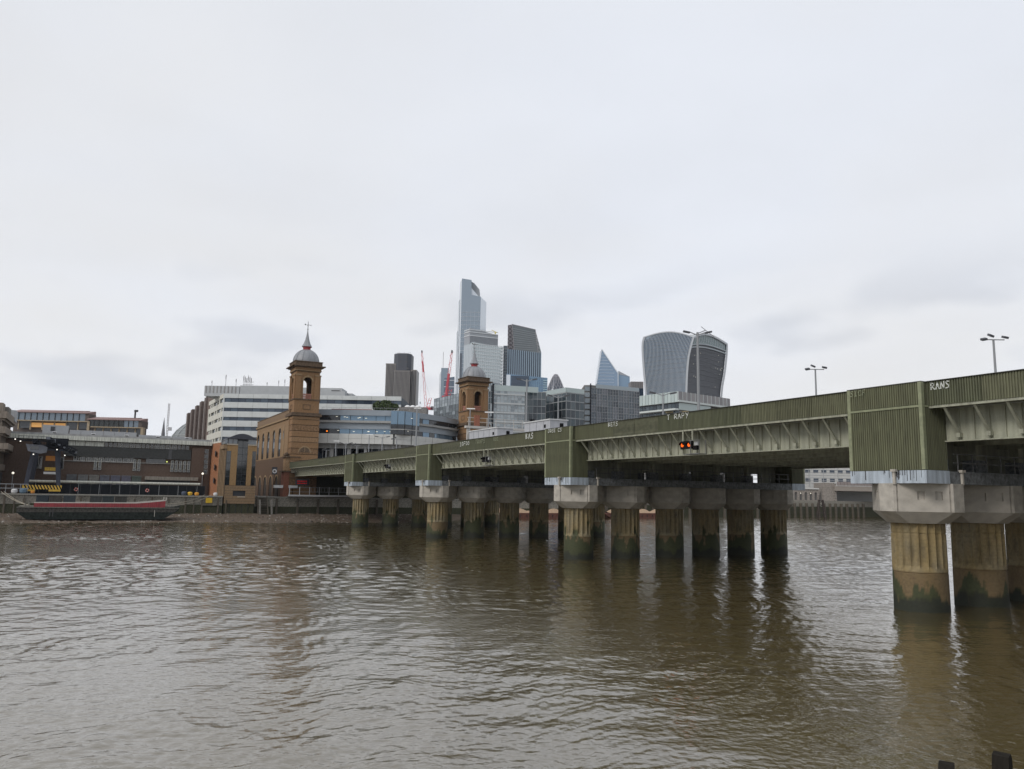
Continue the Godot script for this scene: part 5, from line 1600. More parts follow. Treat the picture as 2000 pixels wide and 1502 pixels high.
func make_offices():
	var white := mat("office_white", Color(0.56, 0.585, 0.575), 0.55, "soft", 0.1)
	var cream := mat("office_cream", Color(0.55, 0.54, 0.47), 0.6, "soft", 0.1)
	var strip := coated("office_strip", Color(0.035, 0.05, 0.075), 0.2, 0.1)
	var strip2 := coated("office_strip_pale", Color(0.06, 0.085, 0.115), 0.25, 0.1)  # slightly paler strip glass for scattered windows
	var grey := mat("office_plant", Color(0.40, 0.415, 0.42), 0.6, "soft", 0.1)
	var dark: Material = M["dark_metal"]
	# white banded offices over the station
	var t := thing("banded_offices", "white office block with dark horizontal window bands behind the brick station wall", "office block", city(-63.5, 250), GRID)
	var a := Vector2(-28.35, 0)
	var b := Vector2(28.3, 0)
	var w := Vector2(-42.5, -25)
	walls("body", t, strip, [Vector2(-28.3, -0.6), Vector2(28.25, -0.6), Vector2(28.25, -40), w + Vector2(0.6, 0)], 0, [31.8, 31.8, 31.8, 31.8])
	var bands := [[30.6, 31.95], [27.48, 29.28], [24.54, 26.33], [21.5, 23.4], [18.2, 20.2], [15.0, 17.0]]
	for q in bands:
		for i in 12:
			face_box(t, "white_panel", white, a, b, i / 12.0 + 0.0006, (i + 1) / 12.0 - 0.0006, q[0], q[1], -0.5, 0.0)
		face_box(t, "white_panel", cream, w, a, 0, 1, q[0], q[1], -0.5, 0.0)
	for k in 5:
		var y0: float = bands[k + 1][1]
		var y1: float = bands[k][0]
		for i in 24:
			face_box(t, "window", strip2 if (i * 7 + k * 3) % 5 < 2 else strip, a, b, i / 24.0 + 0.001, (i + 1) / 24.0 - 0.001, y0, y1, -0.52, -0.3)
		for i in 7:
			face_box(t, "cream_pier", cream, w, a, i / 7.0 + (0.0 if (i + k) % 3 else 0.05), i / 7.0 + 0.05, y0, y1, -0.5, -0.02)
	face_box(t, "corner_post", white, a, b, 0.0, 0.006, 0, 31.95, -0.5, 0.02)
	# roof plant
	for q in [[-37, -25.5, 35.2], [-25.4, -9, 35.45], [-8.9, 8, 35.1], [8.1, 11.5, 33.4]]:
		bx(t, "plant_room", grey, Vector3((q[0] + q[1]) / 2, (31.8 + q[2]) / 2, -10), Vector3(q[1] - q[0] - 0.1, q[2] - 31.8, 8))
	for i in 9: bx(t, "plant_louvre", mat("plant_louvre", Color(0.27, 0.26, 0.25), 0.7, "", 1.0), Vector3(-36.4 + i * 1.2, 34.0, -5.95), Vector3(0.35, 2.2, 0.1))
	bx(t, "plant_room", grey, Vector3(6.2, 32.7, -5), Vector3(7.3, 1.7, 6)); bx(t, "roof_dish_frame", dark, Vector3(6.5, 33.75, -4), Vector3(2.6, 0.5, 2))
	s_antennas()
	# brown block with deep fins, further back
	var brown := mat("brown_stone", Color(0.155, 0.12, 0.105), 0.8, "mottle", 0.1)
	var fin := mat("brown_fin", Color(0.20, 0.17, 0.155), 0.7, "soft", 0.1)
	var pane := coated("brown_glass", Color(0.03, 0.027, 0.03), 0.15, 0.2)
	t = thing("brown_finned_block", "dark brown finned office block stepping down left of the white banded offices", "office block", city(-127, 335), GRID)
	walls("tower_end", t, brown, [Vector2(-4.2, -4), Vector2(-1, 0), Vector2(18, 0), Vector2(18, -20), Vector2(-4, -20)], 0, [41.7, 41.9, 41.9, 41.7, 41.7])
	for j in 9: bx(t, "stone_joint", fin, Vector3(8.5, 22.5 + j * 2.2, 0.02), Vector3(18.8, 0.12, 0.08))
	walls("wing", t, pane, [Vector2(-3.5, -8), Vector2(-36, -64), Vector2(-20, -64), Vector2(4, -10)], 0, [41, 39.5, 39.5, 41])
	var wa := Vector2(-36, -64)
	var wb := Vector2(-3.5, -8)
	for i in 5:
		# each bay: a deep fin, dark glass and pale spandrels between
		var f := i * 0.2
		face_box(t, "fin", fin, wa, wb, f, f + 0.03, 0, 39.3 + i * 0.75, -0.5, 1.6)
		face_box(t, "fin", brown, wa, wb, f + 0.12, f + 0.14, 0, 39.0 + i * 0.75, -0.5, 2.2)
		for j in 8:
			face_box(t, "spandrel", mat("brown_spandrel", Color(0.3, 0.27, 0.26), 0.7, "", 1.0), wa, wb, f + 0.035, f + 0.115, 14.0 + j * 3.6, 14.6 + j * 3.6, 0, 0.5)
			face_box(t, "spandrel", brown, wa, wb, f + 0.145, f + 0.195, 14.0 + j * 3.6, 14.8 + j * 3.6, 0, 0.5)
	# low glazed dome and mast
	t = thing("glazed_dome_hall", "grey ribbed curved roof hall behind the brown finned block", "hall", city(-163, 430), GRID)
	var s := MB.new()
	var prof := PackedVector2Array()
	for i in 9: prof.append(Vector2(21.5 * cos(PI / 2 * i / 8.0), 23 + 17 * sin(PI / 2 * i / 8.0)))
	prof.insert(0, Vector2(21.5, 0))
	s.lathe(Vector3.ZERO, prof, 40)
	var dm := part(t, "dome", s.mesh(), mat("dome_steel", Color(0.17, 0.185, 0.185), 0.45, "soft", 0.1))
	for k in 20:
		s = MB.new()
		var an := TAU * k / 20
		for i in range(1, 9):
			var p := prof[i]; var q := prof[i + 1]
			s.bar(Vector3(cos(an) * p.x, p.y + 0.1, sin(an) * p.x), Vector3(cos(an) * q.x, q.y + 0.1, sin(an) * q.x), 0.4, 0.4)
		part(dm, "rib", s.mesh(), mat("dome_rib", Color(0.33, 0.35, 0.35), 0.45, "", 1.0))
	for i in range(2, 7):
		s = MB.new()
		for k in 40:
			var e := TAU * k / 40
			var g := TAU * (k + 1) / 40
			s.bar(Vector3(cos(e) * prof[i].x, prof[i].y + 0.1, sin(e) * prof[i].x), Vector3(cos(g) * prof[i].x, prof[i].y + 0.1, sin(g) * prof[i].x), 0.3, 0.3)
		part(dm, "hoop", s.mesh(), M["dome_rib"])
	t = thing("lattice_mast", "thin pale lattice crane mast standing far off above the depot roof", "mast", city(-261.5, 600), GRID)
	bx(t, "mast_leg", mat("mast_grey", Color(0.42, 0.42, 0.43), 0.6, "", 1.0), Vector3(-0.5, 33, 0), Vector3(0.35, 66, 0.4)); bx(t, "mast_leg", M["mast_grey"], Vector3(0.5, 33, 0), Vector3(0.35, 66, 0.4))
	for i in 30: bar(t, "lacing", M["mast_grey"], Vector3(-0.5 if i % 2 else 0.5, 6 + i * 2, 0), Vector3(0.5 if i % 2 else -0.5, 8 + i * 2, 0), 0.2, 0.2)
	bx(t, "cab", M["mast_grey"], Vector3(1.8, 46.5, 0), Vector3(2.4, 2.6, 1.6))
	# two pavilions with copper roofs behind the depot
	for k in 2:
		var x0: float = [-189.5, -160.5][k]
		var x1: float = [-161.8, -141.2][k]
		var eave: float = [34.5, 32.1][k]
		var sill: float = [31.5, 29.45][k]
		t = thing("copper_roof_block", ["bronze glass block with a flat copper roof and lit windows behind the depot", "smaller dark glass block with a copper roof and a short mast behind the depot"][k], "office block", city((x0 + x1) / 2, 300), GRID + 0.06)
		var h := (x1 - x0) / 2
		var y := eave - 5.05
		walls("roof", t, mat("copper_roof", Color(0.25, 0.165, 0.15), 0.7, "soft", 0.1), [Vector2(-h - 0.6, -7), Vector2(-h - 0.6, 0.6), Vector2(h + 0.2, 0.6), Vector2(h - 0.2, -7)], y, [y + 1.5, y + 0.25, y + 0.25, y + 1.5])
		walls("roof_ridge", t, M["copper_roof"], [Vector2(-h - 0.6, -6.9), Vector2(-h - 0.6, 0.4), Vector2(h - 2.2, -3), Vector2(h - 2.5, -6.9)], y, [y + 1.7, y + 0.3, y + 1.2, y + 1.7])
		bx(t, "core", mat("bronze_panel", Color(0.09, 0.07, 0.06), 0.6, "soft"), Vector3(-0.2, y / 2, -4), Vector3(h * 2 - 0.8, y, 6.5))
		var n: int = [12, 10][k]
		for i in n:
			bx(t, "window", coated("pavilion_glass_%d" % int(k == 1 and i < 7), Color(0.16, 0.2, 0.24) if k == 0 or i >= 7 else Color(0.03, 0.035, 0.035), 0.4, 0.1), Vector3(-h + (i + 0.5) * (2 * h - 1.0) / n, (y + sill - 5.05) / 2, -0.3), Vector3((2 * h - 1.0) / n - 0.05, y - sill + 5.05, 0.3))
			bx(t, "mullion", dark, Vector3(-h + i * (2 * h - 1.0) / n, (y + sill - 5.05) / 2, 0.0), Vector3(0.16, y - sill + 5.05, 0.3))
		bx(t, "end_wall", mat("bronze_panel", Color(0.09, 0.07, 0.06), 0.6, "soft"), Vector3(h - 0.3, (y + sill - 5.05) / 2, -3), Vector3(1.3, y - sill + 5.05, 6))
		var sand := mat("pavilion_stone", Color(0.36, 0.29, 0.2), 0.8, "soft")
		bx(t, "ledge", sand, Vector3(1.6, sill - 5.2, 0.6), Vector3(2 * h, 0.35, 2.4))
		bx(t, "ledge_pier", sand, Vector3(h + 1.2, (sill - 5.2) / 2, 0.8), Vector3(0.9, sill - 5.2, 1.8))
		var lit := lamp_mat("lit_office", Color(0.8, 0.6, 0.36), 0.45)
		for i in 6:
			var mm: Material = lit if k == 0 and i in [1, 2, 3] else coated("pavilion_low_glass", Color(0.05, 0.055, 0.06), 0.2, 0.15)
			var wv := (2 * h - 1.5) / 6
			bx(t, "lit_window" if k == 0 and i in [1, 2, 3] else "window", mm, Vector3(-h + 2.8 + (i + 0.5) * wv, sill - 6.75, 0.3), Vector3(wv - 0.5, 1.7 if mm == lit else 2.6, 0.2))
			bx(t, "pier", sand, Vector3(-h + 2.8 + i * wv, sill - 7.0, 0.4), Vector3(0.4, 3.2, 0.6))
		if k == 1:
			bx(t, "roof_mast", dark, Vector3(4.8, y + 2.6, -6), Vector3(0.5, 3.4, 0.5)); bx(t, "mast_head", dark, Vector3(5.1, y + 4.3, -6), Vector3(1.3, 0.8, 0.6)); bx(t, "mast_base", dark, Vector3(4.8, y + 1.3, -6), Vector3(1.8, 0.5, 1.2))
	for p in [[-125.3, 425, 44.6, "spire nearest the dome"], [-144.5, 425, 39.6, "shorter spire further left"]]:
		t = thing("church_spire", "tiny dark church finial over the depot roof, the %s" % p[3], "spire", city(p[0] - 62, p[1]), GRID, "spires over the depot roof")
		s = MB.new()
		s.lathe(Vector3.ZERO, PackedVector2Array([Vector2(1.2, 0), Vector2(1.0, p[2] - 14.0), Vector2(0.05, p[2] - 5.0)]), 6, false)
		part(t, "spire", s.mesh(), mat("spire_slate", Color(0.13, 0.13, 0.14), 0.7, "", 1.0))
	make_curved_offices()
	make_glass_blocks()

func s_antennas():
	var m := mat("antenna_grey", Color(0.3, 0.3, 0.31), 0.5, "", 1.0)
	for q in [[-98.5, 40.1, 1.9, "leftmost, over the louvres"], [-94.0, 40.1, 4.0, "tallest, left of the cluster"], [-90.6, 40.1, 2.7, "just left of the cluster"], [-80.4, 40.0, 1.8, "short, right of the cluster"], [-76.6, 39.9, 2.6, "second from the brick tower"], [-74.6, 39.9, 3.0, "nearest the brick tower"]]:
		var t := thing("roof_antenna", "slim grey antenna on the banded office roof, %s" % q[3], "antenna", city(q[0], 257, q[1]), GRID, "antennas on the office roof")
		bx(t, "pole", m, Vector3(0, q[2] / 2, 0), Vector3(0.12, q[2], 0.12)); bx(t, "panel_aerial", m, Vector3(0, q[2] * 0.8, 0.1), Vector3(0.24, q[2] * 0.35, 0.16))
	var c := thing("antenna_cluster", "crowded cluster of grey phone antennas on the banded office roof", "antenna", city(-86.9, 257, 40.3), GRID)
	for i in 6:
		bx(c, "pole", m, Vector3(-1.2 + i * 0.5, 1.9 - 0.2 * (i % 3), 0.2 * (i % 2)), Vector3(0.1, 3.8 - 0.5 * (i % 3), 0.1))
		bx(c, "panel_aerial", m, Vector3(-1.2 + i * 0.5, 2.6 - 0.3 * (i % 3), 0.2), Vector3(0.26, 1.4, 0.16))
	for y in [0.6, 1.5]: bx(c, "cross_bar", m, Vector3(0.3, y, 0), Vector3(3.6, 0.12, 0.12))

func make_curved_offices():
	var fascia := mat("curved_white", Color(0.50, 0.50, 0.475), 0.5, "soft", 0.1)
	var band := mat("curved_blue_band", Color(0.255, 0.29, 0.325), 0.45, "soft", 0.1)
	var grey := mat("curved_soffit", Color(0.30, 0.30, 0.29), 0.7, "soft")
	var gl := [coated("curved_glass_a", Color(0.15, 0.23, 0.31), 0.45, 0.08), coated("curved_glass_b", Color(0.10, 0.16, 0.22), 0.4, 0.08), coated("curved_glass_c", Color(0.02, 0.024, 0.03), 0.15, 0.1)]
	var dark: Material = M["dark_metal"]
	var t := thing("curved_offices", "low grey and blue glass offices curving away between the two brick towers", "office block", city(-34, 215), GRID)
	var path := [Vector2(-27, 0), Vector2(-18.6, 0), Vector2(-10, 0), Vector2(-3, 0), Vector2(2, 0), Vector2(5.9, -2.6), Vector2(10.8, -9.5), Vector2(14.6, -16.5), Vector2(17.6, -23.5), Vector2(19.8, -33)]
	var ring := []
	for p in path: ring.append(p + Vector2(0, -0.8))
	ring.append(Vector2(19.8, -60)); ring.append(Vector2(-27, -60))
	var tops := []
	for p in ring: tops.append(22.2)
	walls("core", t, M["inner_concrete"], ring, 14.4, tops)
	var roof := []
	for p in ring: roof.append(23.75)
	for i in path.size() - 1:
		var a: Vector2 = path[i]
		var b: Vector2 = path[i + 1]
		var n := maxi(2, int((b - a).length() / 2.4))
		face_box(t, "roof_band", band, a, b, 0, 1, 22.3, 23.8, -6, 0.25)
		face_box(t, "ledge", grey, a, b, 0, 1, 20.25, 20.85, -0.8, 0.9)
		face_box(t, "middle_band", band, a, b, 0, 1, 18.6, 20.2, -0.8, 0.2)
		face_box(t, "soffit", grey, a, b, 0, 1, 13.35, 14.5, -3, -0.9)
		for k in n:
			var f0 := float(k) / n
			var f1 := float(k + 1) / n
			face_box(t, "fascia_panel", fascia, a, b, f0 + 0.004, f1 - 0.004, 15.95, 17.2, -0.8, 1.1)
			face_box(t, "fascia_panel", fascia, a, b, f0 + 0.004, f1 - 0.004, 14.55, 15.92, -0.8, 1.08)
			var g := 2 if i == 1 and k < 2 else (k * 5 + i * 3) % 7 % 2
			if i >= 5: g = 2 if (k + i) % 3 == 0 else 0
			face_box(t, "window", gl[g], a, b, f0 + 0.01, f1 - 0.01, 17.25, 18.6, -0.8, -0.1)
			face_box(t, "window", gl[g if i < 6 else 2], a, b, f0 + 0.01, f1 - 0.01, 20.85, 22.3, -0.8, -0.3)
	# projecting glass bay
	for q in [[Vector2(1.2, 0.9), Vector2(5.0, 0.9)], [Vector2(5.0, 0.9), Vector2(8.4, -4.2)]]:
		face_box(t, "bay_back", M["inner_concrete"], q[0], q[1], 0, 1, 17.2, 23.4, -1.5, -0.1)
		for i in 2:
			face_box(t, "bay_pane", gl[0], q[0], q[1], i * 0.5 + 0.02, i * 0.5 + 0.48, 20.0, 23.6, -0.1, 0.1)
			face_box(t, "bay_dark", gl[2], q[0], q[1], i * 0.5 + 0.02, i * 0.5 + 0.48, 17.3, 19.9, -0.1, 0.1)
		face_box(t, "bay_bar", grey, q[0], q[1], 0, 1, 18.5, 18.75, -0.1, 0.2)
	var lm := lamp_mat("office_lamp", Color(1, 0.98, 0.9), 0.6)
	var r := RandomNumberGenerator.new()
	r.seed = 41
	for i in 18: bx(t, "ceiling_light", lm, Vector3(r.randf_range(-16, 7), (18.1 if i % 2 else 21.8) + r.randf_range(-0.25, 0.25), -0.02), Vector3(0.5, 0.09, 0.1))
	bx(t, "orange_light", lamp_mat("amber_lamp", Color(1.0, 0.5, 0.05), 1.4), Vector3(-16.2, 17.9, 0.0), Vector3(0.35, 0.3, 0.1))
	for i in 8: bx(t, "entrance_column", M["hall_column"], Vector3(-15.0 + i * 4.6, 12, -2), Vector3(0.8, 5.5, 0.8))
	for i in 13: bx(t, "glass_fin", M["rail_grey"], Vector3(-17 + i * 1.9, 12.4, 0.3), Vector3(0.08, 4.2, 0.08))
	bx(t, "roof_stone", mat("roof_block", Color(0.2, 0.19, 0.18), 0.9, "strong", 0.3), Vector3(5.5, 24.9, -14), Vector3(8, 2.4, 5))
	for i in 3:
		var s := MB.new()
		s.lathe(Vector3(3.8 + i * 1.5, 26.1, -13), PackedVector2Array([Vector2(0.9, 0), Vector2(0.75, 0.4), Vector2(0.4, 0.65), Vector2(0.02, 0.75)]), 10)
		part(t, "roof_dome", s.mesh(), mat("white_metal", Color(0.7, 0.7, 0.7), 0.5, "soft"))
	for i in 16: bx(t, "roof_baluster", M["rail_grey"], Vector3(-18 + i * 1.6, 24.15, -0.6), Vector3(0.05, 0.7, 0.05))
	bx(t, "roof_handrail", M["rail_grey"], Vector3(-6, 24.5, -0.6), Vector3(24, 0.06, 0.06))
	bx(t, "terrace_planter", mat("planter_red", Color(0.3, 0.16, 0.14), 0.8, "soft"), Vector3(-10, 23.98, -1.5), Vector3(11, 0.35, 0.8))
	# clipped tree on the roof terrace
	var tr := thing("roof_tree", "spreading green tree on the roof terrace of the curved offices", "tree", city(-35.6, 222, 28.9), GRID)
	var s2 := MB.new()
	s2.tube(Vector3(0, 0, 0), Vector3(0.1, 1.0, 0), 0.22, 0.15, 7)
	for i in 6: s2.tube(Vector3(0.1, 0.7, 0), Vector3(cos(i * 1.05) * 2.2, 1.9, sin(i * 1.05) * 1.1), 0.1, 0.04, 5)
	part(tr, "trunk", s2.mesh(), mat("bark", Color(0.08, 0.06, 0.045), 0.9))
	s2 = MB.new()
	r.seed = 19
	for i in 3800:
		var u := Vector3(r.randf_range(-1, 1), r.randf_range(-1, 1), r.randf_range(-1, 1))
		if u.length() > 1.0: continue
		u = u.normalized() * pow(u.length(), 0.4)
		var lob := 1.0 + 0.18 * sin(u.x * 7 + 1) + 0.12 * sin(u.x * 13 + u.y * 5)
		var p := Vector3(u.x * 3.75, 1.75 + u.y * 1.75 * lob * (1.0 - 0.35 * maxf(0, u.x)), u.z * 1.9)
		if p.y < 0.35: continue
		s2.colour = Color(0.045, 0.068, 0.02) * r.randf_range(0.6, 1.5)
		var q := Basis(Vector3(r.randf(), r.randf(), r.randf()).normalized(), r.randf() * TAU)
		var e := r.randf_range(0.13, 0.26)
		s2.tri(p + q * Vector3(-e, 0, 0), p + q * Vector3(e, 0, 0), p + q * Vector3(0, e * 1.2, 0.1))
		s2.tri(p + q * Vector3(e, 0, 0), p + q * Vector3(-e, 0, 0), p + q * Vector3(0, -e * 1.2, 0.1))
	var lv := StandardMaterial3D.new()
	lv.vertex_color_use_as_albedo = true
	lv.roughness = 0.7
	part(tr, "crown", s2.mesh(), lv)

func make_glass_blocks():
	var frame := mat("grid_frame", Color(0.30, 0.315, 0.32), 0.5, "", 1.0)
	var fd := mat("grid_frame_dark", Color(0.10, 0.12, 0.13), 0.5, "", 1.0)
	var black := mat("frame_black", Color(0.025, 0.026, 0.03), 0.5, "", 1.0)
	var lt := [coated("pane_light_a", Color(0.33, 0.37, 0.39), 0.4, 0.15), coated("pane_light_b", Color(0.27, 0.31, 0.33), 0.4, 0.15), coated("pane_light_c", Color(0.20, 0.23, 0.25), 0.4, 0.15)]
	var dk := [coated("pane_dark_a", Color(0.04, 0.06, 0.07), 0.3, 0.1), coated("pane_dark_b", Color(0.025, 0.036, 0.045), 0.25, 0.1), coated("pane_dark_c", Color(0.07, 0.09, 0.1), 0.3, 0.1)]
	var md := [coated("pane_mid_a", Color(0.09, 0.11, 0.13), 0.3, 0.12), coated("pane_mid_b", Color(0.055, 0.065, 0.08), 0.3, 0.12), coated("pane_mid_c", Color(0.13, 0.14, 0.16), 0.3, 0.12)]
	# reflective block left of the second tower
	var t := thing("mirror_glass_block", "glass block with broken reflections painted into its panes left of the second brick tower", "office block", city(-28.3, 420), GRID)
	walls("body", t, M["inner_concrete"], [Vector2(-15.8, -27.2), Vector2(0, -0.2), Vector2(24, -12), Vector2(8, -40)], 0, [54.6, 54.6, 54.6, 54.6])
	curtain(t, Vector2(-15.8, -27), Vector2(0, 0), 49.2, 54.7, 9, 3, fd, 0.12, 0.14, lt, 3)
	curtain(t, Vector2(-15.8, -27), Vector2(0, 0), 33, 49.2, 8, 9, fd, 0.12, 0.14, [dk[0], dk[1], dk[2], lt[2], dk[1]], 8)  # dark and pale panes mixed to draw the broken reflections
	curtain(t, Vector2(0, 0), Vector2(24, -12), 33, 54.7, 10, 6, frame, 0.15, 0.25, lt, 5)
	# pale gridded block right of the second tower
	t = thing("pale_grid_block", "pale gridded glass block directly right of the second brick tower", "office block", city(-1.5, 380), GRID)
	walls("body", t, M["inner_concrete"], [Vector2(-9.8, -0.2), Vector2(7.9, -5.2), Vector2(7.9, -30), Vector2(-9.8, -30)], 0, [54.1, 54.0, 54.0, 54.1])
	curtain(t, Vector2(-7.5, -0.8), Vector2(7.9, -5), 30, 51.5, 9, 15, frame, 0.2, 0.16, [lt[0], lt[1], lt[0], lt[2]], 12)
	for i in 5: face_box(t, "floor_band", mat("grid_pale", Color(0.45, 0.47, 0.47), 0.5, "", 1.0), Vector2(-7.5, -0.8), Vector2(7.9, -5), 0, 1, 31.5 + i * 4.5, 32.2 + i * 4.5, 0.1, 0.5)
	face_box(t, "parapet_glass", coated("parapet_glass", Color(0.36, 0.42, 0.41), 0.3, 0.2), Vector2(-7.5, -0.8), Vector2(14.5, -7), 0, 1, 51.5, 54.3, -0.2, 0.2)
	curtain(t, Vector2(-9.8, 0), Vector2(-7.9, -0.5), 30, 54, 2, 8, frame, 0.15, 0.2, [lt[0], dk[0]], 4)
	face_box(t, "black_frame", black, Vector2(-8.0, -0.4), Vector2(-7.4, -0.6), 0, 1, 29, 54.8, 0, 0.7)
	# recessed dark link
	t = thing("dark_glass_link", "dark recessed glass link between the pale and the green glass blocks", "office block", city(11.2, 392), GRID)
	walls("body", t, M["inner_concrete"], [Vector2(-5, -0.2), Vector2(6, -0.2), Vector2(6, -20), Vector2(-5, -20)], 0, [52.5, 52.5, 52.5, 52.5])
	curtain(t, Vector2(-4.8, 0), Vector2(5.8, 0), 31, 52.5, 5, 6, frame, 0.16, 0.3, dk, 6)
	# dark green glass block with a corner
	t = thing("green_glass_block", "dark green glass block with bright floor lines and a sharp corner", "office block", city(27.8, 400), GRID)
	walls("body", t, M["inner_concrete"], [Vector2(-11.6, -19.2), Vector2(0, -0.2), Vector2(9.7, -7.2), Vector2(9.7, -40), Vector2(-8, -40)], 0, [56.1, 56.2, 56.2, 56, 56])
	curtain(t, Vector2(-11.4, -19), Vector2(0, 0), 32, 53.6, 6, 5, frame, 0.14, 0.42, dk, 21)
	curtain(t, Vector2(0, 0), Vector2(9.7, -7), 32, 53.6, 4, 5, frame, 0.14, 0.42, dk, 22)
	for q in [[Vector2(-11.4, -19), Vector2(0, 0)], [Vector2(0, 0), Vector2(9.7, -7)]]: face_box(t, "parapet_glass", M["parapet_glass"], q[0], q[1], 0, 1, 53.8, 56.2, -0.2, 0.3)
	# gridded brown glass block
	t = thing("brown_grid_block", "smoky glass block with a pale square grid beside the green glass block", "office block", city(42.4, 420), GRID)
	walls("body", t, M["inner_concrete"], [Vector2(-3.6, -0.2), Vector2(0, -0.2), Vector2(28.1, -14.2), Vector2(28.1, -40), Vector2(-3.6, -40)], 0, [60.4, 60.5, 60.5, 60.4, 60.4])
	curtain(t, Vector2(0, 0), Vector2(28.1, -14), 36.5, 59, 9, 7, frame, 0.3, 0.3, md, 31)
	curtain(t, Vector2(0, 0.3), Vector2(28.1, -13.7), 36.5, 59, 18, 14, frame, 0.1, 0.1)
	face_box(t, "parapet_glass", lt[1], Vector2(0, 0), Vector2(28.1, -14), 0.1, 1, 59, 61.2, -0.2, 0.1)
	for i in 7: face_box(t, "edge_panel", lt[2], Vector2(-3.5, 0), Vector2(-0.4, 0), 0.05, 0.95, 38 + i * 3.2, 40.4 + i * 3.2, -0.1, 0.1)
	face_box(t, "black_frame", black, Vector2(-0.5, 0.1), Vector2(0.1, 0.1), 0, 1, 34, 61.2, 0, 0.8)
	# white and green glass block under the flared tower
	t = thing("cantilevered_glass_block", "pale green glass block with white ledges below the top-heavy tower", "office block", city(106, 500), GRID)
	var pg := [mat("pale_glass_panel", Color(0.47, 0.54, 0.52), 0.35, "", 1.0), mat("pale_glass_panel_b", Color(0.42, 0.49, 0.475), 0.35, "", 1.0)]
	var gp := [mat("grey_panel_a", Color(0.23, 0.22, 0.22), 0.5, "", 1.0), mat("grey_panel_b", Color(0.28, 0.265, 0.26), 0.5, "", 1.0)]
	var L := Vector2(-21.5, -30.5)
	var R := Vector2(43, -35)
	walls("upper_body", t, M["inner_concrete"], [L, Vector2(0, -0.2), R, Vector2(22, -64)], 61.5, [68.6, 68.6, 68.6, 68.6])
	for i in 13:
		face_box(t, "glass_panel", pg[i % 2], L, Vector2(0, 0), i / 13.0 + 0.004, (i + 1) / 13.0 - 0.004, 61.8, 68.65, 0, 0.25)
		face_box(t, "glass_panel", gp[i % 2], Vector2(0, 0), R, i / 13.0 + 0.006, (i + 1) / 13.0 - 0.006, 63.2, 68.65, 0, 0.25)
		face_box(t, "panel_post", M["grid_pale"], Vector2(0, 0), R, i / 13.0 - 0.004, i / 13.0 + 0.006, 63.2, 68.7, 0, 0.5)
	var wl := mat("white_ledge", Color(0.56, 0.6, 0.575), 0.5, "", 1.0)
	face_box(t, "ledge", wl, Vector2(0, 0), R, 0, 1, 61.9, 63.1, -0.5, 0.8)
	face_box(t, "ledge", wl, L, Vector2(0, 0), 0, 1, 56.5, 57.6, -0.5, 2.6)
	var LL := L + Vector2(2.0, -1.0)
	walls("lower_body", t, M["inner_concrete"], [LL + Vector2(0, -1), Vector2(0.8, -1.8), R + Vector2(-3, -2), Vector2(22, -64)], 0, [61.6, 61.6, 61.6, 61.6])
	for i in 11: face_box(t, "glass_panel", dk[i % 3], LL, Vector2(1, -1.4), i / 11.0 + 0.004, (i + 1) / 11.0 - 0.004, 57.6, 61.5, 0, 0.2)
	face_box(t, "return_panel", pg[1], Vector2(1, -1.4), R, 0, 0.6, 57, 61.9, -0.2, 0.1)
	for i in 11: face_box(t, "glass_panel", dk[(i + 1) % 3], LL, Vector2(1, -1.4), i / 11.0 + 0.004, (i + 1) / 11.0 - 0.004, 50, 56.4, 0, 0.2)
	face_box(t, "tan_soffit", mat("tan_soffit", Color(0.3, 0.24, 0.12), 0.7, "soft"), Vector2(-6, -9), Vector2(8, -5), 0, 1, 55.2, 56.4, -1, 2.4)

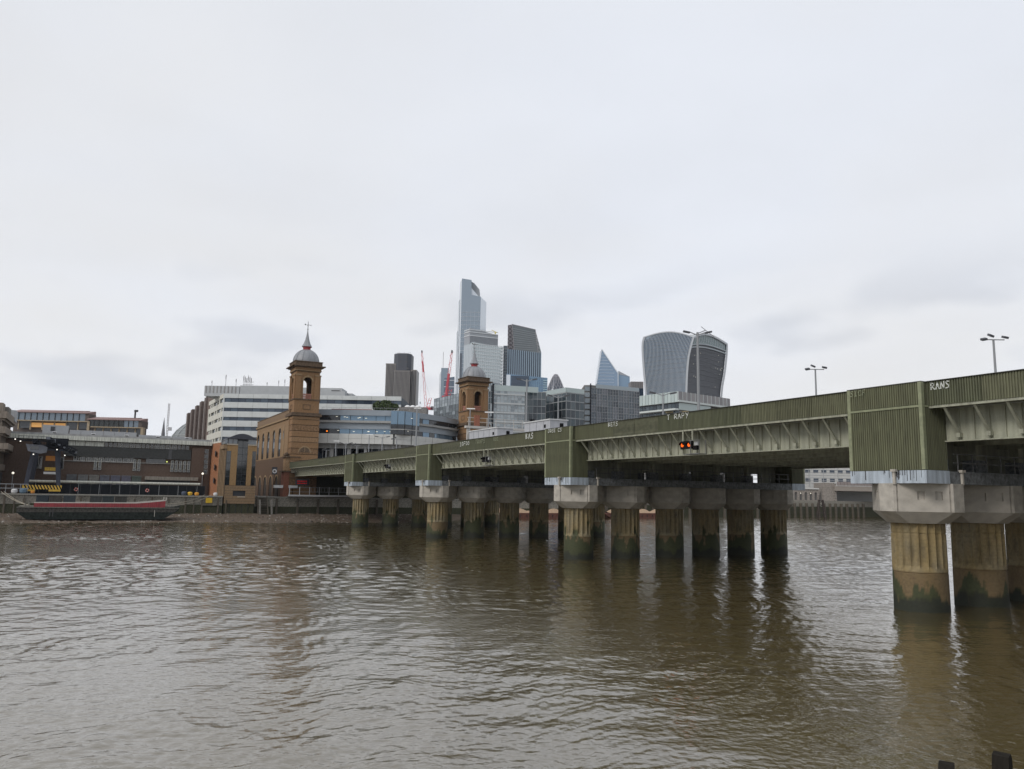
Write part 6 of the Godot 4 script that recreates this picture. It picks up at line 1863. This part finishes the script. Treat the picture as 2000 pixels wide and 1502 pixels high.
# ------------------------------------------------------------------------------------------------ downstream, beyond the bridge
func make_downstream():
	var stone := mat("old_stone", Color(0.25, 0.225, 0.2), 0.9, "strong", 0.3)
	var white := mat("portland_stone", Color(0.52, 0.52, 0.50), 0.8, "soft", 0.2)
	var dark: Material = M["dark_metal"]
	var t := thing("pale_stone_building", "pale stone office building seen under the bridge deck at right", "building", city(139, 330), GRID)
	bx(t, "body", white, Vector3(0, 14.5, -14), Vector3(36, 29, 28))
	for i in 10:
		for j in 3:
			bx(t, "window", M["office_strip"], Vector3(-15.5 + i * 3.4, 9.6 + j * 3.6, 0.0), Vector3(2.0, 1.3, 0.2))
	for j in 12: bx(t, "string_course", mat("string_grey", Color(0.4, 0.41, 0.41), 0.8, "", 1.0), Vector3(0, 8.4 + j * 1.1, 0.08), Vector3(36, 0.14, 0.2))
	for i in 6: bx(t, "joint_post", M["string_grey"], Vector3(-15 + i * 6, 14, 0.1), Vector3(0.2, 14, 0.2))
	t = thing("river_arcade", "low stone arcade with round arches on the quay beyond the bridge", "arcade", city(118, 318, 6.1), GRID)
	for i in 5:
		var s := MB.new()
		arch_wall(s, -4.9 + i * 2.0, -2.9 + i * 2.0, 0, 4.6, -4.45 + i * 2.0, -3.4 + i * 2.0, 0.3, 3.4, 0.5)
		part(t, "arch", s.mesh(), stone)
		bx(t, "bay_door", M["inner_concrete"], Vector3(-3.9 + i * 2.0, 1.9, -0.7), Vector3(1.6, 3.4, 0.2))
		if i % 2: bx(t, "globe_light", lamp_mat("depot_globe", Color(1, 0.97, 0.9), 0.9), Vector3(-3.9 + i * 2.0, 3.0, -0.3), Vector3(0.3, 0.3, 0.2))
	bx(t, "cornice", white, Vector3(0.1, 4.85, -0.3), Vector3(10.3, 0.5, 1.6))
	t = thing("road_bridge", "grey stone road bridge crossing far off behind the near columns", "bridge", city(128, 322), GRID)
	bx(t, "end_pier", stone, Vector3(-1, 4.0, 0), Vector3(4.5, 8.6, 10))
	for i in 8: bx(t, "pier_course", stone, Vector3(1.3, 0.6 + i * 1.0, 5.05), Vector3(1.2, 0.8, 0.3))
	bx(t, "deck", mat("road_deck", Color(0.28, 0.25, 0.22), 0.85, "soft", 0.2), Vector3(110, 6.1, -4), Vector3(218, 1.9, 20))
	for i in 60: bx(t, "parapet_slab", mat("road_parapet", Color(0.24, 0.21, 0.2), 0.85, "mottle", 0.3), Vector3(2.5 + i * 1.35, 8.0, 6.1), Vector3(1.25, 1.5, 0.4))
	for x in [60.0, 150.0]: bx(t, "river_pier", stone, Vector3(x, 0, -4), Vector3(6, 11, 18))
	# steel mooring dolphin standing in the water
	t = thing("mooring_dolphin", "dark lattice mooring frame standing in the water beyond the bridge", "dolphin", city(111, 285, -0.6), GRID)
	var m := mat("dolphin_steel", Color(0.045, 0.035, 0.032), 0.8, "", 1.0)
	for e in [[-1.5, -0.6, -1], [1.6, 0.7, -1], [-1.5, -0.6, 1], [1.6, 0.7, 1]]: bar(t, "leg", m, Vector3(e[0], 0, e[2]), Vector3(e[1], 7.2, e[2] * 0.5), 0.28, 0.28)
	for i in 5:
		bar(t, "cross_brace", m, Vector3(-1.4 + i * 0.16, 0.8 + i * 1.3, 0.9), Vector3(1.4 - i * 0.16, 1.9 + i * 1.3, 0.9), 0.14, 0.14)
		bar(t, "cross_brace", m, Vector3(1.4 - i * 0.16, 0.8 + i * 1.3, 0.9), Vector3(-1.4 + i * 0.16, 1.9 + i * 1.3, 0.9), 0.14, 0.14)
	# moored craft under the bridge
	var rust := mat("barge_rust", Color(0.13, 0.06, 0.045), 0.8, "strong", 0.4)
	for q in [[Vector3(63, 0.0, -164), 26.0, "rusty flat barge carrying sand seen between the bridge columns", 0.0], [Vector3(104, 0, -168), 26.0, "rusty flat barge further right behind the second row of columns", 0.05]]:
		t = thing("sand_barge", q[2], "barge", q[0], q[3], "flat barges behind the bridge")
		var s := MB.new()
		var l: float = q[1] / 2
		s.plate(PackedVector2Array([Vector2(-l + 2, 0), Vector2(l - 2, 0), Vector2(l, 1.2), Vector2(l, 1.6), Vector2(-l, 1.6), Vector2(-l, 1.2)]), -5, 0)
		part(t, "hull", s.mesh(), rust)
		for i in 12: bx(t, "hull_rib", M["dolphin_steel"], Vector3(-l + 1.6 + i * (2 * l - 3.2) / 11, 0.75, 0.05), Vector3(0.2, 0.8, 0.14))
		s = MB.new()
		for i in 22:
			var x0 := -l + 2 + i * (2 * l - 4) / 22.0
			var x1 := -l + 2 + (i + 1) * (2 * l - 4) / 22.0
			var h0 := 1.65 + 0.9 * absf(sin(i * 0.55)) + 0.3
			var h1 := 1.65 + 0.9 * absf(sin((i + 1) * 0.55)) + 0.3
			s.quad(Vector3(x0, 1.6, -0.5), Vector3(x1, 1.6, -0.5), Vector3(x1, h1, -2.3), Vector3(x0, h0, -2.3))
			s.quad(Vector3(x0, h0, -2.3), Vector3(x1, h1, -2.3), Vector3(x1, 1.6, -4.5), Vector3(x0, 1.6, -4.5))
		part(t, "sand_heap", s.mesh(), mat("sand", Color(0.34, 0.24, 0.16), 0.95, "mottle", 0.5))
	t = thing("blue_cabin", "bright blue and white work cabin glimpsed between the bridge columns", "cabin", Vector3(76.5, 5.05, -175))
	bx(t, "body", mat("cabin_white", Color(0.5, 0.52, 0.55), 0.6, "soft"), Vector3(0, 1.2, 0), Vector3(6, 2.4, 3)); bx(t, "blue_panel", mat("cabin_blue", Color(0.035, 0.12, 0.4), 0.6, "soft"), Vector3(0.4, 1.5, 1.55), Vector3(2.6, 1.7, 0.12))

# ------------------------------------------------------------------------------------------------ things on and about the bridge
func flood_post(at: Vector3, h: float, label: String, heads := 3, style := 0):
	var m := mat("post_grey", Color(0.24, 0.25, 0.26), 0.5, "", 1.0)
	var dk := mat("lamp_housing", Color(0.06, 0.062, 0.07), 0.5, "", 1.0)
	var t := thing("lamp_post", label, "lamp post", at, GRID, "lamp posts along the bridge")
	var s := MB.new()
	var r := 0.08 if h < 8 else 0.12
	s.tube(Vector3.ZERO, Vector3(0, h, 0), r * 1.35, r, 8)
	part(t, "pole", s.mesh(), m)
	if style == 0:
		bx(t, "cross_arm", m, Vector3(0, h, 0), Vector3(1.7, 0.07, 0.07))
		for i in heads:
			var x: float = [-0.8, -0.25, 0.85][i]
			bx(t, "flood_lamp", dk, Vector3(x, h + [0.0, 0.3, 0.18][i], 0.12), Vector3(0.38, 0.17, 0.34), Vector3(0.35, 0, [0.2, -0.35, -0.15][i]))
	elif style == 1:
		for e in [-1, 1]:
			bar(t, "curved_arm", m, Vector3(0, h - 0.3, 0), Vector3(0.8 * e, h, 0), 0.09, 0.09)
			bx(t, "flood_lamp", dk, Vector3(1.15 * e, h + 0.02, 0), Vector3(0.7, 0.16, 0.35), Vector3(0, 0, 0.2 * e))
	else:
		bx(t, "cross_arm", M["white_paint"], Vector3(0.1, h, 0), Vector3(1.3, 0.16, 0.16))
	return t

func make_signal(z: float, label: String, lit: bool):
	var frame: Material = M["rail_steel"]
	var head := mat("signal_black", Color(0.012, 0.012, 0.013), 0.5, "", 1.0)
	var pale: Material = M["girder_paint"]
	var t := thing("river_signal", label, "signal", Vector3(-2.35, 10.7, z), -PI / 2, "river signals hung from the bridge")
	# local x runs along the bridge, local z out over the water
	for x in [-1.15, 0.05]: bx(t, "hanger", pale, Vector3(x, 0.86, -0.05), Vector3(0.1, 1.7, 0.1))
	bx(t, "back_board", head, Vector3(-0.5, 0.42, 0.1), Vector3(1.5, 0.66, 0.16))
	var lm := lamp_mat("signal_amber", Color(1.0, 0.42, 0.1), 0.65)
	for x in [-0.95, -0.1]:
		var s := MB.new()
		s.tube(Vector3(x, 0.42, 0.18), Vector3(x, 0.42, 0.24), 0.16, 0.16, 14)
		part(t, "signal_lamp", s.mesh(), lm if lit else mat("signal_dark_lens", Color(0.04, 0.035, 0.03), 0.2, "", 1.0))
		s = MB.new()
		for i in 8:
			var a := PI * i / 8
			var b := PI * (i + 1) / 8
			s.quad(Vector3(x + 0.24 * cos(a), 0.42 + 0.24 * sin(a), 0.18), Vector3(x + 0.24 * cos(b), 0.42 + 0.24 * sin(b), 0.18), Vector3(x + 0.24 * cos(b), 0.42 + 0.24 * sin(b), 0.42), Vector3(x + 0.24 * cos(a), 0.42 + 0.24 * sin(a), 0.42))
		part(t, "hood", s.mesh(), head)
		if lit:
			var o := OmniLight3D.new()
			o.name = "signal_glow"
			t.add_child(o, true)
			o.position = Vector3(x, 0.42, 0.5)
			o.light_color = Color(1.0, 0.35, 0.05); o.light_energy = 0.04; o.omni_range = 12; o.light_size = 0.2; o.shadow_enabled = true
	# access cage at the side
	for x in [0.3, 1.4]:
		for y in [-0.35, 0.75]: bx(t, "cage_rail", frame, Vector3(0.85, y, 0.4), Vector3(1.15, 0.05, 0.05))
		bx(t, "cage_post", frame, Vector3(x, 0.2, 0.4), Vector3(0.05, 1.15, 0.05)); bx(t, "cage_post", frame, Vector3(x, 0.2, -0.3), Vector3(0.05, 1.15, 0.05))
	bx(t, "cage_floor", frame, Vector3(0.45, -0.38, 0.05), Vector3(2.0, 0.05, 0.8))
	bx(t, "junction_box", mat("junction_grey", Color(0.35, 0.36, 0.36), 0.6, "", 1.0), Vector3(0.75, 0.5, 0.1), Vector3(0.45, 0.3, 0.2)); bx(t, "junction_box", head, Vector3(0.6, 0.15, 0.05), Vector3(0.5, 0.35, 0.25))

func make_bridge_details(b: Node3D):
	var spray: Material = M["spray_paint"]
	var faint: Material = M["worn_spray_paint"]
	graffiti(b, "RANS", 2.95, 13.45, -2.225, 0.4, 0.055, spray, 0.7)
	graffiti(b, "SICF", -2.3, 13.5, -2.9, 0.34, 0.04, faint, 0.8)
	graffiti(b, "T RAPY", -22.1, 13.5, -2.225, 0.44, 0.06, spray, 1.0)
	graffiti(b, "BETS", -31.2, 13.5, -2.225, 0.4, 0.06, spray, 0.95)
	graffiti(b, "JOSE CS", -41.8, 13.5, -2.9, 0.36, 0.06, spray, 1.05)
	graffiti(b, "BAS", -48.1, 13.2, -2.225, 0.6, 0.1, spray, 0.95)
	graffiti(b, "RUC", -56.6, 13.4, -2.225, 0.42, 0.06, faint, 1.05)
	graffiti(b, "TRAPS", -62.0, 13.3, -2.225, 0.5, 0.07, faint, 1.1)
	graffiti(b, "1OFOO", -67.0, 13.2, -2.225, 0.55, 0.08, spray, 1.05)
	graffiti(b, "TY", -82.0, 13.45, -2.9, 0.4, 0.06, faint, 1.2)
	var rust := mat("rust", Color(0.22, 0.07, 0.03), 0.9, "strong", 1.5)
	for q in [[-13.6, 1.0], [-6.4, 1.3], [-27.5, 0.5], [-33.0, 0.6], [-62.0, 0.9], [-10.2, 0.5]]: bx(b, "rust_patch", rust, Vector3(-0.725, 10.41, q[0]), Vector3(0.02, 0.06, q[1]))
	make_signal(-18.75, "pair of lit amber river signal lamps hung on the nearest full span", true)
	make_signal(-58.0, "unlit river signal with access cage on the second span from the right", false)
	make_signal(-96.5, "unlit river signal with access cage on the span nearest the far bank", false)
	flood_post(Vector3(14, 12.45, -19.85), 6.7, "short floodlight post above the parapet, left of the big pylon")
	flood_post(Vector3(14, 12.45, -2.7), 6.75, "short floodlight post above the parapet at the right edge")
	flood_post(Vector3(8, 12.45, -29.7), 11.4, "tallest lamp mast, standing in front of the top-heavy tower", 3, 1)
	flood_post(Vector3(8, 12.45, -35.5), 5.6, "double armed lamp post below the top-heavy tower", 2, 1)
	flood_post(Vector3(8, 12.45, -66.7), 10.9, "tall lamp mast in front of the pale gridded glass block", 3, 1)
	flood_post(Vector3(8, 12.45, -57.8), 7.6, "lamp post in front of the dark green glass block", 2, 1)
	flood_post(Vector3(4, 12.45, -77.5), 7.3, "white topped post in front of the second brick tower", 2, 2)
	flood_post(Vector3(4, 12.45, -71.0), 6.2, "white topped post just right of the second brick tower", 2, 2)
	flood_post(Vector3(4, 12.45, -100.5), 9.4, "slim tall post in front of the curved offices' right end", 2, 2)
	rng.seed = 14
	for i in 7:
		flood_post(Vector3(3, 12.45, -108.0 - i * 8.5), 4.2 + 0.9 * (i % 3), "thin platform post, %s from the slim tall post by the curved offices" % ["first", "second", "third", "fourth", "fifth", "sixth", "seventh"][i], 2, i % 3)
	# relay cabins on the deck
	var wall := mat("cabin_grey", Color(0.42, 0.43, 0.455), 0.6, "soft", 0.2)
	var roof := mat("cabin_roof", Color(0.55, 0.56, 0.56), 0.6, "soft", 0.2)
	for q in [[-66.5, 9.0, 1.5, "long pale grey relay cabin behind the parapet, in front of the second tower"], [-51.2, 6.4, 1.55, "pale grey relay cabin behind the parapet, left of the middle pylon"]]:
		var c := thing("relay_cabin", q[3], "cabin", Vector3(2.2, 12.45, q[0]), 0, "cabins on the bridge deck")
		var l: float = q[1]
		var hh: float = q[2] + 1.65
		bx(c, "body", wall, Vector3(0, hh / 2, 0), Vector3(2.4, hh, l))
		bx(c, "roof", roof, Vector3(0, hh + 0.05, 0), Vector3(2.6, 0.14, l + 0.25))
		for i in int(l / 1.6): bx(c, "panel_joint", mat("cabin_joint", Color(0.25, 0.26, 0.28), 0.6, "", 1.0), Vector3(-1.21, hh / 2, -l / 2 + 1.4 + i * 1.7), Vector3(0.03, hh - 0.1, 0.06))
		bx(c, "vent", M["signal_black"], Vector3(-1.22, hh - 0.7, l / 2 - 1.2), Vector3(0.04, 0.4, 0.4)); bx(c, "end_vent", M["signal_black"], Vector3(0.4, hh - 0.6, l / 2 + 0.02), Vector3(0.5, 0.5, 0.04))
	var g := thing("signal_gantry", "low steel signal gantry with railings beside the second brick tower", "gantry", Vector3(3.0, 12.45, -72.5))
	var pl := mat("gantry_pale", Color(0.45, 0.43, 0.4), 0.6, "", 1.0)
	bx(g, "beam", pl, Vector3(6.0, 4.0, 0), Vector3(16, 0.35, 0.7))
	for i in 8:
		bx(g, "stanchion", pl, Vector3(-1.5 + i * 1.5, 4.8, 0), Vector3(0.07, 1.4, 0.07))
	for y in [4.8, 5.4]: bx(g, "rail", pl, Vector3(3.8, y, 0), Vector3(11, 0.07, 0.07))
	for x in [-1.6, 13.5]: bx(g, "post", pl, Vector3(x, 2.0, 0), Vector3(0.3, 4, 0.3))
	bx(g, "signal_head", M["signal_black"], Vector3(9.0, 5.0, 0.4), Vector3(0.7, 1.4, 0.4)); bx(g, "ladder", M["abutment_red"], Vector3(-0.2, 5.0, 0.1), Vector3(0.9, 1.6, 0.1))

func make_quay_details():
	# landing stage railing below the first span
	var m := mat("stage_white", Color(0.5, 0.51, 0.52), 0.5, "soft", 0.5)
	var t := thing("landing_stage", "white edged landing stage with railings under the first span", "landing stage", Vector3(0, 5.16, -169.6))
	bx(t, "edge_beam", m, Vector3(4.8, 0.35, 0), Vector3(16, 0.42, 0.5))
	bx(t, "deck", M["soffit_steel"], Vector3(4.8, 0.2, -0.9), Vector3(16, 0.3, 1.6))
	for i in 7: bx(t, "post", m, Vector3(-3.0 + i * 2.5, 1.5, 0), Vector3(0.17 if i < 2 else 0.1, 2.1, 0.12))
	for y in [1.3, 2.4]: bx(t, "rail", M["rail_grey"], Vector3(4.8, y, 0), Vector3(15.6, 0.07, 0.07))
	for i in 12: bx(t, "panel_frame", M["rail_grey"], Vector3(2.4 + i * 0.85, 1.85, 0), Vector3(0.05, 1.1, 0.05))
	# pub terrace at the station arches
	t = thing("hanging_sign", "white round faced hanging sign by the station arches", "sign", Vector3(-5.6, 11.4, -176.5))
	bx(t, "post", M["signal_black"], Vector3(0, -2.6, -0.1), Vector3(0.14, 7.0, 0.14)); bx(t, "board", mat("sign_dark", Color(0.05, 0.05, 0.06), 0.5, "", 1.0), Vector3(0, 0.3, 0), Vector3(1.3, 1.9, 0.12))
	var s := MB.new()
	s.tube(Vector3(0, 0.2, 0.06), Vector3(0, 0.2, 0.12), 0.55, 0.55, 18)
	part(t, "sign_face", s.mesh(), mat("white_paint", Color(0.75, 0.75, 0.74), 0.6, "soft"))
	s = MB.new()
	s.tube(Vector3(0, 0.2, 0.12), Vector3(0, 0.2, 0.14), 0.28, 0.28, 14)
	part(t, "sign_emblem", s.mesh(), mat("sign_emblem", Color(0.12, 0.1, 0.1), 0.6, "", 1.0))
	for q in [[-4.6, 1.2, 0.8, "left of the two"], [-0.9, 1.2, 0.8, "right of the two"]]:
		t = thing("terrace_umbrella", "white folded-edge terrace awning at the station arches, %s" % q[3], "awning", Vector3(q[0], 5.16, -176.0), 0, "terrace awnings")
		bx(t, "pole", M["signal_black"], Vector3(0, 1.3, 0), Vector3(0.1, 2.6, 0.1)); bx(t, "valance", M["white_paint"], Vector3(0, 2.55, 0), Vector3(2.2, 0.7, 1.6))
	t = thing("red_sign", "red lettered sign board in the dark by the landing stage", "sign", Vector3(0.6, 8.6, -172.0))
	bx(t, "board", mat("sign_dark", Color(0.05, 0.05, 0.06)), Vector3(0, 0.3, 0), Vector3(3.4, 1.6, 0.1))
	var red := lamp_mat("sign_red", Color(0.75, 0.1, 0.1), 0.25)
	for y in [0.0, 0.55]:
		for i in 6: bx(t, "sign_letter", red, Vector3(-1.1 + i * 0.42, y, 0.08), Vector3(0.28, 0.24, 0.04))
	t = thing("quay_stairs", "dark timber river stairs between the brick block and the landing stage", "stairs", Vector3(-8.6, 0.8, -168))
	var wood: Material = M["fender_timber"]
	for i in 9: bx(t, "step", wood, Vector3(-0.8, 0.35 + i * 0.45, -0.3 - i * 0.3), Vector3(2.2, 0.12, 0.5))
	for x in [-2.0, 0.4]: bar(t, "stringer", wood, Vector3(x, 0, 0), Vector3(x, 4.4, -3.0), 0.25, 0.3)
	for x in [-1.9, 0.9]: bar(t, "pile", mat("pile_pale", Color(0.22, 0.21, 0.19), 0.9, "strong", 0.5), Vector3(x + 0.3, -1, 0.6), Vector3(x, 3.6, 0.6), 0.4, 0.4)
	# yellow notice and gear on the quay
	t = thing("yellow_notice", "square yellow notice board on the river wall right of the barge", "notice", Vector3(-22.1, 4.1, -167.65))
	bx(t, "board", mat("notice_yellow", Color(0.62, 0.40, 0.02), 0.6, "soft", 0.4), Vector3(0, 0, 0), Vector3(1.45, 1.2, 0.08))
	bx(t, "frame", wood, Vector3(0, 0, -0.06), Vector3(1.6, 1.35, 0.06))
	for q in [[-26.3, 0.55, Color(0.62, 0.38, 0.03), "flat yellow float on the quay edge"], [-24.8, 0.5, Color(0.6, 0.28, 0.03), "orange buoy beside the yellow float"], [-58.9 + 0.7, 0.4, Color(0.5, 0.2, 0.03), "orange boom folded on the quay at the crane"], [-27.6, 0.6, Color(0.06, 0.075, 0.11), "dark blue bin beside the yellow float"], [-20.6, 0.5, Color(0.6, 0.6, 0.6), "white drum near the brick block"], [-61.6, 0.6, Color(0.55, 0.55, 0.55), "white box by the quay railing"], [-60.0, 0.7, Color(0.1, 0.16, 0.22), "blue drum by the crane base"]]:
		t = thing("quay_gear", q[3], "gear", Vector3(q[0], 5.16, -168.8), 0.1, "gear left on the quay")
		s = MB.new()
		s.lathe(Vector3.ZERO, PackedVector2Array([Vector2(q[1] * 0.7, 0), Vector2(q[1], q[1] * 0.4), Vector2(q[1] * 1.05, q[1] * 1.2), Vector2(q[1] * 0.6, q[1] * 1.55), Vector2(0.01, q[1] * 1.6)]), 10)
		part(t, "body", s.mesh(), mat("gear_%d" % int(q[0] * -10), q[2], 0.6, "soft"))
		bx(t, "handle", M["signal_black"], Vector3(0, q[1] * 1.6, 0), Vector3(q[1] * 0.5, 0.08, 0.08))
	# lamps on the quay
	for q in [[-23.2, 5.3, "globe lamp between the depot and the brick block"], [-62.6, 4.4, "thin lamp post left of the crane"]]:
		t = thing("quay_lamp", q[2], "lamp post", Vector3(q[0], 5.16, -174), 0, "lamps on the quay")
		bx(t, "pole", M["post_grey"], Vector3(0, q[1] / 2, 0), Vector3(0.1, q[1], 0.1))
		s = MB.new()
		s.lathe(Vector3(0, q[1], 0), PackedVector2Array([Vector2(0.02, -0.26), Vector2(0.2, -0.16), Vector2(0.26, 0), Vector2(0.2, 0.16), Vector2(0.02, 0.26)]), 10)
		part(t, "lamp_globe", s.mesh(), lamp_mat("depot_globe", Color(1, 0.97, 0.9), 0.9))
	# rotten mooring posts close to the photographer
	var rot := mat("rotten_post", Color(0.022, 0.02, 0.017), 0.9, "streak", 2.0)
	t = thing("mooring_post", "black rotten timber post with a notched top at the bottom right", "post", Vector3(-35.66, -0.5, 26.35), 0.3, "old posts in the foreground")
	s = MB.new()
	s.box(Vector3(-0.13, 0, -0.13), Vector3(0.13, 3.55, 0.13))
	part(t, "post_base", s.mesh(), rot)
	s = MB.new()
	s.plate(PackedVector2Array([Vector2(-0.07, 3.55), Vector2(0.12, 3.55), Vector2(0.105, 3.86), Vector2(0.05, 3.93), Vector2(-0.05, 3.9), Vector2(-0.085, 3.72)]), -0.1, 0.1)
	part(t, "notched_top", s.mesh(), rot)
	t = thing("mooring_post", "shorter black timber post at the bottom edge, left of the notched one", "post", Vector3(-35.4, -0.5, 25.37), 0.5, "old posts in the foreground")
	s = MB.new()
	s.plate(PackedVector2Array([Vector2(-0.1, 0), Vector2(0.1, 0), Vector2(0.1, 3.48), Vector2(0.0, 3.46), Vector2(-0.1, 3.36)]), -0.1, 0.1)
	part(t, "post_base", s.mesh(), rot)
	bx(t, "iron_band", M["dolphin_steel"], Vector3(0, 2.7, 0), Vector3(0.23, 0.08, 0.23))

func _ready():
	rng.seed = 5
	BOXM = BoxMesh.new()
	BOXM.size = Vector3.ONE
	make_camera()
	make_sky()
	make_palette()
	make_river()
	make_ground()
	make_river_walls()
	var bridge: Node3D = make_bridge()
	make_station()
	make_depot()
	make_walkway()
	make_terraced_block()
	make_brick_block()
	make_offices()
	make_towers()
	red_crane("red tower crane with a solid red jib panel left of the tallest tower", city(-76, 700), Vector2(-0.3, 77), Vector2(-5.6, 127.5), 0.63, 0.82, Vector2(3.4, 85.5), 2.1)
	red_crane("second red tower crane standing before the slim masted tower", city(-74, 900), Vector2(-1.6, 112), Vector2(3.9, 164), 0.02, 0.5, Vector2(3.5, 120), 3.4)
	make_downstream()
	make_barge()
	make_gantry()
	make_bridge_details(bridge)
	make_quay_details()
